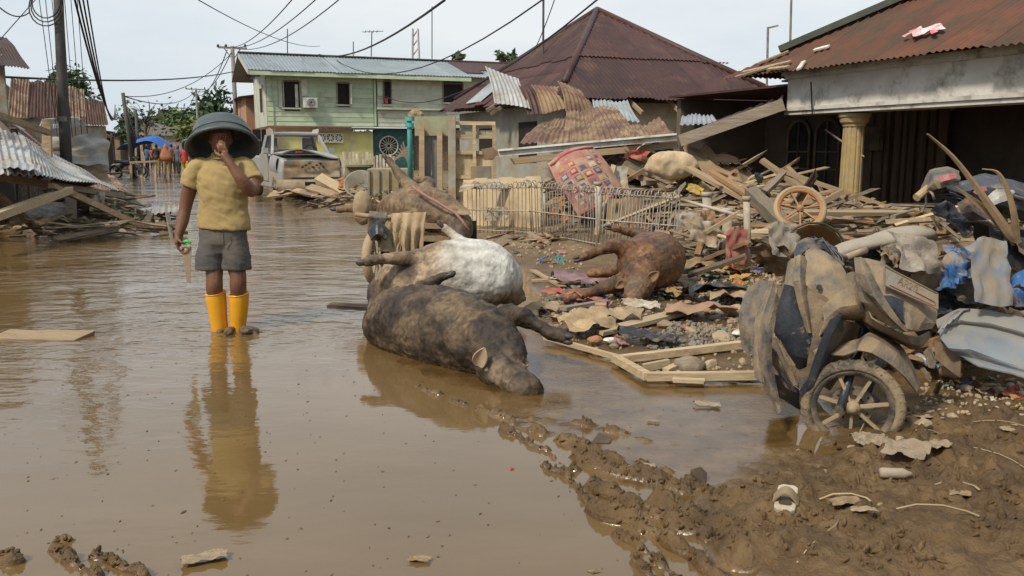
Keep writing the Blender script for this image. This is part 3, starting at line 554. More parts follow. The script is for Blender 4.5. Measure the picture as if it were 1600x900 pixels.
    DK = mat('aerial_metal', (.12, .12, .12), rough=.5, bump=0)
    for (px, y0, y1, yy) in ((449, 45, 86, 46), (552, 65, 88, 46.5), (675, 10, 92, 47.5)): obj('aerial_mast', MB().tube([P(px, y1, yy), P(px, y0, yy)], .03, 5), DK, T)
    am = P(581, 50, 46.5); obj('aerial_mast', MB().tube([P(580, 88, 46.5), am], .03, 5), DK, T)
    for k in range(4): obj('aerial_bar', MB().beam(am + Vector((-.35 + .2 * k, 0, -.02)), am + Vector((-.35 + .2 * k, .3, .12)), .03, .03), DK, T)
    obj('aerial_boom', MB().beam(am + Vector((-.5, 0, 0)), am + Vector((.6, 0, .04)), .03, .03), DK, T)
green_house()
# ------------------------------------------------------------------ organic bodies: tapered limbs fused into one skin
def cr(pts, n=5):                                         # smooth path through (pos, r1, r2) knots
    k = [np.array([*p[0], p[1], p[2] if len(p) > 2 else p[1]], float) for p in pts]; k = [2 * k[0] - k[1]] + k + [2 * k[-1] - k[-2]]; out = []
    for i in range(1, len(k) - 2):
        for j in range(n):
            t = j / n; a, b, c, d = k[i - 1:i + 3]; out.append(.5 * (2 * b + (c - a) * t + (2 * a - 5 * b + 4 * c - d) * t * t + (3 * b - a - 3 * c + d) * t ** 3))
    out.append(k[-2]); return out
def limb(mb, pts, up=(0, 0, 1), n=14, k=5, flat=0):
    """pts: (pos, side radius, up radius)"""
    q = cr(pts, k); pos = [Vector(a[:3]) for a in q]; upv = Vector(up); rings = []
    m = len(q)
    if min((pos[min(i + 1, m - 1)] - pos[max(i - 1, 0)]).normalized().cross(upv).length for i in range(m)) < .35: upv = Vector((0, 1, 0)) if abs(upv.z) > .5 else upv
    for i in range(m):
        t = (pos[min(i + 1, m - 1)] - pos[max(i - 1, 0)]).normalized(); a = t.cross(upv)
        if a.length < .05: a = t.cross(Vector((1, .2, 0)))
        a.normalize(); b = a.cross(t); ra, rb = max(q[i][3], .002), max(q[i][4], .002)
        ring = lambda c, f: [c + a * (ra * f * math.cos(j * 2 * math.pi / n)) + b * (rb * f * math.sin(j * 2 * math.pi / n)) for j in range(n)]
        r_ = (ra + rb) / 2
        if i == 0 and flat != 2: rings += [ring(pos[0] - t * r_ * .8, .3), ring(pos[0] - t * r_ * .5, .78)]
        rings.append(ring(pos[i], 1))
        if i == m - 1 and flat != 1: rings += [ring(pos[-1] + t * r_ * .5, .78), ring(pos[-1] + t * r_ * .8, .3)]
    mb.loft(rings); return mb
def ball(mb, c, r, M=None):
    c = Vector(c); r = r if isinstance(r, tuple) else (r, r, r); M = M or Matrix.Identity(3)
    rings = [[c + M @ Vector((r[0] * math.sin(a) * math.cos(j * math.pi / 6), r[1] * math.sin(a) * math.sin(j * math.pi / 6), -r[2] * math.cos(a))) for j in range(12)] for a in [math.pi * (.04 + .92 * i / 7) for i in range(8)]]
    mb.loft(rings); return mb
def fuse(name, mb, mt, voxel, smooth=4, parent=None, disp=None, fac=.5, **kw):
    me = mesh('tmp', mb, None); o = link('tmp', me); r = o.modifiers.new('r', 'REMESH'); r.mode = 'VOXEL'; r.voxel_size = voxel
    if smooth: s = o.modifiers.new('s', 'SMOOTH'); s.factor = fac; s.iterations = smooth
    dg = bpy.context.evaluated_depsgraph_get(); dg.update(); me2 = bpy.data.meshes.new_from_object(o.evaluated_get(dg)); bpy.data.objects.remove(o); bpy.data.meshes.remove(me)
    n = len(me2.vertices); co = np.empty(n * 3); me2.vertices.foreach_get('co', co); co = co.reshape(-1, 3)
    if disp is not None:
        nr = np.empty(n * 3); me2.vertices.foreach_get('normal', nr); co = co + nr.reshape(-1, 3) * np.asarray(disp(co[:, 0], co[:, 1], co[:, 2]))[:, None]
    b = Vector((*co[:, :2].mean(0), co[:, 2].min())); me2.name = name; me2.materials.clear(); me2.materials.append(mt)
    loc = b if parent is None else b - ORG[parent.name]
    me2.vertices.foreach_set('co', (co - np.array(b)).ravel()); me2.polygons.foreach_set('use_smooth', [True] * len(me2.polygons)); me2.update()
    o = link(name, me2, parent, loc); ORG[o.name] = b; tag(o, **kw); return o
def _streak(co, c):                                       # matted hair: fine light and dark flecks
    f = fbm(co[:, 0] * 46, co[:, 1] * 46, co[:, 2] * 30, 3, 88, .65); k = sm(.5, .2, c.mean(1)); return c * (1 + k * (-.38 + .85 * sm(.3, .72, f)) + (1 - k) * (-.08 + .12 * f))[:, None]
def paint(o, fn):
    me = o.data; n = len(me.vertices); co = np.empty(n * 3); me.vertices.foreach_get('co', co); co = co.reshape(-1, 3) + np.array(ORG[o.name])
    c = _streak(co, fn(co)); a = me.color_attributes.new('coat', 'FLOAT_COLOR', 'POINT'); a.data.foreach_set('color', np.concatenate([c, np.ones((n, 1))], 1).ravel().astype(np.float32))
def mixc(a, b, f): f = np.asarray(f)[:, None]; return a * (1 - f) + b * f
C = lambda *a: np.array([a])
def blob(co, c, r): return np.exp(-((co - np.array(c)) ** 2).sum(1) / (r * r))
HIDE_MUD = (.26, .19, .12)
def hide(name, mud, mudc=HIDE_MUD, rough=.55, msc=2.2, edge=.12): return mat(name, (0, 0, 0), (.06, .045, .035), attr='coat', sc=9, rough=rough, mud=mud, mudc=mudc, msc=msc, bump=.6, bsc=55, rnd=0, edge=edge, mrough=.8, bd=.010, spec=.28)
HOOF = mat('hoof_horn', (.05, .04, .032), (.03, .025, .02), rough=.45, mud=.25, rnd=0)
def hoof(parent, p, d, side, r=.042):
    d = Vector(d).normalized(); a = Vector(side) - d * Vector(side).dot(d); a.normalize(); b = d.cross(a)
    for s in (-1, 1):
        mb = MB(); c = Vector(p) + a * s * r * .36
        rings = [[c + d * z + (a * math.cos(k * .6283) * f + b * math.sin(k * .6283) * f * g) * r * .5 for k in range(10)] for z, f, g in ((-.035, .62, 1.25), (.0, .72, 1.35), (.03, .72, 1.5), (.055, .3, 1.0))]
        obj('hoof', mb.loft(rings), HOOF, parent, smooth=True)
def ear(parent, base, tip, face, mt, w=.05):
    base, tip = Vector(base), Vector(tip); x = tip - base; f = Vector(face).normalized(); y = x.cross(f).normalized(); f = y.cross(x).normalized()
    g = lambda a, b: base + x * a + y * ((b - .5) * 2 * w * math.sin(math.pi * min(1, .16 + a * .86)) ** .7) + f * (.7 * w * (abs(b - .5) * 2) ** 2 * math.sin(math.pi * min(1, .1 + a * .9)))
    return mods(obj('ear', MB().grid(g, 8, 6), mt, parent, smooth=True), solid=.008)
def wrinkle(k, f=9, sd=3): return lambda x, y, z: k * (fbm(x * f, y * f, z * f, 4, sd) - .5) + k * .25 * (fbm(x * f * 5, y * f * 5, z * f * 5, 3, sd + 9) - .5)
def tail(mb, pts): limb(mb, pts, n=8)
# ---- dark cow lying across the water, head towards the viewer
def cow_dark():
    mb = MB(); A = P(622, 505, 6.0); B = P(690, 512, 5.55); Cc = P(752, 535, 5.2); Dd = P(778, 552, 5.0)
    limb(mb, [(P(600, 508, 6.12), .13, .14), (P(612, 506, 6.03), .225, .21), (P(640, 505, 5.85), .275, .255), (P(690, 513, 5.58), .285, .265), (P(735, 527, 5.33), .25, .235), (P(768, 543, 5.15), .20, .195), (P(788, 556, 5.03), .14, .15), (P(795, 566, 4.95), .105, .12)], n=24)
    hd = [(P(770, 553, 5.04), .12, .11), (P(775, 567, 4.97), .128, .115), (P(786, 582, 4.88), .122, .105), (P(800, 594, 4.80), .105, .098), (P(811, 602, 4.75), .092, .088), (P(820, 606, 4.71), .095, .09), (P(825, 608, 4.69), .088, .08)]; limb(mb, hd, n=18)
    for b_, r_ in ((P(640, 462, 5.95), (.08, .06, .05)), (P(628, 478, 5.85), (.06, .06, .05)), (P(742, 498, 5.25), (.12, .1, .07)), (P(700, 470, 5.6), (.2, .1, .06)), (P(765, 585, 4.87), (.05, .05, .05))): ball(mb, b_, r_)
    ball(mb, P(760, 574, 4.86), (.05, .05, .045)); ball(mb, P(802, 582, 4.86), .045); ball(mb, P(835, 602, 4.66), .032); ball(mb, P(828, 617, 4.655), .032); ball(mb, P(808, 575, 4.82), (.05, .05, .03))
    # far foreleg reaching right, near foreleg folded, hind leg stub up, second hind leg
    limb(mb, [(P(770, 520, 5.25), .10, .11), (P(800, 494, 5.3), .07, .075), (P(830, 503, 5.28), .046, .05), (P(852, 517, 5.24), .033, .033), (P(868, 523, 5.22), .036, .036), (P(882, 528, 5.18), .034, .034)])
    limb(mb, [(P(655, 470, 6.0), .12, .13), (P(668, 448, 6.1), .065, .07), (P(684, 437, 6.12), .032, .032), (P(698, 431, 6.12), .030, .030)])
    limb(mb, [(P(640, 500, 6.2), .10, .10), (P(690, 480, 6.3), .06, .06), (P(735, 500, 6.2), .04, .04)])
    tail(mb, [(P(598, 500, 6.15), .03), (P(588, 520, 6.15), .02), (P(584, 548, 6.05), .016)])
    o = fuse('dead_cow', mb, hide('dark_hide', .17, (.16, .112, .065), msc=3.4, edge=.10), .0085, 6, disp=lambda x, y, z: wrinkle(.034)(x, y, z) + .009 * (fbm(x * 40 + z * 20, y * 40, z * 40, 3, 81, .6) - .5) + .006 * sm(.5, .62, fbm(x * 8, y * 8, z * 8, 3, 83)) + .005 * np.sin((x * .75 - y * .66) * 62) * sm(.15, .35, z) + .012 * (.5 - np.abs(2 * fbm(x * 11, y * 11, z * 11, 3, 61) - 1)), label='muddy black-brown cow carcass lying on its side with one pale ear, in the flooded street', cat='cow', group='dead cattle')
    def col(co):
        n = fbm(co[:, 0] * 7, co[:, 1] * 7, co[:, 2] * 7, 4, 2); c = mixc(C(.018, .012, .009), C(.038, .025, .016), sm(.4, .65, n)); c = mixc(c, C(.15, .10, .052), sm(.1, .6, blob(co, P(735, 505, 5.3), .24)) * sm(.35, .6, n))
        c = mixc(c, C(.17, .12, .078), sm(.2, .8, blob(co, P(800, 590, 4.8), .2)) * sm(.3, .6, n)); c = mixc(c, C(.11, .075, .035), sm(.06, -.02, co[:, 2] + .05 * (n - .5))); return mixc(c, C(.14, .098, .058), sm(.54, .70, fbm(co[:, 0] * 5, co[:, 1] * 5, co[:, 2] * 5, 4, 12)) * .7)
    paint(o, col); e = hide('pale_ear', .6, (.42, .33, .22))
    em = mat('ear_hide', (.34, .26, .165), (.24, .17, .1), rough=.8, mud=.3); ear(o, P(748, 572, 4.82), P(757, 543, 4.80), (-.2, -1, .2), em, .042); ear(o, P(812, 570, 4.92), P(826, 566, 4.95), (0, -1, .6), em, .03)
    obj('eye', ball(MB(), P(761, 577, 4.815), .017), mat('muddy_eye', (.36, .30, .22), rough=.4, rnd=0), o, smooth=True); obj('nostril', ball(MB(), P(837, 605, 4.63), (.013, .008, .016)), HOOF, o, smooth=True); obj('nostril', ball(MB(), P(829, 617, 4.622), (.012, .008, .015)), HOOF, o, smooth=True)
    obj('mouth_line', MB().tube([P(795, 616, 4.72), P(808, 621, 4.65), P(824, 623, 4.63)], .006, 6), HOOF, o, smooth=True)
    hoof(o, P(884, 529, 5.17), P(900, 532, 5.1) - P(876, 526, 5.2), (0, 0, 1), .05); hoof(o, P(701, 430, 6.12), Vector((.9, 0, .35)), (0, 1, .3), .04)
cow_dark()
# ---- white-bellied cow behind it, on its back
def cow_white():
    mb = MB()
    limb(mb, [(P(600, 462, 6.6), .14, .16), (P(630, 448, 6.6), .22, .235), (P(670, 440, 6.62), .27, .27), (P(715, 432, 6.68), .30, .29), (P(760, 434, 6.75), .295, .28), (P(787, 447, 6.8), .21, .19), (P(803, 462, 6.82), .10, .09)], n=24)
    limb(mb, [(P(620, 452, 6.65), .19, .2), (P(602, 478, 6.55), .14, .14), (P(590, 500, 6.45), .09, .10)])                                   # neck sinking behind the dark cow
    limb(mb, [(P(690, 428, 6.6), .14, .14), (P(655, 408, 6.5), .085, .075), (P(625, 404, 6.42), .052, .050), (P(600, 405, 6.36), .043, .042), (P(582, 407, 6.32), .046, .043), (P(572, 409, 6.3), .044, .042)])
    limb(mb, [(P(745, 415, 6.8), .13, .13), (P(732, 388, 6.85), .075, .075), (P(717, 376, 6.88), .045, .045), (P(704, 364, 6.9), .033, .033), (P(694, 356, 6.9), .033, .033)])
    limb(mb, [(P(790, 455, 6.85), .08, .07), (P(806, 463, 6.8), .05, .04), (P(818, 467, 6.78), .025, .022)]); limb(mb, [(P(650, 440, 6.9), .10, .10), (P(630, 420, 7.1), .05, .05), (P(612, 424, 7.2), .04, .04)])
    o = fuse('dead_cow', mb, hide('white_hide', .14, (.36, .28, .19), msc=4), .0095, 7, disp=lambda x, y, z: wrinkle(.024)(x, y, z) + .007 * (fbm(x * 38, y * 38, z * 38, 3, 82, .6) - .5) + .010 * (.5 - np.abs(2 * fbm(x * 10, y * 10, z * 10, 3, 62) - 1)), label='bloated cow carcass with white belly and brown chest lying on its back', cat='cow', group='dead cattle')
    def col(co):
        n = fbm(co[:, 0] * 5, co[:, 1] * 5, co[:, 2] * 5, 4, 4); px = co[:, 0] / co[:, 1] * 1331 + 800 + (n - .5) * 50
        c = mixc(C(.17, .11, .06), C(.33, .24, .15), sm(.38, .6, n)); c = mixc(c, C(.06, .04, .03), sm(.45, .8, blob(co, P(640, 425, 6.45), .13)) * sm(.3, .55, n) )
        c = mixc(c, C(.66, .64, .585), sm(675, 735, px) * sm(.16, .34, co[:, 2] + (n - .5) * .16)); c = mixc(c, C(.13, .08, .045), sm(.20, .06, co[:, 2] + (n - .5) * .22) * sm(640, 700, px))
        c = mixc(c, C(.05, .035, .028), sm(605, 575, px)); c = mixc(c, C(.05, .035, .03), sm(760, 800, px) * sm(.30, .16, co[:, 2] + (n - .5) * .2)); return mixc(c, C(.12, .085, .06), sm(.63, .72, fbm(co[:, 0] * 9, co[:, 1] * 9, co[:, 2] * 9, 4, 44)) * .6 * sm(.42, .25, co[:, 2]))
    paint(o, col); hoof(o, P(568, 410, 6.3), (-1, -.1, -.05), (0, 1, 0), .046); hoof(o, P(690, 352, 6.9), (-.5, 0, .5), (0, 1, 0), .036)
cow_white()
# ---- brown cow draped over the muddy cart
def cow_cart():
    mb = MB(); Y = 8.5
    limb(mb, [(P(598, 342, 8.7), .12, .12), (P(620, 328, 8.65), .20, .17), (P(650, 322, 8.6), .25, .20), (P(680, 330, 8.5), .25, .205), (P(704, 345, 8.4), .20, .18), (P(716, 358, 8.3), .13, .14)], n=22)
    limb(mb, [(P(700, 340, 8.4), .15, .15), (P(718, 350, 8.22), .12, .13), (P(720, 366, 8.1), .095, .10), (P(706, 386, 8.02), .07, .075), (P(694, 398, 7.98), .055, .06)]); ball(mb, P(728, 345, 8.18), .06)
    limb(mb, [(P(650, 305, 8.6), .12, .12), (P(640, 292, 8.6), .075, .07), (P(626, 275, 8.65), .045, .045), (P(614, 258, 8.68), .033, .033), (P(606, 250, 8.7), .035, .035)])
    limb(mb, [(P(660, 305, 8.8), .10, .10), (P(640, 298, 8.85), .06, .06), (P(632, 305, 8.8), .05, .05), (P(624, 298, 8.75), .035, .035)]); limb(mb, [(P(660, 300, 8.7), .10, .07), (P(672, 285, 8.9), .05, .05), (P(650, 280, 9.1), .035, .035)])
    limb(mb, [(P(600, 340, 8.8), .08, .08), (P(570, 330, 8.9), .045, .045), (P(545, 326, 8.95), .034, .034), (P(528, 327, 9.0), .034, .034)])
    o = fuse('dead_cow', mb, hide('brown_hide', .26, (.30, .22, .135), msc=4), .0145, 4, disp=lambda x, y, z: wrinkle(.028)(x, y, z) + .014 * (.5 - np.abs(2 * fbm(x * 9, y * 9, z * 9, 3, 63) - 1)), label='brown cow carcass draped over the muddy tricycle cart, one leg pointing up', cat='cow', group='dead cattle')
    def col(co):
        n = fbm(co[:, 0] * 6, co[:, 1] * 6, co[:, 2] * 6, 4, 6); c = mixc(C(.10, .058, .032), C(.21, .14, .075), sm(.35, .6, n)); px = co[:, 0] / co[:, 1] * 1331 + 800
        c = mixc(c, C(.055, .038, .03), sm(1.0, 1.25, co[:, 2]) * sm(655, 635, px)); c = mixc(c, C(.07, .05, .038), sm(.5, .75, blob(co, P(712, 365, 8.1), .26)) * sm(.3, .6, n)); return c
    paint(o, col); hoof(o, P(603, 247, 8.7), (-.6, 0, .8), (0, 1, 0), .04); hoof(o, P(524, 327, 9.0), (-1, 0, 0), (0, 1, 0), .04); em = _mats['ear_hide']; ear(o, P(716, 330, 8.15), P(736, 334, 8.05), (0, -1, .5), em, .045)
    r = obj('red_rope', MB().tube([P(645, 292, 8.3), P(662, 304, 8.22), P(690, 320, 8.15), P(712, 333, 8.06), P(722, 345, 8.02), P(733, 360, 8.0)], .014, 6), mat('red_rope', (.33, .12, .10), (.28, .2, .14), sc=30, rough=.9), None, 'faded red rope tied round the legs of the carcass on the cart', 'rope', smooth=True)
cow_cart()
# ---- russet cow on the rubble, bulging belly, head to the ground
def cow_russet():
    mb = MB()
    limb(mb, [(P(998, 425, 7.55), .14, .15), (P(1002, 420, 7.65), .22, .21), (P(1012, 412, 7.85), .285, .265), (P(1022, 407, 8.1), .29, .27), (P(1030, 402, 8.4), .24, .23), (P(1034, 400, 8.6), .15, .14)], n=24)
    limb(mb, [(P(1000, 425, 7.6), .17, .17), (P(999, 438, 7.45), .14, .135), (P(997, 450, 7.34), .125, .12), (P(991, 461, 7.25), .09, .085), (P(988, 468, 7.2), .08, .07), (P(987, 471, 7.18), .06, .05)]); ball(mb, P(1016, 442, 7.38), .045); ball(mb, P(978, 441, 7.4), .04)
    limb(mb, [(P(985, 395, 7.75), .12, .12), (P(965, 384, 7.7), .072, .07), (P(945, 388, 7.65), .05, .05), (P(925, 397, 7.6), .038, .037), (P(910, 402, 7.56), .040, .038)])
    limb(mb, [(P(1010, 380, 8.3), .12, .12), (P(998, 366, 8.35), .07, .066), (P(980, 362, 8.35), .042, .042), (P(965, 358, 8.35), .033, .033), (P(958, 357, 8.35), .034, .034)])
    limb(mb, [(P(975, 440, 7.6), .10, .09), (P(945, 450, 7.5), .06, .055), (P(915, 460, 7.4), .042, .04), (P(885, 468, 7.35), .036, .034)]); limb(mb, [(P(985, 420, 7.9), .10, .08), (P(950, 425, 7.95), .05, .05), (P(922, 428, 7.95), .036, .036)])
    o = fuse('dead_cow', mb, hide('russet_hide', .22, (.13, .085, .05), msc=5, rough=.42), .0095, 7, disp=lambda x, y, z: wrinkle(.026)(x, y, z) + .007 * (fbm(x * 34 + z * 30, y * 34, z * 34, 3, 84, .6) - .5) + .010 * (.5 - np.abs(2 * fbm(x * 6 + z * 6, y * 5, z * 14, 3, 64) - 1)), label='russet brown cow carcass with swollen belly lying on the rubble before the wire fence', cat='cow', group='dead cattle')
    def col(co):
        n = fbm(co[:, 0] * 6, co[:, 1] * 6, co[:, 2] * 6, 4, 8); st = fbm(co[:, 0] * 5 + co[:, 2] * 9, co[:, 2] * 14 - co[:, 0] * 4, co[:, 1] * 4, 3, 9)
        c = mixc(C(.12, .05, .02), C(.21, .098, .042), sm(.35, .65, n)); c = mixc(c, C(.065, .04, .026), sm(.58, .68, st) * .8); c = mixc(c, C(.15, .10, .06), sm(.45, .85, blob(co, P(993, 458, 7.3), .22))); return mixc(c, C(.10, .055, .03), sm(.12, .02, co[:, 2]))
    paint(o, col); hoof(o, P(905, 404, 7.55), (-1, 0, -.3), (0, .4, 1), .044); hoof(o, P(954, 356, 8.35), (-1, 0, .15), (0, .4, 1), .036); em = mat('brown_ear', (.24, .15, .08), (.15, .09, .05), rough=.7); ear(o, P(1014, 438, 7.32), P(1030, 424, 7.3), (0, -1, .3), em, .04); ear(o, P(975, 442, 7.38), P(962, 450, 7.35), (0, -1, .3), em, .034)
    obj('nostril', ball(MB(), P(990, 469, 7.14), (.012, .008, .012)), HOOF, o, smooth=True); obj('nostril', ball(MB(), P(982, 469, 7.14), (.012, .008, .012)), HOOF, o, smooth=True); obj('eye', ball(MB(), P(1012, 448, 7.25), .014), HOOF, o, smooth=True)
cow_russet()
# ------------------------------------------------------------------ the man with the tub
SKIN = mat('brown_skin', (.17, .075, .042), (.125, .055, .03), sc=8, rough=.5, mud=.12, mudc=(.28, .19, .12), msc=5, bump=.08, bsc=90, rnd=0)
def man():
    Y = MAN.y; q = lambda x, y, dy=0: P(x, y, Y + dy); mb = MB()
    T = thing('person', (MAN.x, MAN.y, -.06), 'person in tan shirt, grey shorts and yellow boots wading with a tub on the head', 'person')
    # legs, torso core, neck, head
    for x0, xk, xa in ((334, 335, 341), (366, 372, 373)):
        limb(mb, [(q(x0 + 2, 375, .02), .075, .08), (q(x0 + 1, 405, .0), .070, .075), (q(xk, 432, -.03), .060, .063), (q(xk, 446, -.035), .061, .064), (q(xk + 1, 462, -.01), .056, .06), (q(xa, 490, .02), .038, .042), (Vector((q(xa, 514, .0).x, Y, -.03)), .035, .038)])
    limb(mb, [(q(349, 372, .02), .13, .10), (q(349, 330, .02), .125, .10), (q(348, 290, .02), .15, .11), (q(347, 262, .02), .14, .09), (q(346, 250, .02), .07, .06), (q(345, 240, -.0), .05, .055), (q(344, 230, -.02), .052, .058)])
    limb(mb, [(q(344, 236, -.04), .05, .06), (q(344, 224, -.02), .068, .085), (q(345, 208, -.0), .076, .095), (q(345, 198, .01), .06, .075)], up=(0, 1, 0), n=18)
    ball(mb, q(344, 221, -.115), (.014, .022, .02)); ball(mb, q(344, 217, -.10), (.011, .016, .028)); ball(mb, q(344, 231, -.095), (.028, .014, .008)); ball(mb, q(344, 234, -.092), (.024, .014, .008)); ball(mb, q(344, 209, -.095), (.055, .014, .012))
    ball(mb, q(328, 219, .0), (.012, .022, .03)); ball(mb, q(361, 219, .0), (.012, .022, .03))
    # right arm (hangs, holding the saw)
    limb(mb, [(q(310, 258, .02), .064, .064), (q(301, 280, .02), .058, .060), (q(293, 308, .03), .051, .053), (q(289, 328, .02), .044, .046), (q(285, 345, -.0), .046, .046), (q(281, 362, -.03), .032, .036), (q(279, 370, -.04), .030, .034), (q(278, 380, -.05), .022, .040)])
    for k, (dx, ln) in enumerate(((-.028, .85), (-.01, 1), (.008, .95), (.024, .8))):   # fingers round the saw grip
        b = q(278, 381, -.05) + Vector((.004, dx, -.012)); limb(mb, [(b, .0095), (b + Vector((.012, 0, -.030)) * ln, .0088), (b + Vector((.036, 0, -.038)) * ln, .008), (b + Vector((.050, 0, -.020)) * ln, .0075)], n=8, k=3)
    b = q(279, 374, -.08); limb(mb, [(b, .013), (b + Vector((.026, -.022, -.018)), .011), (b + Vector((.046, -.016, -.030)), .009)], n=8, k=3)
    # left arm (bent, hand over the nose)
    limb(mb, [(q(381, 258, .02), .06, .06), (q(391, 274, -.04), .058, .06), (q(396, 291, -.10), .051, .053), (q(391, 298, -.15), .046, .046), (q(379, 283, -.20), .048, .046), (q(364, 262, -.215), .034, .033), (q(356, 251, -.21), .030, .027), (q(351, 242, -.20), .036, .022)])
    for k, (dx, dz, ln) in enumerate(((-.030, .012, .80), (-.012, .020, .98), (.007, .020, 1.0), (.025, .014, .88))):   # fingers over the nose
        b = q(350, 240, -.19) + Vector((dx, 0, dz)); limb(mb, [(b, .0105), (b + Vector((-.012 - dx * .1, -.006, .036)) * ln, .0095), (b + Vector((-.022, .012, .058)) * ln, .0088), (b + Vector((-.026, .032, .070)) * ln, .008)], n=8, k=3)
    b = q(345, 244, -.19); limb(mb, [(b, .014), (b + Vector((-.032, .005, .018)), .011), (b + Vector((-.044, .022, .042)), .009)], n=8, k=3)
    fuse('body', mb, SKIN, .0062, 2, T)
    EY = mat('eye_white', (.6, .55, .5), rough=.2, bump=0, rnd=0)
    for s in (-1, 1): obj('eye', ball(MB(), q(344, 213, -.088) + Vector((.03 * s, 0, 0)), (.013, .008, .007)), EY, T, smooth=True); obj('iris', ball(MB(), q(344, 213, -.096) + Vector((.03 * s, 0, 0)), (.006, .003, .006)), BLACK, T, smooth=True)
    hb = MB(); limb(hb, [(q(345, 214, .045), .074, .07), (q(345, 204, .02), .083, .098), (q(345, 196, .02), .06, .075)], up=(0, 1, 0), n=18); fuse('hair', hb, mat('black_hair', (.012, .01, .009), rough=.6, bump=.4, bsc=120, rnd=0), .009, 2, T)
    # shirt
    sh = MB(); limb(sh, [(q(350, 357, .02), .192, .126), (q(350, 345, .02), .188, .124), (q(349, 320, .02), .178, .120), (q(348, 290, .02), .180, .120), (q(347, 269, .02), .182, .108), (q(346, 257, .02), .145, .088), (q(346, 249, .01), .085, .072)], n=28, flat=2)
    limb(sh, [(q(324, 259, .02), .055, .06), (q(311, 262, .02), .069, .071), (q(302, 275, .02), .071, .073), (q(297, 291, .02), .074, .076)], n=16, flat=1); limb(sh, [(q(370, 258, .02), .055, .06), (q(383, 261, .01), .072, .074), (q(391, 272, -.03), .075, .077), (q(396, 284, -.065), .076, .078)], n=16, flat=1)
    fold = lambda x, y, z: .024 * (fbm(x * 7 + z * 5, y * 7, z * 9 - x * 5, 3, 21) - .5) + .016 * (1 - np.abs(2 * fbm(x * 9 + z * 13, y * 9, z * 7, 3, 22) - 1)) - .010
    s_ = fuse('shirt', sh, mat('tan_cotton', (.37, .275, .125), (.31, .225, .098), sc=5, rough=.9, mud=.2, mudc=(.33, .25, .14), msc=4, bump=.12, bsc=70, rnd=0, spec=.15), .008, 3, T, disp=fold)
    obj('collar', MB().tube([q(346, 245, .0) + Vector((.066 * math.cos(k * .3491), .066 * math.sin(k * .3491), .012 * math.sin(k * .3491))) for k in range(18)], .008, 8, close=True), mat('collar_cotton', (.38, .275, .12), rough=.9), s_, smooth=True)
    sh = MB(); limb(sh, [(q(349, 355, .02), .165, .112), (q(349, 366, .02), .17, .115), (q(349, 378, .02), .17, .112)], n=24)
    for x0, x1 in ((334, 328), (364, 370)): limb(sh, [(q(x0 + 1, 372, .02), .098, .10), (q((x0 + x1) / 2, 392, .01), .098, .10), (q(x1, 406, .0), .100, .102), (q(x1, 420, .0), .104, .105)], n=18, flat=1)
    so = fuse('shorts', sh, mat('grey_denim', (.10, .096, .092), (.07, .067, .064), sc=6, rough=.9, mud=.26, mudc=(.21, .175, .135), msc=3, bump=.2, bsc=60, rnd=0, spec=.15), .008, 2, T, disp=lambda x, y, z: .020 * (fbm(x * 9 + z * 6, y * 9, z * 13, 3, 25) - .5) + .012 * (1 - np.abs(2 * fbm(x * 6, y * 6, z * 16, 3, 27) - 1)) - .006)
    obj('fly_seam', MB().tube([q(349, 358, -.125), q(349.5, 370, -.13), q(350, 384, -.115)], .004, 6), mat('seam', (.06, .055, .05), rough=.9), so)
    BOOT = mat('yellow_rubber', (.66, .315, .015), (.58, .26, .012), sc=4, rough=.32, mud=.13, mudc=(.33, .22, .1), msc=4, bump=.05, rnd=0, spec=.5)
    for x0, x1, x2, ty in ((337, 340, 343, 455), (373, 373, 371, 457)):
        k = MB(); mk = lambda x, y, r, dy=0: [q(x, y, dy) + Vector((r * math.cos(j * .314), r * 1.06 * math.sin(j * .314), .01 * math.sin(j * .314 + 1))) for j in range(20)]
        w = Vector((q(x2, 515).x, Y, -.08)); low = [w + Vector((.062 * math.cos(j * .314), .07 * math.sin(j * .314), 0)) for j in range(20)]
        k.loft([mk(x0, ty + 16, .060), mk(x0, ty + 3, .066), mk(x0, ty, .070), mk(x0, ty + 1.5, .074), mk(x0, ty + 8, .076), mk((x0 + x1) / 2, ty + 18, .073), mk(x1, ty + 32, .069), mk((x1 + x2) / 2, ty + 44, .064), mk(x2, ty + 54, .062), low], cap=False); mods(obj('boot', k, BOOT, T, smooth=True), sub=1)
        obj('boot_top_band', MB().tube([q(x0, ty + 3) + Vector((.0745 * math.cos(j * .314), .079 * math.sin(j * .314), .01 * math.sin(j * .314 + 1))) for j in range(20)], .005, 6, close=True), BOOT, T, smooth=True)
    # the tub
    c = q(348, 229, .03); ax = (Vector((-.20, .50, .84))).normalized(); Mx = Matrix.Translation(c) @ ax.to_track_quat('Z', 'Y').to_matrix().to_4x4()
    TUB = mat('grey_green_plastic', (.075, .095, .098), (.055, .072, .075), sc=5, rough=.45, mud=.16, mudc=(.22, .19, .15), msc=3, bump=.08, rnd=0)
    prof = [(.300, -.012), (.305, .0), (.300, .012), (.282, .014), (.268, .03), (.258, .085), (.252, .09), (.235, .175), (.215, .215), (.19, .225), (.0, .222), (.0, .212), (.185, .214), (.205, .205), (.225, .17), (.246, .085), (.262, .02), (.285, -.002)]; Mx = Mx @ Matrix.Diagonal((.84, .84, .82, 1))
    tb = obj('plastic_tub', MB().lathe(prof, 48, Mx, close=True), TUB, None, 'large grey-green plastic tub worn upside down on the wading person', 'tub', smooth=True)
    obj('rim_roll', MB().tube([Mx @ Vector((.300 * math.cos(k * .1309), .300 * math.sin(k * .1309), -.004)) for k in range(48)], .013, 8, close=True), TUB, tb, smooth=True); obj('moulded_ring', MB().tube([Mx @ Vector((.2575 * math.cos(k * .1309), .2575 * math.sin(k * .1309), .088)) for k in range(48)], .007, 6, close=True), TUB, tb, smooth=True)
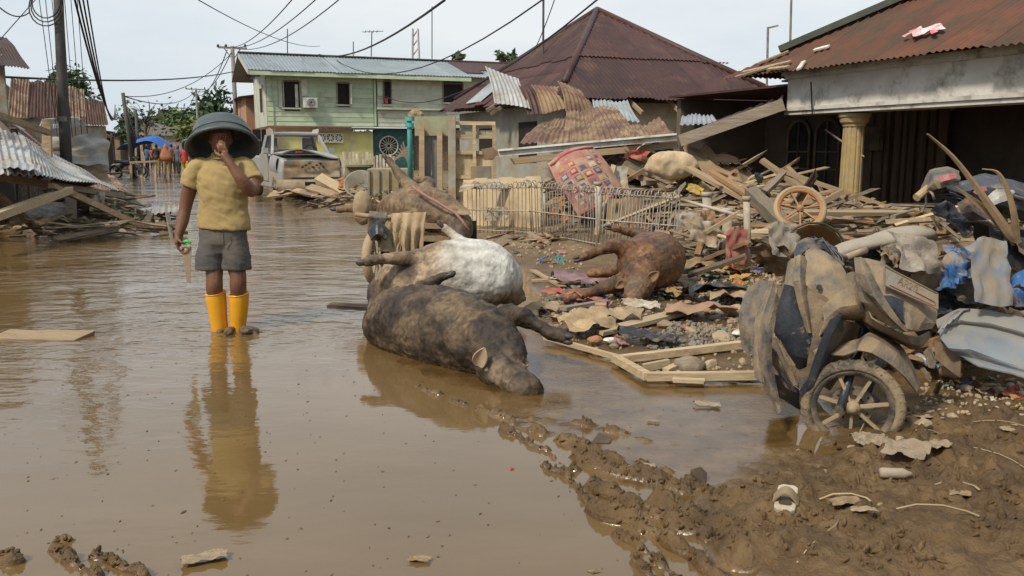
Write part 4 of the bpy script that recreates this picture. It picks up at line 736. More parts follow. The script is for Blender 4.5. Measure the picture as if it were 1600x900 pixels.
    for s in (-1, 1): obj('handle', MB().tube([Mx @ Vector((s * .27, .07, .03)), Mx @ Vector((s * .32, .05, .02)), Mx @ Vector((s * .325, 0, .018)), Mx @ Vector((s * .32, -.05, .02)), Mx @ Vector((s * .27, -.07, .03))], .011, 8), TUB, tb, smooth=True)
    # the hand saw
    h = q(283, 386, -.06); sT = thing('hand_saw', h, 'muddy hand saw with green and wooden grip held by the wading person', 'saw')
    o2 = [q(276, 384, -.07), q(286, 388, -.07), q(299, 396, -.06), q(297, 440, -.05), q(291, 441, -.05), q(284, 402, -.06)]
    obj('blade', MB().poly([q(284, 392, -.06), q(299, 386, -.06), q(297.5, 441, -.05), q(292, 440, -.05)], Vector((0, 1, 0)), .004), mat('rusty_blade', (.26, .17, .11), (.34, .30, .26), sc=6, rough=.5, mud=.35), sT)
    gr = MB(); limb(gr, [(q(281, 387, -.06), .012, .016), (q(285, 392, -.06), .016, .02), (q(291, 391, -.06), .014, .02), (q(296, 385, -.06), .012, .014)], n=10); obj('grip', gr, WOODY, sT, smooth=True)
    g2 = MB(); limb(g2, [(q(287, 379, -.055), .012, .012), (q(292, 377, -.06), .016, .014), (q(297, 379, -.06), .012, .012)], n=10); obj('green_grip', g2, mat('green_plastic', (.05, .45, .10), rough=.4), sT, smooth=True)
man()
# clump of mud and leaves at his boot
def foot_clump():
    mb = MB(); c = MAN + Vector((.14, -.1, 0)); rr = random.Random(3)
    for i in range(16): ball(mb, c + Vector((rr.uniform(-.17, .17), rr.uniform(-.06, .06), rr.uniform(-.02, .03))), (rr.uniform(.02, .05), rr.uniform(.02, .04), rr.uniform(.015, .035)))
    fuse('mud_clump', mb, mat('clump_mud', (.15, .10, .055), (.08, .055, .032), sc=14, rough=.5, bump=.8, bsc=40), .009, 1, disp=wrinkle(.03, 30), label='wet clump of mud and leaves at the yellow boots', cat='mud clump')
foot_clump()
# ------------------------------------------------------------------ people far down the street
def far_person(px, py, top, shirt, trousers, label, turn=0, scarf=None, carry=None, hgt=None):
    b = G(px, py, -.05); Y = b.y; h = hgt or max(1.35, min(1.72, (P(px, top, Y).z + .05))); k = h / 1.65; T = thing('person', b, label, 'person', 'people wading far down the street', (0, 0, turn)); sk = mat('far_skin', (.17, .085, .05), rough=.6, bump=0)
    v = lambda x, y, z: Vector((x * k, y * k, z * k)); mb = MB(); sw = random.uniform(-.12, .12)
    for s in (-1, 1):
        limb(mb, [(v(.09 * s, sw * s * .2, .80), .075), (v(.1 * s, sw * s * .6, .45), .055), (v(.1 * s, sw * s, .06), .045), (v(.1 * s, sw * s - .1, .03), .035)], n=8, k=3)
        limb(mb, [(v(.19 * s, 0, 1.36), .055), (v(.26 * s, .02, 1.1), .042), (v(.24 * s, -.1, .86), .035), (v(.23 * s, -.14, .78), .035)], n=8, k=3)
    limb(mb, [(v(0, 0, .82), .13, .1), (v(0, 0, 1.1), .13, .1), (v(0, 0, 1.36), .17, .1), (v(0, 0, 1.44), .07, .06), (v(0, 0, 1.5), .05, .05)], n=10, k=3, up=(0, 1, 0)); limb(mb, [(v(0, -.02, 1.50), .06, .07), (v(0, 0, 1.58), .075, .09), (v(0, 0, 1.64), .05, .06)], n=10, k=3, up=(0, 1, 0))
    def part(nm, m_, mt, sm_=True):
        me = mesh(nm, m_, mt, sm_); o = link(nm, me, T); return o
    part('body', mb, sk); c = MB(); limb(c, [(v(0, 0, .82), .165, .13), (v(0, 0, 1.1), .15, .12), (v(0, 0, 1.35), .19, .12), (v(0, 0, 1.42), .10, .08)], n=12, k=3, up=(0, 1, 0))
    for s in (-1, 1): limb(c, [(v(.16 * s, 0, 1.37), .07), (v(.24 * s, .01, 1.18), .06)], n=8, k=3)
    part('shirt', c, shirt); c = MB()
    for s in (-1, 1): limb(c, [(v(.08 * s, sw * s * .2, .84), .10), (v(.1 * s, sw * s * .6, .46), .075), (v(.1 * s, sw * s * .9, .2), .065)], n=8, k=3)
    part('trousers', c, trousers)
    if scarf: c = MB(); limb(c, [(v(0, .01, 1.66), .05, .06), (v(0, .02, 1.56), .10, .12), (v(0, .02, 1.42), .14, .14), (v(0, .03, 1.18), .27, .16), (v(0, .04, 1.02), .32, .17)], n=14, k=3, up=(0, 1, 0)); part('head_scarf', c, scarf)
    else: c = MB(); limb(c, [(v(0, .02, 1.57), .08, .095), (v(0, .02, 1.64), .065, .075)], n=10, k=3, up=(0, 1, 0)); part('hair', c, _mats['black_hair'])
    return T
def cl(n, c): return mat('cloth_' + n, c, tuple(k * .7 for k in c), sc=6, rough=.9, mud=.15, bump=.1, rnd=0)
MT_ = cl('muddy_trousers', (.30, .20, .09)); DKT = cl('dark_trousers', (.03, .03, .035))
far_person(262, 279, 226, cl('orange_brown', (.27, .13, .06)), MT_, 'person in rust brown head scarf seen wading far down the street', 3.1, scarf=cl('rust_scarf', (.36, .15, .07)))
far_person(247, 272, 226, cl('black_vest', (.02, .02, .025)), MT_, 'person in black top beside the rust brown head scarf, back turned', 3.0)
far_person(231, 265, 229, cl('blue_shirt', (.05, .16, .32)), DKT, 'person in blue shirt under the blue canopy far down the street', 2.6)
far_person(257, 265, 227, cl('maroon_shirt', (.24, .04, .045)), DKT, 'person in maroon shirt partly behind the rust brown head scarf', .4)
far_person(270, 268, 224, cl('brick_shirt', (.25, .06, .05)), DKT, 'tall person in brick red shirt in the wading crowd', 2.9)
far_person(280, 275, 228, cl('teal_grey', (.09, .14, .17)), DKT, 'person in grey-blue shirt standing beside the bright red shirt', -.3)
far_person(291, 277, 229, cl('bright_red', (.55, .03, .04)), cl('lime_boots', (.45, .5, .05)), 'person in bright red shirt in the crowd beside the tub', .2)
far_person(238, 262, 231, cl('pink_red', (.42, .10, .10)), DKT, 'person in pinkish red shirt behind the blue shirt', 0)
far_person(300, 276, 222, cl('yellow_grey', (.34, .30, .17)), DKT, 'person in straw-coloured top at the edge of the wading crowd', 0)
far_person(252, 258, 232, cl('white_grey', (.5, .5, .5)), DKT, 'person in pale shirt at the back of the far crowd', .5)
far_person(277, 260, 230, cl('navy', (.04, .06, .12)), DKT, 'person in navy shirt at the back of the far crowd', 2.8)
# ------------------------------------------------------------------ bent panels given by rows of (px, py, depth)
def _cat(vals, t):
    n = len(vals) - 1; f = min(max(t, 0), 1) * n; i = min(int(f), n - 1); u = f - i
    if n == 1: return vals[0] * (1 - u) + vals[1] * u
    a = vals[i - 1] if i else 2 * vals[0] - vals[1]; b, c = vals[i], vals[i + 1]; d = vals[i + 2] if i + 2 <= n else 2 * vals[n] - vals[n - 1]
    return .5 * (2 * b + (c - a) * u + (2 * a - 5 * b + 4 * c - d) * u * u + (3 * b - a - 3 * c + d) * u ** 3)
def _lin(vals, t):
    n = len(vals) - 1; f = min(max(t, 0), 1) * n; i = min(int(f), n - 1); u = f - i; return vals[i] * (1 - u) + vals[i + 1] * u
def patch(rows, nu=12, nv=10, crumple=0, seed=1, lin=False):
    R_ = [[P(*p) for p in r] for r in rows]
    def f(a, b):
        p = _cat([_cat(r, a) for r in R_], b)
        if lin: p = p * .25 + _lin([_lin(r, a) for r in R_], b) * .75
        if crumple: p = p + Vector([crumple * (float(fbm(a * (4 if lin else 7), b * (4 if lin else 7), k * 3.3, 3, seed)) - .5) for k in range(3)])
        return p
    return MB().grid(f, nu, nv)
def panel(name, rows, mt, parent, th=.006, crumple=0, seed=1, nu=12, nv=10, label=None, cat=None, group=None):
    lin = parent is not None and parent.name.startswith(('wrecked', 'car'))
    if lin: nu = (len(rows[0]) - 1) * 4; nv = (len(rows) - 1) * 4
    o = mods(obj(name, patch(rows, nu, nv, crumple, seed, lin), mt, parent, label, cat, group, smooth=True), solid=min(th, .008) if lin else th)
    if lin: o.modifiers['e'].split_angle = R(14)
    return o
PL = mat('muddy_black_plastic', (.020, .022, .028), (.035, .042, .056), sc=5, rough=.35, mud=.46, mudc=(.28, .21, .13), msc=9, bump=.45, bsc=35, rnd=.12, edge=.14)
PLM = mat('mud_caked_plastic', (.035, .042, .055), (.07, .08, .095), sc=6, rough=.45, mud=.60, mudc=(.34, .25, .145), msc=9, bump=.45, bsc=35, rnd=.12, edge=.16)
PLD = mat('dark_plastic', (.016, .018, .024), (.04, .045, .055), sc=7, rough=.3, mud=.24, mudc=(.28, .21, .13), msc=9, bump=.25, bsc=40, rnd=.1, edge=.05)
RUB = mat('muddy_rubber', (.05, .046, .04), (.03, .028, .026), sc=8, rough=.8, mud=.5, mudc=(.31, .235, .145), msc=6, bump=.35, bsc=45, rnd=.05, edge=.08)
CHR = mat('dull_metal', (.22, .20, .17), (.12, .11, .10), sc=9, rough=.4, mud=.45, mudc=(.33, .25, .155), msc=7, metal=.6, rnd=.1)
TANW = mat('mud_coated_alloy', (.38, .285, .165), (.25, .19, .12), sc=9, rough=.75, mud=.35, mudc=(.40, .30, .18), msc=6, rnd=.1)
def wheel(parent, c, axis, r, tw, spokes, tyre_m, rim_m, sp_m, disc=True, twin=False, treads=0, name='wheel'):
    a = Vector(axis).normalized(); M = a.to_track_quat('Z', 'Y').to_matrix().to_4x4(); M.translation = Vector(c); w = thing_part(name, c, parent)
    ri = r - tw * .66; n = 56
    prof = [(ri, -tw * .38), (ri + tw * .15, -tw * .5), (r - tw * .45, -tw * .52), (r - tw * .15, -tw * .38), (r, -tw * .08), (r, tw * .08), (r - tw * .15, tw * .38), (r - tw * .45, tw * .52), (ri + tw * .15, tw * .5), (ri, tw * .38)]
    ty = obj('tyre', MB().lathe(prof, n, M, close=True), tyre_m, w, smooth=True)
    mb = MB()
    for k in range(treads):
        b = k * 2 * math.pi / treads
        for s in (-1, 1):
            q = []
            for (rr, z, o) in ((r - .002, 0, 0), (r - tw * .085, tw * .26, .05), (r - tw * .34, tw * .475, .09)):
                q.append(M @ Vector((rr * math.cos(b + o), rr * math.sin(b + o), s * z)))
            mb.beam(q[0], q[1], .008, .005, a); mb.beam(q[1], q[2], .007, .005, a)
    if treads: obj('tread_blocks', mb, tyre_m, ty)['kind'] = 'stuff'
    rp = [(ri + .006, -tw * .40), (ri + .004, -tw * .32), (ri - .012, -tw * .28), (ri - .016, 0), (ri - .012, tw * .28), (ri + .004, tw * .32), (ri + .006, tw * .40), (ri - .006, tw * .38), (ri - .022, tw * .24), (ri - .026, 0), (ri - .022, -tw * .24), (ri - .006, -tw * .38)]
    obj('rim', MB().lathe(rp, n, M, close=True), rim_m, w, smooth=True)
    obj('hub', MB().lathe([(0, -tw * .62), (.018, -tw * .62), (.02, -tw * .4), (.034, -tw * .34), (.034, tw * .34), (.02, tw * .4), (.018, tw * .62), (0, tw * .62)], 20, M), sp_m, w, smooth=True)
    for k in range(spokes):
        b = k * 2 * math.pi / spokes + .2
        for e in ((-.10, .10) if twin else (0,)):
            p = M @ Vector((.035 * math.cos(b), .035 * math.sin(b), 0)); q = M @ Vector(((ri - .01) * math.cos(b + e), (ri - .01) * math.sin(b + e), 0)); obj('spoke', MB().beam(p, q, .014 if not twin else .012, .018, a), sp_m, w)
    if disc:
        z = -tw * .55; d = obj('brake_disc', MB().lathe([(.05, z), (.098, z), (.098, z + .005), (.05, z + .005)], 28, M, close=True), CHR, w)
        for k in range(12): b = k * .5236; obj('disc_hole', MB().lathe([(0, z - .0002), (.006, z - .0002), (.006, z + .0056), (0, z + .0056)], 8, M @ Matrix.Translation((.078 * math.cos(b), .078 * math.sin(b), 0))), BLACK, d)
    return w
# ------------------------------------------------------------------ the wrecked scooter in front
def scooter():
    c = P(1332, 636, 3.98); T = thing('wrecked_scooter', Vector((c.x - .2, c.y + .25, 0)), 'mud-caked dark scooter lying tilted with its cast front wheel and number plate showing', 'scooter')
    ax = Vector((-.36, -.92, -.06)).normalized(); wheel(T, c, ax, .234, .074, 7, RUB, PL, TANW, True, False, 34, 'front_wheel')
    # fork and brake caliper
    f0 = c + ax * .085; obj('fork_leg', MB().tube([P(1313, 638, 3.96), P(1322, 606, 4.0), P(1338, 556, 4.08), P(1352, 515, 4.14)], [.02, .021, .024, .024], 10), PLD, T, smooth=True); obj('fork_leg', MB().tube([P(1345, 640, 4.2), P(1360, 600, 4.22), P(1385, 545, 4.28)], [.02, .021, .022], 10), PLD, T, smooth=True)
    obj('axle_nut', MB().lathe([(0, 0), (.02, 0), (.02, .03), (0, .03)], 6, Matrix.Translation(P(1311, 637, 3.95)) @ ax.to_track_quat('Z', 'Y').to_matrix().to_4x4()), CHR, T); obj('axle', MB().tube([P(1308, 638, 3.94), P(1352, 642, 4.22)], .011, 8), CHR, T)
    obj('brake_caliper', MB().box(P(1358, 626, 4.02), (.07, .05, .06), Euler((.2, .4, .3))), PLD, T); obj('brake_hose', MB().tube([P(1356, 620, 4.0), P(1366, 590, 4.05), P(1352, 560, 4.1)], .006, 6), PLD, T, smooth=True)
    # front mudguard
    panel('front_mudguard', [[(1330, 562, 4.02), (1340, 548, 3.96), (1362, 552, 3.9), (1392, 570, 3.88), (1414, 590, 3.9), (1431, 612, 3.95)], [(1336, 540, 4.04), (1352, 524, 3.99), (1375, 534, 3.93), (1402, 552, 3.92), (1421, 580, 3.94), (1434, 606, 3.97)], [(1352, 518, 4.16), (1368, 516, 4.14), (1386, 526, 4.12), (1410, 544, 4.12), (1426, 572, 4.12), (1437, 600, 4.1)]], PLM, T, .008)
    panel('mudguard_tail', [[(1299, 554, 4.02), (1318, 556, 3.99), (1342, 548, 3.98)], [(1312, 541, 4.06), (1330, 533, 4.05), (1348, 528, 4.06)]], PLM, T, .008)
    # nose: upper cowl, headlight blade, lower lip
    panel('nose_cowl', [[(1336, 403, 4.05), (1354, 404, 4.0), (1380, 412, 4.0), (1420, 440, 4.02), (1462, 474, 4.08)], [(1338, 440, 3.98), (1362, 440, 3.9), (1390, 452, 3.88), (1430, 476, 3.92), (1463, 492, 4.02)], [(1346, 470, 3.96), (1374, 478, 3.86), (1400, 492, 3.83), (1436, 505, 3.88), (1461, 505, 3.98)], [(1375, 500, 3.95), (1395, 512, 3.86), (1412, 518, 3.84), (1432, 518, 3.88), (1455, 513, 3.96)]], PLM, T, .008, .006, 3)
    panel('headlight_blade', [[(1335, 404, 3.98), (1346, 402, 3.95), (1356, 414, 3.93)], [(1338, 426, 3.93), (1352, 430, 3.88), (1368, 440, 3.87)], [(1348, 452, 3.89), (1366, 464, 3.83), (1384, 470, 3.83)], [(1374, 484, 3.85), (1390, 494, 3.80), (1402, 496, 3.81)], [(1408, 514, 3.83), (1414, 518, 3.80), (1420, 519, 3.82)]], PL, T, .012)
    panel('headlight_blade', [[(1404, 478, 3.86), (1420, 486, 3.86), (1446, 494, 3.92)], [(1408, 494, 3.83), (1422, 500, 3.83), (1440, 504, 3.88)], [(1416, 514, 3.81), (1424, 516, 3.82), (1434, 515, 3.86)]], PLM, T, .01)
    panel('headlight_lens', [[(1376, 462, 3.85), (1392, 462, 3.84), (1412, 470, 3.84)], [(1386, 476, 3.83), (1398, 482, 3.82), (1410, 488, 3.82)], [(1400, 494, 3.82), (1408, 500, 3.81), (1414, 506, 3.81)]], PLD, T, .01)
    panel('nose_lip', [[(1352, 470, 3.98), (1362, 496, 3.95), (1392, 514, 3.9), (1416, 524, 3.86), (1436, 526, 3.9), (1452, 518, 3.98)], [(1350, 500, 4.02), (1370, 512, 3.98), (1398, 524, 3.93), (1424, 536, 3.9), (1438, 540, 3.95), (1450, 530, 4.0)], [(1362, 515, 4.15), (1384, 524, 4.15), (1404, 534, 4.13), (1424, 545, 4.1), (1436, 545, 4.1), (1446, 535, 4.1)]], PLM, T, .008)
    # front apron, from the nose sweeping down to the left of the wheel
    panel('front_apron', [[(1338, 420, 4.02), (1330, 445, 4.0), (1302, 462, 3.98), (1285, 480, 4.0)], [(1350, 470, 4.0), (1338, 476, 3.95), (1312, 480, 3.94), (1288, 500, 3.97)], [(1366, 500, 4.05), (1345, 492, 3.98), (1312, 492, 3.96), (1280, 524, 3.98)], [(1370, 512, 4.2), (1345, 500, 4.15), (1314, 500, 4.12), (1288, 530, 4.1)]], PLM, T, .008)
    panel('apron_side', [[(1312, 478, 3.95), (1314, 494, 3.95), (1318, 512, 4.0)], [(1296, 500, 3.96), (1300, 520, 3.96), (1308, 536, 4.02)], [(1278, 545, 3.97), (1284, 560, 3.98), (1294, 566, 4.05)], [(1262, 590, 4.0), (1270, 602, 4.0), (1280, 596, 4.1)], [(1248, 612, 4.05), (1254, 622, 4.05), (1266, 616, 4.15)]], PLD, T, .01)
    panel('apron_inner', [[(1318, 500, 4.0), (1336, 505, 4.12), (1350, 512, 4.25)], [(1304, 536, 4.02), (1316, 545, 4.15), (1330, 552, 4.28)], [(1286, 570, 4.06), (1300, 580, 4.18), (1310, 590, 4.3)], [(1268, 596, 4.12), (1284, 602, 4.22), (1296, 610, 4.34)]], PLM, T, .008)
    # leg shield: dome plate, side strip, black inner plate
    panel('leg_shield', [[(1259, 392, 4.22), (1272, 386, 4.22), (1292, 396, 4.2), (1314, 414, 4.16)], [(1257, 420, 4.14), (1278, 414, 4.12), (1302, 420, 4.1), (1328, 440, 4.08)], [(1260, 446, 4.08), (1282, 444, 4.04), (1308, 448, 4.02), (1336, 462, 4.0)], [(1270, 452, 4.06), (1288, 462, 4.02), (1300, 472, 4.0), (1312, 478, 3.98)]], PLM, T, .01)
    obj('shield_bolt', MB().lathe([(0, 0), (.014, 0), (.012, .008), (0, .008)], 12, Matrix.Translation(P(1280, 449, 4.02)) @ Vector((-.2, -1, .2)).to_track_quat('Z', 'Y').to_matrix().to_4x4()), PLD, T)
    panel('shield_strip', [[(1242, 402, 4.16), (1250, 398, 4.14), (1258, 402, 4.16)], [(1240, 440, 4.1), (1250, 438, 4.07), (1260, 444, 4.1)], [(1248, 478, 4.08), (1256, 476, 4.05), (1262, 480, 4.07)], [(1262, 520, 4.06), (1266, 520, 4.04), (1268, 522, 4.06)]], PLM, T, .012)
    panel('shield_lower', [[(1262, 450, 4.08), (1276, 462, 4.05), (1292, 474, 4.02)], [(1262, 480, 4.08), (1276, 490, 4.05), (1286, 494, 4.03)], [(1264, 505, 4.08), (1270, 512, 4.06), (1278, 512, 4.05)], [(1267, 528, 4.07), (1270, 530, 4.06), (1273, 526, 4.06)]], PLM, T, .008)
    panel('inner_plate', [[(1226, 444, 4.12), (1236, 446, 4.1), (1246, 452, 4.1)], [(1216, 478, 4.12), (1234, 486, 4.08), (1256, 500, 4.08)], [(1210, 518, 4.12), (1238, 530, 4.07), (1268, 530, 4.06)], [(1222, 545, 4.12), (1244, 556, 4.07), (1262, 560, 4.06)], [(1242, 572, 4.12), (1250, 577, 4.1), (1260, 572, 4.1)]], PLD, T, .008)
    panel('top_fairing', [[(1240, 396, 4.3), (1248, 378, 4.32), (1262, 372, 4.34), (1285, 376, 4.36), (1304, 396, 4.32)], [(1244, 412, 4.2), (1254, 396, 4.22), (1264, 388, 4.24), (1290, 390, 4.26), (1318, 414, 4.2)]], PL, T, .02, .012, 5)
    panel('outer_strip', [[(1232, 410, 4.2), (1238, 404, 4.16), (1244, 404, 4.14)], [(1226, 446, 4.16), (1234, 444, 4.12), (1242, 446, 4.1)], [(1220, 474, 4.14), (1224, 476, 4.12), (1228, 476, 4.12)]], PLM, T, .01)
    # footboard skirts and broken blades on the left
    for k, r in enumerate([[[(1208, 522, 4.1), (1214, 528, 4.06), (1220, 532, 4.08)], [(1224, 556, 4.08), (1232, 566, 4.04), (1240, 572, 4.06)], [(1236, 596, 4.08), (1244, 602, 4.06), (1248, 606, 4.08)]], [[(1196, 545, 4.2), (1206, 545, 4.16), (1214, 552, 4.14)], [(1214, 580, 4.18), (1226, 590, 4.14), (1236, 598, 4.12)], [(1230, 606, 4.16), (1238, 610, 4.14), (1246, 612, 4.12)]]]): panel('footboard_skirt', r, PL if k else PLM, T, .012, .02, 9 + k)
    panel('broken_blade', [[(1206, 452, 4.2), (1214, 458, 4.16), (1219, 470, 4.16)], [(1190, 500, 4.16), (1198, 508, 4.1), (1206, 516, 4.1)], [(1184, 545, 4.12), (1196, 556, 4.05), (1206, 566, 4.06)], [(1196, 600, 4.04), (1206, 606, 3.98), (1214, 612, 4.0)], [(1216, 645, 3.93), (1218, 646, 3.92), (1220, 640, 3.93)]], PL, T, .012, .01, 4)
    panel('broken_blade', [[(1200, 446, 4.3), (1208, 440, 4.28), (1216, 452, 4.26)], [(1180, 500, 4.28), (1190, 500, 4.22), (1202, 510, 4.2)], [(1176, 548, 4.22), (1184, 552, 4.16), (1192, 560, 4.16)], [(1180, 590, 4.15), (1190, 596, 4.1), (1196, 602, 4.1)]], PLM, T, .012, .02, 6)
    panel('rear_cover', [[(1168, 446, 4.5), (1190, 438, 4.46), (1212, 444, 4.42)], [(1158, 480, 4.46), (1184, 478, 4.4), (1206, 486, 4.36)], [(1154, 510, 4.42), (1174, 520, 4.34), (1192, 530, 4.3)], [(1162, 545, 4.36), (1176, 555, 4.3), (1184, 560, 4.28)]], PL, T, .012, .03, 7)
    panel('belly_pan', [[(1200, 580, 4.3), (1222, 590, 4.25), (1246, 610, 4.2)], [(1205, 610, 4.4), (1228, 625, 4.35), (1250, 640, 4.3)]], PLD, T, .02, .02, 8)
    # main tube, handlebar, seat
    obj('frame_tube', MB().tube([P(1350, 516, 4.2), P(1318, 440, 4.3), P(1290, 400, 4.36), P(1262, 382, 4.4)], .025, 8), PLD, T, smooth=True); obj('handlebar', MB().tube([P(1236, 400, 4.5), P(1258, 380, 4.42), P(1290, 392, 4.4), P(1322, 402, 4.5), P(1352, 392, 4.6)], .013, 8), CHR, T, smooth=True); obj('grip', MB().tube([P(1322, 402, 4.5), P(1352, 391, 4.6)], .019, 8), mat('tan_pipe', (.40, .29, .19), rough=.7, mud=.4), T, smooth=True)
    for k in range(3): obj('cable', MB().tube([P(1262 + 8 * k, 380, 4.35), P(1285 + 7 * k, 372 + 6 * k, 4.3), P(1306 + 5 * k, 402, 4.25), P(1322, 430, 4.2)], .006, 5), PLD, T, smooth=True)
    st = MB(); limb(st, [(P(1300, 398, 4.75), .05, .03), (P(1330, 386, 4.85), .07, .035), (P(1370, 378, 5.0), .09, .04), (P(1405, 369, 5.15), .11, .05), (P(1438, 364, 5.25), .10, .045), (P(1452, 368, 5.28), .06, .03)], n=16); obj('seat', st, mat('mud_seat', (.36, .31, .24), (.27, .23, .18), sc=6, rough=.8, mud=.4, mudc=(.40, .34, .26)), T, smooth=True)
    panel('seat_base', [[(1300, 404, 4.7), (1350, 392, 4.85), (1420, 384, 5.1), (1458, 378, 5.2)], [(1306, 418, 4.7), (1356, 412, 4.85), (1426, 404, 5.1), (1462, 396, 5.2)]], PLD, T, .02, .03, 10)
    # number plate
    pl = [P(1381, 416, 3.86), P(1464, 459, 3.94), P(1464, 483, 3.92), P(1380, 445, 3.84)]; nr = (pl[1] - pl[0]).cross(pl[3] - pl[0]).normalized(); nr = nr if nr.y < 0 else -nr
    PLT = mat('muddy_plate', (.36, .33, .30), (.28, .25, .22), sc=9, rough=.7, mud=.6, mudc=(.36, .27, .18), msc=9, bump=.2); q = lambda a, b: (pl[0] * (1 - a) + pl[1] * a) * (1 - b) + (pl[3] * (1 - a) + pl[2] * a) * b
    n_ = obj('number_plate', MB().poly([q(0.02, 0), q(.96, 0), q(1, .1), q(1, .95), q(.97, 1), q(0, 1)], nr, .006), PLT, T); EDG = mat('plate_edge', (.30, .24, .17), rough=.7, mud=.4); RED = mat('plate_red', (.42, .09, .06), (.36, .2, .13), sc=14, rough=.7, mud=.35, mudc=(.36, .27, .18), msc=14)
    e = nr * .005
    for a, b in (((.0, .0), (1, 0)), ((0, 1), (1, 1)), ((0, 0), (0, 1)), ((1, 0), (1, 1))): obj('raised_border', MB().tube([q(*a) + e * .7, q(*b) + e * .7], .004, 6), EDG, n_)
    obj('red_line', MB().beam(q(.1, .86) + e, q(.93, .90) + e, .004, .006, nr), RED, n_); obj('date_frame', MB().beam(q(.58, .56) + e, q(.95, .62) + e, .004, .005, nr), EDG, n_); obj('date_frame', MB().beam(q(.95, .62) + e, q(.95, .80) + e, .004, .005, nr), EDG, n_)
    cu = bpy.data.curves.new('plate_digits', 'FONT'); cu.body = 'AR20'; cu.size = .052; cu.extrude = .0012; to = bpy.data.objects.new('tmp', cu); COL.objects.link(to); dg = bpy.context.evaluated_depsgraph_get(); tm = bpy.data.meshes.new_from_object(to.evaluated_get(dg)); bpy.data.objects.remove(to)
    xx = (pl[1] - pl[0]).normalized(); yy = nr.cross(xx).normalized(); yy = yy if yy.z > 0 else -yy; Mx = Matrix((xx, yy, nr)).transposed().to_4x4(); Mx.translation = q(.24, .58) + nr * .0035; tm.transform(Mx); mb = MB(); mb.add([v.co for v in tm.vertices], [tuple(p.vertices) for p in tm.polygons]); obj('plate_digits', mb, mat('worn_digits', (.05, .055, .06), (.3, .24, .17), sc=30, rough=.7, mud=.4, msc=25), n_)
scooter()
# ------------------------------------------------------------------ bicycle wheel and green arch behind
BW = thing('bicycle_wheel', P(1250, 345, 8.2), 'tan muddy wheel with orange spokes propped in the planks by the yellow column', 'wheel')
OR = mat('orange_spokes', (.38, .15, .045), (.25, .11, .04), rough=.7, mud=.42)
wheel(BW, P(1250, 326, 8.2), (-.15, -.8, .5), .245, .065, 7, mat('tan_tyre', (.36, .27, .17), (.28, .2, .12), rough=.85, mud=.4, rnd=0), OR, OR, False, False)
GA = thing('cart_arch', P(1270, 400, 5.0), 'dark green curved mudguard arch with rust brown inside behind the scooter', 'mudguard')
arc = lambda r, Y, k=0: [(1272 + r * math.cos(math.radians(a)) * 1.0, 396 - (r * .95) * math.sin(math.radians(a)) + 0, Y) for a in (182, 155, 128, 100, 72, 45, 20, -4)]
panel('arch_skin', [arc(52, 5.0), arc(50, 5.25)], mat('green_black', (.03, .04, .025), (.05, .055, .03), rough=.6, mud=.25), GA, .015); panel('inner_skin', [arc(47, 5.05), [(x * .5 + 636, y * .5 + 205, 5.35) for x, y, _ in arc(47, 5)]], mat('rust_brown_skin', (.34, .19, .09), (.25, .14, .07), rough=.8, mud=.35), GA, .008)
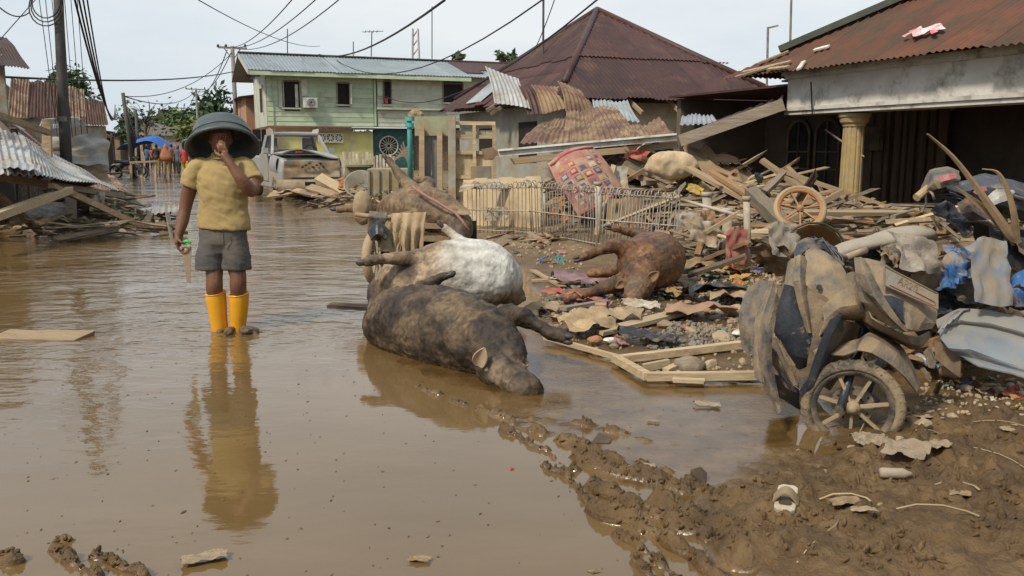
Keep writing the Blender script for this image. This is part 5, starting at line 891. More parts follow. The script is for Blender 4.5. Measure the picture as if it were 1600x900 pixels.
# ------------------------------------------------------------------ second wreck on the heap
def wreck2():
    T = thing('wrecked_motorcycle', P(1530, 440, 5.3), 'overturned black motorcycle wreck on the heap under long dry palm leaves', 'motorcycle'); PK = mat('pink_trim', (.42, .10, .12), (.3, .1, .1), rough=.5, mud=.3)
    panel('handle_cover', [[(1438, 300, 5.3), (1452, 266, 5.25), (1480, 262, 5.2), (1498, 268, 5.2)], [(1442, 302, 5.15), (1460, 282, 5.05), (1482, 280, 5.02), (1500, 280, 5.05)], [(1452, 298, 5.12), (1466, 294, 5.04), (1484, 290, 5.02), (1496, 288, 5.05)]], PL, T, .012, .02, 2)
    panel('trim', [[(1466, 276, 5.0), (1482, 272, 4.99), (1494, 270, 5.0)], [(1470, 284, 4.99), (1484, 281, 4.97), (1494, 278, 4.98)]], PK, T, .006)
    obj('grip', MB().tube([P(1432, 309, 5.1), P(1450, 294, 5.15)], .024, 10), mat('tan_grip', (.45, .32, .18), rough=.8, mud=.3), T); obj('lever', MB().tube([P(1450, 296, 5.12), P(1457, 303, 5.08), P(1460, 312, 5.08)], .008, 6), CHR, T, smooth=True); obj('cable', MB().tube([P(1446, 300, 5.12), P(1447, 318, 5.1), P(1440, 332, 5.1)], .006, 5), CHR, T)
    panel('body_shell', [[(1480, 290, 5.25), (1520, 276, 5.2), (1560, 276, 5.2), (1602, 292, 5.2)], [(1486, 306, 5.1), (1524, 294, 5.0), (1566, 296, 5.0), (1606, 310, 5.05)], [(1504, 322, 5.1), (1536, 318, 5.0), (1572, 322, 5.0), (1606, 334, 5.05)], [(1520, 336, 5.2), (1548, 340, 5.12), (1576, 342, 5.1), (1606, 350, 5.1)]], PLD, T, .012, .05, 3)
    panel('side_panel', [[(1496, 318, 5.02), (1512, 308, 5.0), (1536, 330, 4.98)], [(1502, 334, 5.0), (1520, 330, 4.97), (1545, 345, 4.95)], [(1514, 344, 5.02), (1532, 348, 5.0), (1552, 356, 4.98)]], PL, T, .01, .01, 3); panel('trim', [[(1504, 316, 4.97), (1512, 312, 4.96), (1518, 322, 4.95)], [(1508, 320, 4.96), (1514, 320, 4.95), (1520, 326, 4.95)]], PK, T, .006)
    panel('fin', [[(1540, 308, 4.98), (1558, 296, 4.96), (1584, 298, 4.98)], [(1548, 322, 4.95), (1564, 316, 4.93), (1580, 312, 4.95)]], ZINC2, T, .008, .02, 5); panel('trim', [[(1520, 300, 4.96), (1530, 292, 4.95), (1540, 292, 4.96)], [(1526, 304, 4.95), (1534, 300, 4.94), (1542, 298, 4.95)]], PK, T, .006)
    panel('under_tray', [[(1520, 345, 5.3), (1560, 350, 5.2), (1606, 360, 5.1)], [(1520, 375, 5.4), (1555, 385, 5.3), (1590, 395, 5.2)], [(1530, 410, 5.3), (1560, 420, 5.2), (1600, 420, 5.1)]], PLD, T, .02, .03, 6)
    panel('black_box', [[(1544, 345, 5.0), (1570, 360, 4.98), (1600, 372, 4.98)], [(1548, 380, 5.0), (1578, 395, 4.96), (1602, 402, 4.96)], [(1570, 412, 5.0), (1588, 418, 4.96), (1604, 420, 4.96)]], PLD, T, .02, .01, 6)
    obj('frame_rail', MB().tube([P(1512, 344, 5.05), P(1545, 345, 4.95), P(1572, 362, 4.92), P(1584, 384, 4.9)], .012, 8), CHR, T, smooth=True); obj('frame_rail', MB().tube([P(1500, 300, 5.3), P(1540, 340, 5.35), P(1560, 420, 5.4), P(1565, 480, 5.4)], .03, 8), PLD, T, smooth=True)
    obj('engine_block', MB().box(P(1560, 430, 5.45), (.34, .3, .3), Euler((.3, .2, .6))), PLD, T)
    for k in range(6): obj('wire', MB().tube([P(1455 + 6 * k, 300 + 3 * k, 5.15), P(1480 + 9 * k, 296 + 7 * k, 5.05), P(1510 + 8 * k, 305 + 9 * k, 5.05)], .006, 5), PLD, T, smooth=True)
    obj('axle_rod', MB().tube([P(1560, 300, 5.0), P(1605, 312, 5.0)], .012, 6), CHR, T)
wreck2()
DRY = mat('dry_palm_leaf', (.36, .25, .14), (.25, .165, .09), sc=4, rough=.8, mud=.2, bump=.2, st=(1, 1, 1))
def leaf(pts, w, label):
    q = [P(*p) for p in pts]; n = len(q); f = lambda a, b: _cat(q, a) + Vector((1, .1, .35)).normalized() * ((b - .5) * 2 * (w if isinstance(w, (int, float)) else 1) * (.12 + a ** .8) * (1 - max(0, a - .9) * 3)) + Vector((0, .6 * w * abs(b - .5), 0))
    mods(obj('palm_leaf', MB().grid(f, 20, 4), DRY, None, label, 'palm leaf', 'dry palm leaves on the wreck', smooth=True), solid=.004)
leaf([(1450, 209, 4.75), (1490, 245, 4.77), (1525, 290, 4.8), (1545, 318, 4.82), (1575, 360, 4.86), (1592, 380, 4.9)], .03, 'longest dry palm leaf spearing up over the motorcycle wreck'); leaf([(1536, 264, 4.8), (1560, 270, 4.8), (1576, 300, 4.82), (1586, 340, 4.84), (1590, 382, 4.9)], .022, 'short hooked dry palm leaf curling over the motorcycle wreck'); leaf([(1494, 292, 4.9), (1530, 318, 4.86), (1560, 345, 4.86), (1590, 378, 4.9)], .035, 'broad low dry palm leaf lying across the motorcycle wreck')
# blue tarpaulin, grey car panel, cloths and bag among the wrecks
BLUE = mat('blue_tarp', (.02, .09, .25), (.04, .12, .27), sc=5, rough=.5, mud=.44, mudc=(.28, .22, .15), msc=5, bump=.2, edge=.06)
panel('blue_tarpaulin', [[(1474, 382, 5.0), (1486, 388, 4.95), (1500, 402, 4.92), (1520, 402, 4.95)], [(1474, 405, 4.92), (1492, 402, 4.84), (1508, 412, 4.82), (1528, 420, 4.84)], [(1466, 428, 4.9), (1486, 420, 4.78), (1506, 428, 4.76), (1522, 434, 4.8)], [(1464, 455, 4.85), (1480, 452, 4.76), (1496, 448, 4.76), (1510, 452, 4.8)]], BLUE, None, .006, .08, 2, 18, 16, 'crumpled blue tarpaulin stuffed behind the number plate of the scooter', 'tarpaulin')
JN = mat('muddy_jeans', (.10, .17, .26), (.24, .20, .15), sc=5, rough=.9, mud=.5, mudc=(.30, .24, .17), msc=4, bump=.3, bsc=60)
JEANS = lambda: (rag(P(1540, 425, 4.66), (.24, .42), JN, 'muddy blue cloth like a jeans leg hanging over the heap of wrecks', .1, (1.25, 0), 1, 'jeans_leg', 'cloth', None, .6), rag(P(1512, 418, 4.74), (.26, .24), BLUE, 'second crumpled blue sheet beside the hanging jeans leg', .4, (1.0, .2), 4, 'blue_sheet', 'tarpaulin'))
panel('blue_tarpaulin', [[(1566, 450, 4.75), (1585, 430, 4.7), (1608, 420, 4.7)], [(1562, 465, 4.68), (1584, 455, 4.62), (1608, 448, 4.6)], [(1564, 478, 4.7), (1588, 478, 4.64), (1608, 480, 4.62)]], BLUE, None, .008, .03, 6, 12, 10, 'folded blue and tan tarpaulin edge beside the grey car panel', 'tarpaulin')
CARG = mat('silver_paint', (.23, .25, .27), (.17, .185, .20), sc=3, rough=.42, mud=.42, mudc=(.33, .28, .21), msc=3.5, bump=.1, rnd=0, metal=.15, edge=.16)
def car_panel():
    T = thing('car_panel', P(1540, 560, 4.5), 'dented silver grey pressed metal panel leaning on the heap of wrecks', 'metal panel')
    rows = [[(1462, 500, 4.7), (1500, 482, 4.72), (1550, 486, 4.68), (1606, 500, 4.62)], [(1463, 512, 4.62), (1500, 500, 4.6), (1550, 506, 4.56), (1606, 522, 4.5)], [(1466, 516, 4.62), (1502, 506, 4.62), (1552, 513, 4.58), (1606, 530, 4.52)], [(1470, 530, 4.54), (1505, 525, 4.5), (1552, 535, 4.46), (1606, 556, 4.4)], [(1482, 545, 4.46), (1515, 546, 4.42), (1556, 560, 4.36), (1606, 578, 4.3)], [(1500, 556, 4.46), (1530, 562, 4.42), (1566, 572, 4.36), (1606, 584, 4.3)], [(1530, 572, 4.36), (1550, 578, 4.33), (1575, 583, 4.29), (1606, 592, 4.25)]]
    panel('skin', rows, CARG, T, .008, .014, 4, 20, 30)
    for k in range(4): obj('ribbed_edge', MB().tube([P(1466 + k * 8, 520 - k * 7, 4.53 + .01 * k), P(1480 + k * 8, 500 - k * 5, 4.6 + .02 * k), P(1497 + k * 6, 487 - k, 4.68)], .006, 5), CARG, T, smooth=True)
    panel('inner_tray', [[(1460, 530, 4.7), (1480, 540, 4.6), (1502, 556, 4.5)], [(1462, 560, 4.65), (1480, 575, 4.55), (1500, 590, 4.45)]], mat('brown_board', (.14, .10, .065), rough=.8, mud=.3), T, .012)
car_panel()
# clear bag and fibrous roots behind the scooter
BAG = mat('muddy_clear_bag', (.27, .25, .22), (.18, .165, .14), sc=9, rough=.3, mud=.52, mudc=(.30, .23, .16), msc=7, bump=.5, bsc=22, spec=.6)
def lump(name, c, r, mt, label, cat, seed=1, k=.5, group=None, vox=None, parent=None):
    mb = MB(); rr = random.Random(seed); c = Vector(c)
    ball(mb, c, r)
    for i in range(6): ball(mb, c + Vector((rr.uniform(-.7, .7) * r[0], rr.uniform(-.6, .6) * r[1], rr.uniform(-.4, .5) * r[2])), (r[0] * rr.uniform(.3, .6), r[1] * rr.uniform(.3, .6), r[2] * rr.uniform(.3, .6)))
    m = min(r); return fuse(name, mb, mt, vox or max(.008, m * .16), 1, parent, disp=lambda x, y, z: m * k * (fbm(x / m * 1.1, y / m * 1.1, z / m * 1.1, 3, seed) - .5) + m * k * .8 * (.5 - np.abs(2 * fbm(x / m * 1.3, y / m * 1.3, z / m * 1.3, 3, seed + 5) - 1)), **(dict(label=label, cat=cat, group=group) if label else {}))
BAGS = [(P(1420, 404, 4.82), (.30, .26), 'crumpled clear plastic bag with mud in it behind the number plate', (.9, .2)), (P(1218, 378, 5.0), (.22, .24), 'grey crumpled plastic sheet left of the green arch', (1.1, 0)), (P(1392, 398, 4.95), (.3, .2), 'torn clear plastic wrapped round the seat edge', (.8, 0))]
lump('cloth_bundle', P(1450, 436, 4.95), (.10, .1, .08), mat('root_tan', (.33, .24, .14), (.18, .13, .08), sc=14, rough=.9, mud=.3, bump=.6), 'tangled tan cloth bundle between plastic bag and blue tarpaulin', 'cloth', 8)
lump('cloth_bundle', P(1400, 425, 5.1), (.18, .15, .10), mat('root_dark', (.22, .16, .09), (.12, .09, .055), sc=14, rough=.9, mud=.3, bump=.6), 'dark muddy cloth bundle behind the scooter nose', 'cloth', 9)
# ------------------------------------------------------------------ loose planks, stones, rags: shared shapes
def plank_mesh(k, mt):
    rr = random.Random(k); n = 6; vs = []
    for i in range(n + 1):
        x = -.5 + i / n; j = rr.uniform(-.01, .03) if i in (0, n) else 0; bow = .12 * (k % 3 - 1) * (x * x - .25); tw = .12 * x * rr.uniform(-1, 1)
        for (y, z) in ((-.5, -.5), (.5, -.5), (.5, .5), (-.5, .5)):
            e = rr.uniform(-.02, .035) if i in (0, n) else 0
            vs.append((x + (e if i == 0 else -e), y * (1 + rr.uniform(-.06, .06)) + bow, z * (1 + rr.uniform(-.1, .1)) + tw * y))
    fs = [(0, 1, 2, 3), (n * 4 + 3, n * 4 + 2, n * 4 + 1, n * 4)]
    for i in range(n):
        for a in range(4): b = (a + 1) % 4; fs.append((i * 4 + a, (i + 1) * 4 + a, (i + 1) * 4 + b, i * 4 + b))
    return mesh('plank', MB().add(vs, fs), mt)
PM = {}
def plank(p, q, w, h, mt, roll=0., label='weathered plank', group=None, name='plank', cat='plank', k=None):
    p, q = Vector(p), Vector(q); k = random.randrange(5) if k is None else k; key = (mt.name, k)
    if key not in PM: PM[key] = plank_mesh(k + 1, mt)
    o = link(name, PM[key], None, (p + q) / 2); x = (q - p).normalized(); o.rotation_mode = 'QUATERNION'; o.rotation_quaternion = x.to_track_quat('X', 'Z') @ Quaternion((1, 0, 0), roll); o.scale = ((q - p).length, w, h); return tag(o, label, cat, group)
def pp(a, b, w, h, mt, label, roll=0., group=None, name='plank', cat='plank'): return plank(P(*a), P(*b), w, h, mt, roll, label, group, name, cat)
WM = [WOOD, WOOD, WOODG, WOODG, WOODY, WOODR, WOODD]; 
LIT = {}
def litter(p, q, w, h, mt, roll):                          # small pieces past counting, joined at the end
    x = (q - p).normalized(); M = (x.to_track_quat('X', 'Z') @ Quaternion((1, 0, 0), roll)).to_matrix(); b = LIT.setdefault(mt.name, (mt, MB()))[1]; b.box((p + q) / 2, ((q - p).length, w, h), M); L_ = (q - p).length
    for k in range(-8, 0): b.v[k] = b.v[k] + x * random.uniform(-.09, .09) * L_ + Vector((random.uniform(-.3, .3) * w, random.uniform(-.3, .3) * w, random.uniform(-.3, .3) * w))
def heap(n, cx, cy, rx, ry, rot, label, group, lmin=.4, lmax=1.5, lift=(0, .22), mats=WM, seed=1, tilt=.35, wmin=.04, wmax=.16, along=None, keep=.4, more=3.):
    rr = random.Random(seed); kn = int(n * keep)
    for i in range(int(n * more)):
        a = rr.uniform(0, 6.283); r_ = math.sqrt(rr.random()); u, v = rx * r_ * math.cos(a), ry * r_ * math.sin(a); x = cx + u * math.cos(rot) - v * math.sin(rot); y = cy + u * math.sin(rot) + v * math.cos(rot); big = i < kn; L = rr.uniform(lmin, lmax) * (1 if rr.random() < .8 else 1.4) * (1.1 if big else .62)
        th = rr.uniform(0, math.pi) if along is None else along + rr.gauss(0, .5); d = Vector((math.cos(th), math.sin(th), 0)); p, q = Vector((x, y, 0)) - d * L / 2, Vector((x, y, 0)) + d * L / 2
        z0 = H(x, y, False) + rr.uniform(*lift); t = rr.gauss(0, tilt); hp, hq = H(p.x, p.y, False), H(q.x, q.y, False); sl = (hq - hp) * .6 + t * L * .5; p.z = z0 - sl / 2; q.z = z0 + sl / 2
        m = min(p.z - hp, q.z - hq)
        if m > .25: p.z -= m * .6; q.z -= m * .6
        b = rr.random(); mt = mats[int(b * len(mats))]; sz = (rr.uniform(wmin, wmax), rr.uniform(.015, .04)) if rr.random() < .7 else (rr.uniform(.035, .06),) * 2
        if big: tone = {'muddy_wood': 'tan', 'grey_wood': 'grey', 'pale_yellow_wood': 'pale yellow', 'reddish_wood': 'reddish brown', 'dark_wood': 'dark brown'}[mt.name]; plank(p, q, sz[0] * 1.15, sz[1], mt, rr.gauss(0, .35), tone + ' ' + label.replace('tan ', '').replace('pale ', '').replace('dark ', ''), group)
        else: litter(p, q, sz[0] * .55, sz[1] * .8, mt, rr.gauss(0, .5))
def stone_meshes(mt, n=6, seed=0, j=.25, flat=.75):
    out = []
    for k in range(n):
        bm = bmesh.new(); bmesh.ops.create_icosphere(bm, subdivisions=2, radius=.5); rr = random.Random(seed * 31 + k); ax = [Vector((rr.gauss(0, 1), rr.gauss(0, 1), rr.gauss(0, 1))).normalized() for _ in range(5)]; cut = [rr.uniform(.26, .42) for _ in ax]
        for v in bm.verts:
            for a, c_ in zip(ax, cut):
                d = v.co.dot(a)
                if d > c_: v.co -= a * (d - c_) * .85
            v.co *= 1 + rr.uniform(-.05, .05); v.co.z *= flat
        me = bpy.data.meshes.new('stone'); bm.to_mesh(me); bm.free(); me.materials.append(mt); out.append(me)
    return out
STN = mat('grey_stone', (.24, .22, .19), (.16, .15, .135), sc=1.5, rough=.8, mud=.4, msc=1.6, bump=.4, bsc=8, rnd=.35); RUBB = mat('tan_rubble', (.40, .31, .21), (.28, .21, .14), sc=1.5, rough=.9, mud=.5, mudc=(.36, .275, .18), msc=1.6, bump=.5, bsc=8, rnd=.25); BRK = mat('brick_red', (.38, .12, .06), (.28, .095, .05), sc=1.5, rough=.9, mud=.45, msc=1.8, bump=.4, bsc=8, rnd=.2); WHC = mat('white_shard', (.66, .63, .57), (.52, .48, .41), sc=1.5, rough=.6, mud=.35, msc=1.5, bump=.1, rnd=.1)
SM = {'s': stone_meshes(STN, 6, 1), 'r': stone_meshes(RUBB, 6, 2), 'b': stone_meshes(BRK, 4, 3), 'w': stone_meshes(WHC, 4, 4)}
def stone(x, y, s, kind, rr, label, cat, group, sink=.3, name='stone', dz=0):
    o = link(name, rr.choice(SM[kind]), None, (x, y, H(x, y) + s * (.37 - sink) + dz)); o.rotation_euler = (rr.gauss(0, .3), rr.gauss(0, .3), rr.uniform(0, 6.28)); o.scale = (s * rr.uniform(.8, 1.35), s * rr.uniform(.7, 1), s * rr.uniform(.6, 1)); return tag(o, label, cat, group)
_PC = {}
def inpoly(pts, rr):
    key = tuple(pts)
    if key not in _PC: _PC[key] = [tuple(GH(*p)[:2]) for p in pts]
    pl = _PC[key]; x0, x1 = min(a[0] for a in pl), max(a[0] for a in pl); y0, y1 = min(a[1] for a in pl), max(a[1] for a in pl); n = len(pl)
    for _ in range(200):
        x, y = rr.uniform(x0, x1), rr.uniform(y0, y1); ins = False
        for i in range(n):
            (ax, ay), (bx, by) = pl[i], pl[(i + 1) % n]
            if (ay > y) != (by > y) and x < (bx - ax) * (y - ay) / (by - ay) + ax: ins = not ins
        if ins: break
    return x, y
# rags
RAGM = {}
def rag_mesh(k, mt):
    f = lambda a, b: Vector(((a - .5) + .12 * (float(vn(a * 3, b * 3, k, 1)) - .5), (b - .5) * (.7 + .4 * float(vn(a * 2, k, 0, 7))) + .12 * (float(vn(a * 3, b * 3, k, 2)) - .5), .42 * float(fbm(a * 4.5 + k, b * 4.5, k, 3, 3)) + .25 * (.5 - abs(2 * float(fbm(a * 3, b * 3 + k, k, 3, 9)) - 1))))
    return mesh('rag', MB().grid(f, 14, 12), mt, True)
def rag(p, s, mt, label, rot=0., tilt=(0, 0), k=None, name='rag', cat='rag', group=None, zs=1.):
    k = random.randrange(6) if k is None else k; key = (mt.name, k)
    if key not in RAGM: RAGM[key] = rag_mesh(k, mt)
    s = s if isinstance(s, tuple) else (s, s * .8); o = link(name, RAGM[key], None, p); o.scale = (s[0], s[1], (s[0] + s[1]) * .36 * zs); o.rotation_euler = (tilt[0], tilt[1], rot); mods(o, solid=.006); o.modifiers['e'].split_angle = R(80); return tag(o, label, cat, group)
def cloth(n, c, mud=.4, c2=None): return mat('rag_' + n, c, c2 or tuple(k * .65 for k in c), sc=3, rough=.9, mud=mud, msc=2.5, bump=.4, bsc=16, rnd=.12, spec=.2)
# ------------------------------------------------------------------ collapsed roof over the plank heap
def iron(name, pts4, mt, label, pitch=.1, amp=.014, warp=.04, seed=1, group=None, cat='iron sheet', parent=None):
    """corrugated sheet by its corners (near-left, near-right, far-right, far-left); waves run along near->far"""
    a, b, c_, d = [P(*p) for p in pts4]; w = ((b - a).length + (c_ - d).length) / 2; k = int(w / pitch * 5); n = (b - a).cross(d - a).normalized(); n = n if n.z > 0 else -n
    def f(u, v): return (a * (1 - u) + b * u) * (1 - v) + (d * (1 - u) + c_ * u) * v + n * (amp * math.sin(u * w / pitch * 2 * math.pi) + warp * 2 * (float(fbm(u * 3, v * 3, seed, 2, seed)) - .5))
    o = obj(name, MB().grid(f, max(8, k), 8), mt, parent, label, cat, group, smooth=True); return mods(o, solid=.002)
iron('iron_sheet', [(812, 226, 14.6), (905, 224, 14.4), (905, 172, 17.2), (850, 190, 17.0)], RUST3, 'brown rusty corrugated sheet slid down below the hipped roof, left piece', .085, .016, .1, 1)
iron('iron_sheet', [(880, 222, 14.5), (1000, 214, 14.0), (960, 166, 17.0), (885, 176, 17.1)], RUST3, 'brown rusty corrugated sheet slid down below the hipped roof, middle piece', .085, .016, .08, 2)
iron('iron_sheet', [(975, 222, 13.9), (1056, 212, 13.8), (1032, 190, 15.4), (960, 194, 15.6)], RUST3, 'buckled rusty sheet at the right end of the fallen roof', .085, .016, .12, 3)
iron('iron_sheet', [(930, 178, 16.6), (1000, 188, 16.4), (980, 158, 17.8), (925, 160, 17.9)], ZINC, 'blue-grey corrugated sheet lying on top of the fallen rusty roof', .085, .016, .06, 4)
iron('iron_sheet', [(1060, 196, 15.6), (1125, 190, 15.2), (1115, 180, 16.4), (1068, 180, 16.6)], ZINC, 'small grey corrugated sheet between fallen roof and porch house', .085, .016, .06, 5)
g = thing('fallen_gutter', P(780, 240, 13.9), 'long whitish metal eave gutter fallen across the plank heap', 'gutter'); WHM = mat('white_gutter', (.62, .62, .60), (.46, .45, .42), rough=.5, mud=.28)
obj('trough', MB().beam(P(780, 240, 13.9), P(1058, 214, 13.2), .14, .10), WHM, g); obj('lip', MB().beam(P(780, 235, 13.86), P(1058, 209.5, 13.16), .17, .03), WHM, g); obj('end_sheet', MB().poly([P(752, 233, 13.8), P(770, 230, 13.8), P(778, 240, 13.82), P(770, 250, 13.8), P(757, 250, 13.8)], Vector((.2, -1, .1)), .02), RUST3, g)
pp((800, 252, 14.4), (1060, 226, 14.0), .10, .10, WOOD, 'long beam under the fallen white gutter'); pp((765, 240, 14.0), (842, 232, 13.9), .09, .09, WOODG, 'short beam behind the gutter end')
# awning fallen against the porch house
T = thing('fallen_awning', P(1140, 200, 12.6), 'dark fallen awning roof leaning from the porch beam down to the heap', 'awning')
mods(obj('roof_skin', MB().grid(lambda a, b: (P(1062, 216, 12.4) * (1 - a) + P(1222, 158, 12.4) * a) * (1 - b) + (P(1120, 190, 16.5) * (1 - a) + P(1225, 150, 16.0) * a) * b + UP * .03 * math.sin(a * 40), 40, 4), RUST, T, smooth=True), solid=.01)
obj('edge_board', MB().beam(P(1062, 220, 12.36), P(1224, 163, 12.36), .05, .16), WOODG, T)
for k in range(4): obj('rafter', MB().beam(P(1085 + 38 * k, 213 - 13 * k, 12.5), P(1130 + 28 * k, 196 - 9 * k, 15.8), .06, .09), WOODD, T)
panel('plywood', [[(1068, 224, 12.8), (1110, 236, 12.9), (1160, 262, 12.8), (1230, 312, 12.3)], [(1074, 256, 12.4), (1116, 284, 12.2), (1170, 310, 11.9), (1226, 338, 11.6)]], mat('bent_ply', (.36, .25, .145), (.24, .165, .10), sc=1.5, rough=.85, mud=.4, msc=1.2), None, .015, .25, 3, 14, 8, 'large bent tan plywood sheet under the fallen awning', 'plywood')
for a, b, w, m_, l in [((1075, 262, 12.0), (1215, 338, 11.2), .12, WOOD, 'long tan plank below the bent plywood sheet'), ((1110, 268, 11.9), (1232, 345, 10.9), .09, WOODR, 'reddish rail below the bent plywood sheet'), ((1172, 300, 10.2), (1236, 362, 9.5), .16, WOODG, 'thick grey log sloping down to the muddy wheel'), ((1190, 250, 12.0), (1260, 300, 11.6), .10, WOOD, 'tan plank leaning in the porch left of the column'), ((1195, 300, 11.6), (1225, 270, 11.8), .09, WOODG, 'short grey board leaning in the porch'), ((1230, 262, 12.2), (1300, 330, 11.6), .08, WOOD, 'slim plank slanting behind the muddy wheel')]: pp(a, b, w, .05 if w < .15 else .13, m_, l, .2)
# boxes and boards in the heap
bx_ = thing('broken_cabinet', P(1000, 300, 13.3), 'dark open wooden cabinet lying tilted in the plank heap', 'cabinet'); BRD = mat('cabinet_board', (.17, .13, .09), (.11, .085, .06), sc=2, rough=.85, mud=.35); a, b, c_, d = P(972, 262, 13.1), P(1078, 318, 12.6), P(1050, 350, 12.6), P(950, 298, 13.0); bk = Vector((.15, .55, .12))
for p, q in ((a, b), (b, c_), (c_, d), (d, a)): obj('side', MB().add([p, q, q + bk, p + bk, p + (q - p).cross(bk).normalized() * .02, q + (q - p).cross(bk).normalized() * .02, q + bk + (q - p).cross(bk).normalized() * .02, p + bk + (q - p).cross(bk).normalized() * .02], [(3, 2, 1, 0), (4, 5, 6, 7), (0, 1, 5, 4), (1, 2, 6, 5), (2, 3, 7, 6), (3, 0, 4, 7)]), BRD, bx_)
obj('back', MB().add([a + bk, b + bk, c_ + bk, d + bk], [(0, 1, 2, 3)]), BRD, bx_); obj('front_rail', MB().beam(a, b, .05, .09), WOOD, bx_); obj('front_rail', MB().beam(d, c_, .05, .07), WOOD, bx_)
pp((1068, 288, 12.2), (1002, 375, 11.6), .11, .03, WOODG, 'pale cross plank leaning on the wire fence', .5); pp((985, 330, 12.3), (1072, 296, 12.3), .09, .03, WOOD, 'tan plank lying against the tilted cabinet'); pp((960, 258, 12.6), (928, 385, 11.3), .09, .04, WOODY, 'slim plank standing against the pink mattress', .4)
panel('board', [[(1030, 300, 12.2), (1058, 304, 12.2), (1080, 330, 12.0)], [(1040, 330, 12.1), (1060, 340, 12.0), (1062, 352, 11.9)]], mat('tan_card', (.42, .32, .20), rough=.9, mud=.4), None, .02, .1, 5, label='tan broken board beside the pale cross plank', cat='board')
# sack, mattress
lump('grain_sack', P(1050, 258, 12.3), (.36, .2, .20), mat('pale_sack', (.56, .45, .30), (.40, .29, .17), sc=3, rough=.85, mud=.35, mudc=(.38, .27, .15), msc=2.2, bump=.2), 'bulging pale tan sack lying on top of the plank heap', 'sack', 3, .25)
def mattress():
    T = thing('mattress', P(915, 330, 12.2), 'folded pink patterned foam mattress hanging over the wire fence', 'mattress')
    rows = [[(857, 262, 12.4), (880, 244, 12.5), (905, 236, 12.6), (922, 234, 12.7)], [(872, 290, 12.15), (896, 272, 12.2), (922, 262, 12.3), (942, 258, 12.5)], [(892, 318, 12.1), (918, 302, 12.1), (944, 290, 12.2), (960, 286, 12.4)], [(906, 342, 12.05), (934, 326, 12.05), (958, 312, 12.1), (972, 306, 12.3)]]
    PK = mat('pink_foam_cover', (.30, .085, .085), (.33, .19, .14), sc=5, rough=.9, mud=.4, mudc=(.40, .30, .2), msc=4, bump=.25, bsc=22, rnd=0)
    mods(obj('cover', patch(rows, 16, 14, .035, 3), PK, T, smooth=True), solid=.16); R_ = [[P(*p) for p in r] for r in rows]; S_ = lambda a, b: _cat([_cat(r, a) for r in R_], b); rr = random.Random(4); nr = (S_(.6, .5) - S_(.4, .5)).cross(S_(.5, .6) - S_(.5, .4)).normalized(); nr = nr if nr.y < 0 else -nr
    cols = [cloth('dusty_blue', (.08, .13, .23), .3), cloth('cream_patch', (.5, .41, .29), .35), cloth('mustard', (.42, .29, .10), .35), cloth('rose', (.38, .06, .08), .3)]
    for i in range(5):
        for j in range(8):
            a, b = .04 + i * .19 + (.02 if j % 2 else 0), .03 + j * .118; 
            for (s, m_, z) in ((1, cols[(i + j) % 2 * 1 if rr.random() < .7 else 3], .088), (.6, cols[rr.choice((1, 2, 0))], .092)):
                w, h = .14 * s, .08 * s; c = (a + .08, b + .05); mods(obj('printed_square', MB().grid(lambda u, v: S_(c[0] + (u - .5) * w, c[1] + (v - .5) * h) + nr * z, 3, 3), m_, T, smooth=True), solid=.004)
    for b in (.02, .97): obj('piping', MB().tube([S_(k / 10, b) + nr * .09 for k in range(11)], .02, 6), cols[3], T, smooth=True)
mattress()
JEANS()
for p_, s_, l_, t_ in BAGS: rag(p_, s_, BAG, l_, .3, t_, name='plastic_bag', cat='bag')
# ------------------------------------------------------------------ wire and wood fence
GALV = mat('galvanised_wire', (.38, .37, .35), (.27, .25, .22), sc=6, rough=.55, mud=.45, mudc=(.38, .30, .21), msc=4, metal=.3, rnd=.15); PST = mat('pale_post', (.42, .39, .33), (.30, .27, .21), sc=4, rough=.8, mud=.4, rnd=.15)
def fence_panel(a, b, h, n, label, lean=0., dense=True):
    a, b = Vector(a), Vector(b); T = thing('wire_fence', (a + b) / 2, label, 'fence', 'wire fence panels before the plank heap'); nn = (b - a).cross(UP).normalized(); up = (UP + nn * lean).normalized(); rr = random.Random(int(a.x * 77) & 255)
    for k in range(n + 1):
        t = k / n; p = a + (b - a) * t + UP * rr.uniform(-.02, .02); j = nn * rr.uniform(-.02, .02); q = p + up * (h - .05) + j; lop = [q + up * .02, q + up * .06 + nn * .03, q + up * .05 + nn * .085, q - up * .02 + nn * .1]
        obj('bar', MB().tube([p, (p + q) / 2 + j * .5, q] + lop, .0075, 5), GALV, T, smooth=True)
    for z in (.12, .5, .92): obj('rail', MB().tube([a + (b - a) * (k / 6) + up * h * z + nn * (.012 + rr.uniform(-.02, .02)) for k in range(7)], .009, 5), GALV, T, smooth=True)
    return T
f1, f2, f3, f4 = GH(732, 362), GH(830, 368), GH(934, 386), GH(1055, 398)
fence_panel(f1 - UP * .05, f2 - UP * .05, .78, 15, 'wire fence panel in front of the cream board, tangled with string'); fence_panel(f2 - UP * .05, f3 - UP * .05, .80, 22, 'wire fence panel with orange rags below the pink mattress', .04); fence_panel(f3 - UP * .05, f4 - UP * .05, .78, 22, 'bent wire fence panel between pale post and wooden gate posts', -.15)
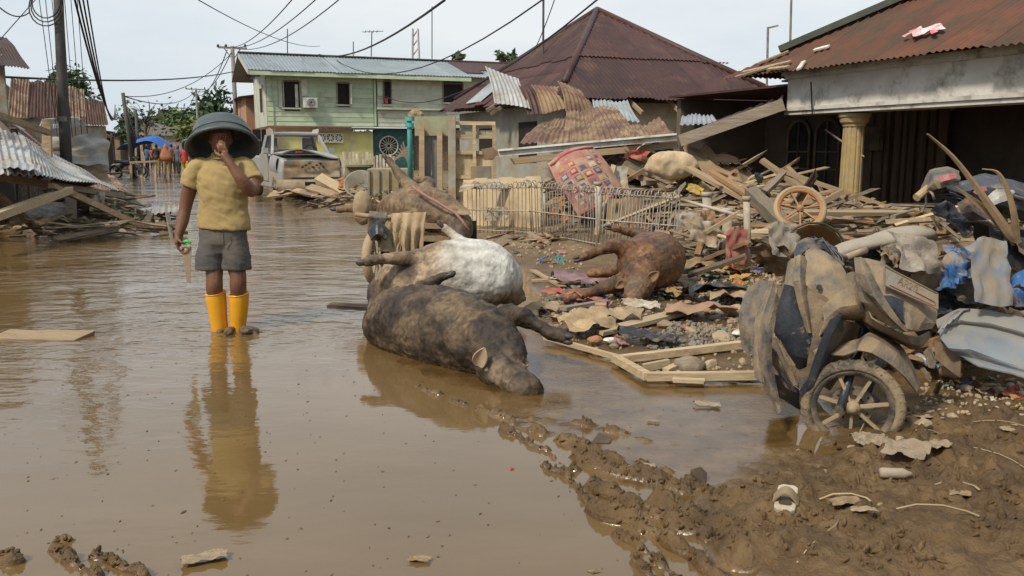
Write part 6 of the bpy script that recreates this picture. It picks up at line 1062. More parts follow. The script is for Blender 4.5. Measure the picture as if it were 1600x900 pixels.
for a, b, r_, l in [((935, 388, 11.6), (934, 288, 11.6), .045, 'pale blue-grey round post at the end of the mattress'), ((1168, 428, 8.9), (1166, 312, 8.9), .035, 'muddy white pipe post standing before the bicycle wheel'), ((1107, 400, 9.8), (1104, 305, 9.8), .05, 'tan wooden post wrapped with rags'), ((1132, 410, 9.5), (1137, 330, 9.6), .055, 'grey squared post behind the white rag'), ((1064, 385, 11.0), (1070, 335, 11.0), .03, 'thin pipe post in the bent wire fence'), ((852, 366, 12.6), (850, 300, 12.6), .02, 'thin steel post in the wire fence under the mattress')]:
    p, q = P(*a), P(*b); T = obj('fence_post', MB().tube([p - UP * .25, (p + q) / 2 + Vector((.008, 0, 0)), q], r_, 10), PST, None, l, 'post', 'posts of the wire fence', smooth=True); obj('cap', MB().tube([q - UP * .01, q + UP * .035], r_ * 1.25, 10), PST, T, smooth=True)
obj('pipe', MB().tube([P(1065, 312, 9.9), P(1100, 322, 9.4), P(1168, 340, 8.9)], .018, 7), PST, None, 'bent rusty pipe rail joining the gate posts', 'pipe', smooth=True); obj('pipe', MB().tube([P(1098, 362, 9.4), P(1130, 370, 9.1), P(1170, 384, 8.9)], .02, 7), WOODY, None, 'pale cross rail tied to the white pipe post', 'pipe', smooth=True)
for k, (a, b, w, m_, l) in enumerate([((1100, 405, 9.2), (1168, 378, 8.6), .09, WOODR, 'orange-brown plank leaning on the white pipe post'), ((1090, 398, 9.3), (1108, 352, 9.4), .07, WOODR, 'orange-brown stake under the white rag'), ((1080, 372, 9.5), (1138, 334, 9.2), .10, mat('pinkish_board', (.42, .27, .2), rough=.85, mud=.4), 'pinkish board leaning across the gate posts'), ((1095, 368, 9.2), (1158, 330, 9.0), .04, WOODY, 'thin pale lath crossing the pinkish board'), ((1075, 430, 8.6), (1165, 400, 8.4), .08, WOODD, 'dark plank lying before the gate posts')]): pp(a, b, w, .035, m_, l, .3)
CRB = mat('cream_board', (.56, .44, .27), (.47, .36, .215), sc=1.5, rough=.85, mud=.25, msc=1.5, rnd=.08)
T = thing('cream_board_wall', GH(790, 362), 'low cream board wall behind the wire fence', 'wall'); a, b = GH(742, 356) + DS * .5, GH(868, 362) + DS * .5
for k in range(6): p, q = a + (b - a) * (k / 6), a + (b - a) * ((k + .98) / 6); obj('board', MB().slab(p - UP * .1, q - p, UP * (.84 + .02 * (k % 2)), DS, .04 + .006 * (k % 2)), CRB, T)
rag(P(765, 300, 13.2), (.9, .2), cloth('string', (.5, .44, .34), .4), 'tangle of muddy string along the fence top', .2, (.5, 0)); rag(P(775, 335, 13.0), (.35, .22), cloth('string', (.5, .44, .34), .4), 'torn net hanging from the wire fence by the cream board', .2, (1.3, 0))
for k, (x, y, Y) in enumerate([(876, 318, 12.3), (866, 332, 12.3), (882, 340, 12.2)]): rag(P(x, y, Y), (.10, .16), cloth('orange', (.46, .20, .08), .3), 'small orange rag caught on the wire fence', 0, (1.4, 0), group='orange rags on the fence')
rag(P(1050, 380, 10.6) , (.14, .34), cloth('red', (.50, .05, .05), .2), 'small red rag hanging on the bent wire fence', .2, (1.5, 0)); rag(P(1095, 366, 9.2), (.38, .34), cloth('dirtywhite', (.44, .37, .28), .5), 'dirty white rag draped on the gate stake behind the russet cow', .3, (1.1, .4)); rag(P(1074, 352, 10.6), (.34, .3), cloth('offwhite', (.50, .45, .38), .45), 'crumpled off-white cloth stuck to the bent wire fence', .1, (1.2, 0)); rag(P(1148, 384, 8.8), (.24, .42), cloth('maroon', (.30, .11, .09), .35), 'maroon cloth dangling under the pale cross rail', 0, (1.4, 0)); rag(P(975, 350, 11.7), (.5, .75), cloth('brown', (.26, .18, .11), .45), 'brown soaked blanket hanging over the wire fence beside the mattress', 0, (1.35, 0)); rag(P(960, 285, 12.6), (.4, .5), cloth('greyish', (.40, .37, .30), .4), 'greyish cloth crumpled at the mattress edge', 0, (1., 0)); rag(P(1104, 345, 9.7), (.16, .3), cloth('rust', (.36, .2, .12), .4), 'rust coloured rag round the wooden gate post', 0, (1.4, 0))
# ------------------------------------------------------------------ heaps of planks
c = P(985, 300, 14.6); heap(120, c.x, c.y, 3.2, 1.4, A_ST, 'muddy broken plank in the heap behind the wire fence', 'planks behind the wire fence', .5, 1.9, (0, .8), seed=2, along=.15, more=7)
c = P(1180, 300, 12.6); heap(60, c.x, c.y, 1.9, 1.2, A_ST, 'muddy broken plank in the heap beside the porch', 'planks beside the porch', .4, 1.6, (0, .5), seed=3, more=6)
c = P(1120, 380, 10.4); heap(46, c.x, c.y, 1.3, .8, A_ST, 'muddy stick or lath between the gate posts and the porch', 'sticks by the gate posts', .3, 1.0, (0, .35), seed=4, more=6, wmin=.02, wmax=.09)
c = P(1390, 420, 8.6); heap(46, c.x, c.y, 1.9, 1.0, A_ST, 'muddy broken plank on the porch edge behind the scooter', 'planks on the porch edge', .3, 1.2, (0, .35), seed=5, more=5)
c = P(1060, 235, 14.0); heap(40, c.x, c.y, 1.6, .6, 0.1, 'splintered lath under the white gutter', 'laths under the gutter', .4, 1.2, (.35, .75), seed=6, wmin=.02, wmax=.06, along=.2)
c = P(790, 375, 11.8); heap(16, c.x, c.y, 1.1, .6, 0, 'tan plank lying on the mud before the fence', 'planks on the mud before the fence', .4, 1.1, (0, .05), seed=7, tilt=.05)
# ------------------------------------------------------------------ rubble apron around the russet cow
rr = random.Random(21)
APR = [(835, 480), (850, 450), (905, 430), (1075, 440), (1170, 440), (1195, 590), (1010, 588), (960, 560), (890, 535)]
for i in range(190):
    x, y = inpoly(APR, rr); k = rr.choices('srwb', (5, 6, 1.2, .8))[0]; lb = {'s': 'grey stone in the rubble before the russet cow', 'r': 'tan chunk of rubble before the russet cow', 'w': 'whitish shard in the rubble before the russet cow', 'b': 'red brick piece in the rubble before the russet cow'}[k]
    stone(x, y, rr.uniform(.03, .09) * (1.7 if k == 'r' and rr.random() < .3 else 1), k, rr, lb, 'stone' if k in 'sr' else 'shard' if k == 'w' else 'brick', {'s': 'grey stones in the rubble', 'r': 'tan rubble chunks', 'w': 'white shards', 'b': 'brick pieces'}[k])
GRV = [(1010, 545), (1040, 505), (1165, 510), (1170, 545), (1080, 555)]
mb = MB(); base = [v.co for v in SM['s'][0].vertices]; bf = [tuple(p.vertices) for p in SM['s'][0].polygons]
for i in range(420):
    x, y = inpoly(GRV, rr); s = rr.uniform(.02, .042); M = Euler((rr.uniform(0, 6), rr.uniform(0, 6), rr.uniform(0, 6))).to_matrix(); z = H(x, y) + s * .25; mb.add([M @ v * s + Vector((x, y, z)) for v in base], bf)
obj('gravel', mb, STN, None, 'spill of small grey gravel inside the broken window frame', 'gravel', kind='stuff', smooth=False)
mb = MB(); b2 = [v.co for v in SM['r'][0].vertices]; f2_ = [tuple(p.vertices) for p in SM['r'][0].polygons]
for (poly_, n, s0, s1) in ((APR, 500, .012, .035), ([(740, 375), (930, 392), (900, 425), (780, 405)], 120, .02, .05), ([(1440, 600), (1600, 585), (1600, 650), (1430, 650)], 160, .012, .03), ([(1070, 440), (1160, 430), (1240, 420), (1200, 470), (1100, 480)], 260, .02, .06)):
    for i in range(n): x, y = inpoly(poly_, rr); s = rr.uniform(s0, s1); M = Euler((rr.uniform(0, 6), rr.uniform(0, 6), rr.uniform(0, 6))).to_matrix(); mb.add([M @ v * s + Vector((x, y, H(x, y) + s * .2)) for v in b2], f2_)
obj('rubble_crumbs', mb, RUBB, None, 'fine tan rubble crumbs strewn over the mud', 'rubble', kind='stuff')
# the broken window frame and laths
Z = .05
def gl(a, b, w, h, mt, l, z=.04, roll=0., cat='plank', name='plank', grp=None): pa, pb = GH(*a), GH(*b); pa.z += z; pb.z += z; return plank(pa, pb, w, h, mt, roll, l, grp, name, cat)
fr = thing('window_frame', GH(1080, 575), 'broken pale wooden window frame lying in the mud before the gravel', 'frame')
for a, b, w in (((960, 570), (1012, 600), .05), ((1010, 600), (1188, 598), .05), ((968, 572), (1165, 548), .055), ((1005, 586), (1045, 578), .03)): obj('frame_rail', MB().beam(GH(*a) + UP * .045, GH(*b) + UP * .045, w, .045), WOODY, fr)
gl((850, 535), (972, 570), .035, .03, WOODY, 'thin pale lath running from the hoof to the window frame'); gl((935, 528), (1085, 490), .12, .03, WOODY, 'broad tan plank lying across the rubble before the cow'); gl((830, 442), (905, 438), .1, .02, WOOD, 'tan plank at the water edge behind the dark cow', .02); gl((845, 462), (935, 455), .05, .03, WOODG, 'grey lath beside the purple rag', .02); gl((880, 490), (950, 478), .07, .03, WOODG, 'pale grey plank behind the tin can'); gl((832, 425), (880, 452), .06, .02, WOOD, 'slanting tan lath at the puddle edge', .02); gl((760, 375), (835, 388), .07, .03, WOOD, 'plank on the mud below the cream board', .02); gl((1040, 590), (1080, 570), .05, .03, WOODY, 'short splintered stick inside the window frame'); gl((1050, 604), (1100, 606), .05, .02, WOODY, 'submerged stick under the window frame')
lump('tree_stump', GH(1077, 580) + UP * .03, (.085, .07, .06), mat('weathered_stump', (.33, .27, .2), (.2, .16, .115), sc=6, rough=.9, mud=.3, bump=.7, bsc=30, st=(1, 6, 6)), 'weathered grey wood stump inside the window frame', 'stump', 5, .3)
tin = thing('tin_can', GH(938, 488), 'rusty tin can lying in the rubble before the russet cow', 'can'); Mx = Matrix.Translation(GH(940, 485) + UP * .04) @ Vector((1, -.35, .05)).to_track_quat('Z', 'Y').to_matrix().to_4x4(); obj('shell', MB().lathe([(0, -.05), (.04, -.05), (.042, -.046), (.04, -.03), (.041, 0), (.04, .03), (.042, .046), (.04, .05), (.034, .05), (.034, -.02), (0, -.02)], 20, Mx), mat('rusty_tin', (.36, .22, .11), (.25, .13, .08), rough=.5, mud=.3, metal=.3), tin, smooth=True)
# coloured rags and bags on the rubble
for p, s, c_, l, kk in [((905, 448), (.55, .3), cloth('purple', (.24, .15, .19), .35), 'faded purple rag lying under the legs of the russet cow', 1), ((885, 470), (.4, .22), cloth('redrag', (.42, .09, .09), .35), 'red rag under the lower foreleg of the russet cow', 2), ((920, 475), (.22, .12), cloth('redrag', (.42, .09, .09), .35), 'small red rag beside the cow muzzle', 3), ((1098, 500), (.55, .35), cloth('salmon', (.42, .24, .18), .4), 'salmon pink cloth spread over the gravel', 4), ((1035, 462), (.3, .2), cloth('lilac', (.34, .22, .23), .35), 'lilac rag beside the head of the russet cow', 5), ((1062, 465), (.3, .25), cloth('mustardrag', (.36, .22, .07), .4), 'mustard and black rag beside the lilac rag', 0), ((1010, 540), (.45, .22), mat('black_bag', (.016, .017, .02), (.03, .03, .034), rough=.3, mud=.18, bump=.3), 'black plastic bag scrap in the rubble', 1), ((960, 505), (.4, .32), cloth('tan_sack', (.44, .34, .22), .5), 'tan muddy sack scrap beside the broad plank', 2), ((910, 520), (.42, .4), cloth('tan_card', (.46, .34, .2), .5), 'folded tan cardboard by the dark hoof', 3), ((1165, 440), (.35, .14), cloth('orange_y', (.55, .30, .06), .25), 'orange-yellow rag by the wheel post', 4), ((1120, 470), (.7, .4), mat('black_bag', (.02, .02, .02)), 'black sheet scrap behind the salmon cloth', 5), ((1150, 475), (.45, .4), cloth('tan_sheet', (.46, .36, .24), .5), 'tan torn sheet beside the scooter flank', 0), ((1000, 485), (.3, .2), cloth('white', (.6, .54, .46), .35), 'whitish torn paper before the cow muzzle', 1), ((870, 440), (.2, .1), cloth('white', (.6, .54, .46), .35), 'small white rag at the puddle edge', 2), ((1085, 425), (.5, .3), cloth('brown', (.26, .18, .11), .45), 'brown rag heap behind the russet cow', 3), ((850, 490), (.3, .25), cloth('grey_tan', (.36, .29, .2), .5), 'grey tan rag between the hooves', 4)]:
    q = GH(*p); rag(q + UP * .01, s, c_, l, random.uniform(-.6, .6), (random.uniform(-.1, .15), 0), kk)
o = link('brick', SM['b'][0], None, GH(930, 540) + UP * .04); o.scale = (.12, .08, .09); o.rotation_euler = (.2, .1, .4); tag(o, 'bright orange brick piece beside the black bag scrap', 'brick'); o = link('bowl', SM['w'][1], None, GH(955, 538) + UP * .03); o.scale = (.12, .09, .07); tag(o, 'white broken bowl beside the orange brick piece', 'bowl')
for (x, y, s, l) in ((1040, 512, .15, 'large tan stone block beside the broad plank'), (1148, 492, .2, 'large tan rubble block beside the scooter flank'), (1110, 575, .11, 'round tan stone inside the window frame'), (870, 500, .13, 'pale stone near the dark hoof'), (1000, 455, .1, 'tan block under the cow muzzle')): q = GH(x, y); stone(q.x, q.y, s, 'r', rr, l, 'stone', None, .2)
o = link('shoe', SM['w'][2], None, GH(1160, 530) + UP * .04); o.scale = (.16, .09, .09); tag(o, 'grey-white shoe lying before the scooter flank', 'shoe')
# ------------------------------------------------------------------ foreground litter
def sandal():
    c = GH(1228, 792) + UP * .03; T = thing('sandal', c, 'pale mud-filled sandal stuck sole down in the foreground mud', 'sandal'); d = Vector((.35, .85, .18)).normalized(); s = Vector((.9, -.36, 0)).normalized(); n = s.cross(d).normalized(); n = n if n.z > 0 else -n
    out = [(-.5, .24), (-.42, .36), (-.2, .38), (0, .30), (.25, .36), (.42, .36), (.5, .2), (.5, -.2), (.42, -.36), (.25, -.36), (0, -.30), (-.2, -.38), (-.42, -.36), (-.5, -.24)]; m_ = mat('pale_sole', (.5, .45, .37), (.4, .35, .27), rough=.8, mud=.4)
    mods(obj('sole', MB().poly([c + d * a * .17 + s * b * .10 for a, b in out], n, .02), m_, T), bevel=.004); mods(obj('strap', MB().grid(lambda a, b: c + d * (-.045 + .05 * b) + s * ((a - .5) * .085) + n * (.01 + .04 * math.sin(a * math.pi)), 10, 3), mat('strap_mud', (.32, .23, .14), rough=.6, mud=.5), T, smooth=True), solid=.006); obj('foot_hole', MB().poly([c + d * (-.03 + a * .05) + s * b * .06 + n * .012 for a, b in out], n, .004), mat('hole_mud', (.10, .065, .03), rough=.3), T)
sandal()
def sack_roll():
    q = GH(1412, 712) + UP * .05; T = thing('printed_sack', q, 'rolled muddy plastic sack with pinkish red print before the front wheel', 'sack'); m1 = mat('printed_sack', (.36, .29, .21), (.42, .10, .12), sc=9, rough=.7, mud=.5, mudc=(.26, .19, .12), msc=9, bump=.6, bsc=25, lo=.6, hi=.68); m2 = mat('bottle_mud', (.34, .27, .2), (.42, .16, .15), sc=9, rough=.6, mud=.5, mudc=(.33, .25, .17), msc=9, bump=.6, bsc=25, lo=.58, hi=.66)
    a = rag(GH(1358, 697) + UP * .01, (.17, .1), m1, None, .1, (.25, 0), 1, 'flap'); b = rag(GH(1414, 716) + UP * .01, (.17, .12), m2, None, -.6, (.3, 0), 3, 'roll', zs=1.4)
    for o in (a, b):
        o.parent = T; o.location = o.location - q
        if 'category' in o: del o['category']
sack_roll(); rag(GH(1462, 706) + UP * .012, (.13, .1), cloth('pale_tan', (.36, .28, .19), .4), 'crumpled pale plastic scrap beside the printed sack', .3, k=2)
def cyl(name, a, b, r, mt, label, cat, cap=None):
    a, b = Vector(a), Vector(b); T = thing(name, (a + b) / 2, label, cat); d = (b - a).normalized(); obj('body', MB().tube([a, a + d * .01, a + (b - a) * .3, a + (b - a) * .72, a + (b - a) * .86, b], [r * .8, r, r * .96, r, r * .6, r * .35], 14), mt, T, smooth=True)
    if cap: obj('cap', MB().tube([b - d * .004, b + d * .018], r * .42, 10), cap, T)
    return T
cyl('plastic_bottle', GH(1428, 576) + UP * .08, GH(1462, 588) + UP * .06, .028, mat('clear_pet', (.34, .36, .37), (.28, .3, .3), rough=.15, mud=.3), 'clear plastic water bottle with blue cap by the front wheel', 'bottle', mat('blue_cap', (.12, .3, .5), rough=.4)); cyl('plastic_bottle', GH(1468, 592) + UP * .05, GH(1502, 600) + UP * .05, .03, mat('brown_can', (.30, .16, .10), (.36, .25, .16), rough=.6, mud=.35), 'brown muddy bottle beside the blue capped bottle', 'bottle'); cyl('plastic_cup', GH(1374, 746) + UP * .02, GH(1424, 748) + UP * .02, .022, mat('pale_cup', (.5, .44, .35), rough=.6, mud=.4), 'pale crushed cup half sunk in the foreground mud', 'cup'); cyl('glass_bottle', GH(1462, 618) + UP * .02, P(1470, 596, 4.35), .016, mat('green_glass', (.10, .16, .06), rough=.2, mud=.3), 'small green bottle standing in the mud before the tray', 'bottle')
rr = random.Random(31)
for k, ((x, y), s) in enumerate(zip([(1440, 668), (1560, 612), (1580, 606), (1545, 605), (1510, 610), (1595, 618), (1528, 622), (1490, 655), (1330, 700), (1405, 690), (1585, 660), (1375, 790), (1290, 738), (1247, 705), (1400, 655)], [.10, .07, .06, .06, .09, .06, .05, .06, .03, .05, .05, .03, .025, .02, .05])):
    q = GH(x, y); stone(q.x, q.y, s, 'r', rr, 'tan lump of broken plaster in the mud below the car panel' if 1480 < x else 'small tan lump in the foreground mud', 'lump', 'plaster lumps' if 1480 < x else 'small lumps in the mud', .2)
TW = mat('dry_twig', (.40, .31, .2), (.28, .21, .13), rough=.9, mud=.3, rnd=.2)
for k, (a, b, bend, l) in enumerate([((1245, 885), (1312, 815), .02, 'long thin straw in the foreground mud'), ((1520, 705), (1600, 735), .01, 'thin reed across the mud right of the sack'), ((1430, 676), (1472, 682), .02, 'white bent straw beside the sack'), ((1400, 800), (1530, 812), .04, 'curved pale strip pressed into the mud'), ((1280, 785), (1360, 788), .04, 'torn pale plastic strip in the mud'), ((1460, 762), (1530, 770), .03, 'white torn strip in the mud'), ((1520, 663), (1600, 672), .02, 'pale reed below the plaster lumps'), ((1340, 690), (1350, 660), .01, 'thin stick between the wheel spokes'), ((990, 535), (840, 495), .0, 'thin reed in the rubble by the hoof')]):
    p, q = GH(*a) + UP * .012, GH(*b) + UP * .012; m_ = (p + q) / 2 + Vector((bend, bend, .01)); obj('dry_reed', MB().tube([p, (p + m_) / 2 + Vector((0, bend * .6, 0)), m_, (q + m_) / 2 + Vector((bend * .4, -bend * .3, .003)), q], (.0026 if k not in (3, 4, 5) else .004), 5), TW, None, l, 'reed', smooth=True)
for k, (x, y, s, l) in enumerate([(1020, 660, .06, 'tan broken stick end in the wet mud'), (1105, 635, .14, 'folded tan paper scrap in the wet mud before the window frame'), (1000, 735, .13, 'mud-coated card slab in the tyre tracks'), (1318, 790, .12, 'torn tan plastic scrap right of the sandal'), (1350, 800, .09, 'pale plastic scrap in the mud'), (1450, 655, .12, 'tan cardboard piece beside the front tyre'), (1505, 775, .1, 'small whitish scrap in the mud'), (1580, 672, .12, 'pale weed scrap at the mud edge'), (320, 890, .14, 'tan floating wrapper near the bottom edge'), (655, 890, .07, 'pale leaf floating in the water'), (1540, 610, .1, 'tan plaster scrap below the car panel')]): q = GH(x, y); q.z = max(q.z, 0); rag(q + UP * .004, (s, s * .55), cloth('pale_tan', (.36, .28, .19), .5) if k % 3 else cloth('mudcard', (.30, .21, .12), .5), l, random.uniform(-.5, .5), k=k % 6, zs=.6)
q = GH(1092, 755); DSH = mat('dark_shard', (.10, .065, .045), rough=.5, mud=.4); obj('tile_shard', MB().poly([q + Vector((a, b * .2, c_)) for a, b, c_ in ((-.035, 0, -.02), (.03, 0, -.02), (.04, .2, .03), (.015, .2, .055), (-.03, .1, .05))], Vector((.1, -1, .1)), .008), DSH, None, 'dark brown shard standing upright in the tyre tracks', 'shard'); q = GH(940, 690); obj('tile_shard', MB().poly([q + Vector((a, b, c_)) for a, b, c_ in ((-.05, -.02, 0), (.03, -.03, .0), (.05, .02, .01), (-.01, .04, .03))], Vector((0, -.5, .8)), .008), DSH, None, 'dark brown shard lying at the start of the tyre tracks', 'shard')
o = link('bottle_cap', SM['b'][1], None, G(800, 733) + UP * .004); o.scale = (.022, .014, .01); o.data = o.data.copy(); o.data.materials[0] = mat('bright_red_cap', (.55, .03, .03), rough=.4); tag(o, 'tiny bright red cap floating in the muddy water', 'cap')
for k, (a, b, w, l) in enumerate([((515, 478), (585, 482), .10, 'low mud-coated log beside the dark cow'), ((0, 525), (135, 528), .22, 'flat half-sunk board in the water by the left edge')]): p, q = G(*a) - UP * .005, G(*b) - UP * .005; plank(p, q, w, .05, WOODD if k == 0 else WOOD, .1, l, None, 'log' if k == 0 else 'plank', 'log' if k == 0 else 'plank')

# crisp clods of mud in the ruts and on the foreground bank
mb = MB(); rr = random.Random(91)
def clod(x, y, s):
    z = H(x, y)
    if z < .008: return
    M = Euler((rr.uniform(0, 6), rr.uniform(0, 6), rr.uniform(0, 6))).to_matrix(); v_ = SM[rr.choice('sr')][rr.randrange(6)]; k_ = Vector((rr.uniform(.8, 1.7), rr.uniform(.5, 1), rr.uniform(.4, .9))) * s; mb.add([M @ Vector((v.co.x * k_.x, v.co.y * k_.y, v.co.z * k_.z)) + Vector((x, y, z + s * .02)) for v in v_.vertices], [tuple(p.vertices) for p in v_.polygons])
for i in range(750):
    px = 1110 + 520 * rr.random(); py = 640 + 270 * rr.random(); q = GH(px, py)
    if float(vn(q.x * 4, q.y * 4, 0, 19)) > .45: clod(q.x, q.y, rr.uniform(.012, .034) * (1.6 if rr.random() < .12 else 1))
for pl, w, h in RIDGES:
    for i in range(int(60 * (h / .03))):
        k = rr.randrange(len(pl) - 1); t = rr.random(); x = pl[k][0] * (1 - t) + pl[k + 1][0] * t + rr.gauss(0, w * .6); y = pl[k][1] * (1 - t) + pl[k + 1][1] * t + rr.gauss(0, w * .6)
        clod(x, y, rr.uniform(.01, .028))
obj('mud_clods', mb, _g.data.materials[0], None, 'small wet clods of mud along the ruts and foreground bank', 'mud clods', kind='stuff', smooth=True)

# small coloured scraps of household litter
rr = random.Random(131)
SC = [('red', (.42, .05, .05)), ('blue', (.05, .12, .30)), ('white', (.6, .56, .5)), ('yellow', (.5, .36, .06)), ('pink', (.45, .20, .22)), ('teal', (.06, .26, .25)), ('black', (.02, .02, .022)), ('orange', (.5, .2, .05)), ('tan', (.40, .30, .18))]
ZN = [([(840, 470), (900, 440), (1075, 445), (1180, 450), (1190, 560), (960, 545)], 34, 'in the rubble around the russet cow', (.05, .16)), ([(1060, 410), (1200, 400), (1230, 450), (1080, 450)], 22, 'among the sticks by the gate posts', (.08, .26)), ([(1420, 600), (1600, 590), (1600, 640), (1420, 640)], 14, 'below the car panel', (.04, .10)), ([(740, 378), (920, 395), (900, 425), (790, 405)], 10, 'on the mud before the fence', (.06, .2))]
for poly_, n, where, (s0, s1) in ZN:
    for i in range(n):
        x, y = inpoly(poly_, rr); nm, c = SC[(i * 4 + n) % 9]; s = rr.uniform(s0, s1); rag(Vector((x, y, H(x, y) + .01)), (s, s * rr.uniform(.4, .9)), cloth('scrap_' + nm, c, .38), 'small %s scrap strewn %s' % (nm, where), rr.uniform(0, 6), (rr.gauss(0, .3), rr.gauss(0, .3)), rr.randrange(6), 'scrap', 'scrap', 'coloured scraps ' + where)
for i in range(26):
    u, v = rr.uniform(-2.4, 2.2), rr.uniform(-.7, .5); c0 = P(1010, 300, 14.2); q = c0 + DS * u + DN * v; nm, c = SC[(i * 4) % 9]; s = rr.uniform(.2, .5); rag(Vector((q.x, q.y, H(q.x, q.y) + rr.uniform(.25, .7))), (s, s * .6), cloth('scrap_' + nm, c, .45), 'muddy %s cloth caught in the plank heap behind the fence' % nm, rr.uniform(0, 6), (rr.gauss(.4, .4), rr.gauss(0, .4)), rr.randrange(6), 'caught_cloth', 'cloth', 'cloths caught in the plank heap')

# junk packed between the wrecks
c = P(1540, 470, 5.25); heap(34, c.x, c.y, .95, .5, 0, 'muddy stick wedged between the wrecks on the right heap', 'sticks between the wrecks', .15, .6, (0, .3), seed=41, wmin=.012, wmax=.05, keep=.5, more=5, mats=[WOOD, WOODG, WOODD, WOODR]); c = P(1450, 480, 5.2); heap(20, c.x, c.y, .5, .35, 0, 'short muddy lath behind the scooter nose', 'laths behind the scooter nose', .12, .45, (0, .25), seed=42, wmin=.012, wmax=.04, keep=.5, more=5)
for k, (x, y, Y, s, m_, l) in enumerate([(1475, 478, 4.95, (.3, .2), PLD, 'torn black plastic cover under the blue tarpaulin'), (1510, 462, 4.9, (.34, .22), PL, 'muddy black plastic shell between jeans leg and plate'), (1585, 400, 5.0, (.3, .3), cloth('wet_brown', (.16, .11, .07), .4), 'wet brown cloth under the motorcycle wreck'), (1480, 350, 5.3, (.3, .25), PLD, 'black plastic sheet hanging behind the dry palm leaves'), (1380, 408, 4.8, (.3, .16), cloth('wet_tan', (.28, .2, .12), .4), 'wet tan cloth behind the scooter nose'), (1585, 470, 4.7, (.3, .2), cloth('wet_grey', (.2, .19, .17), .4), 'wet grey cloth above the car panel'), (1290, 405, 4.7, (.3, .2), PLD, 'black plastic sheet behind the scooter handlebar'), (1205, 420, 5.0, (.35, .3), cloth('wet_brown', (.16, .11, .07), .4), 'wet brown cloth behind the scooter tail')]): rag(P(x, y, Y), s, m_, l, .3 * k, (.7, .2 * (k % 3 - 1)), k % 6, 'torn_cover' if m_ in (PLD, PL) else 'wet_cloth', 'plastic cover' if m_ in (PLD, PL) else 'cloth')
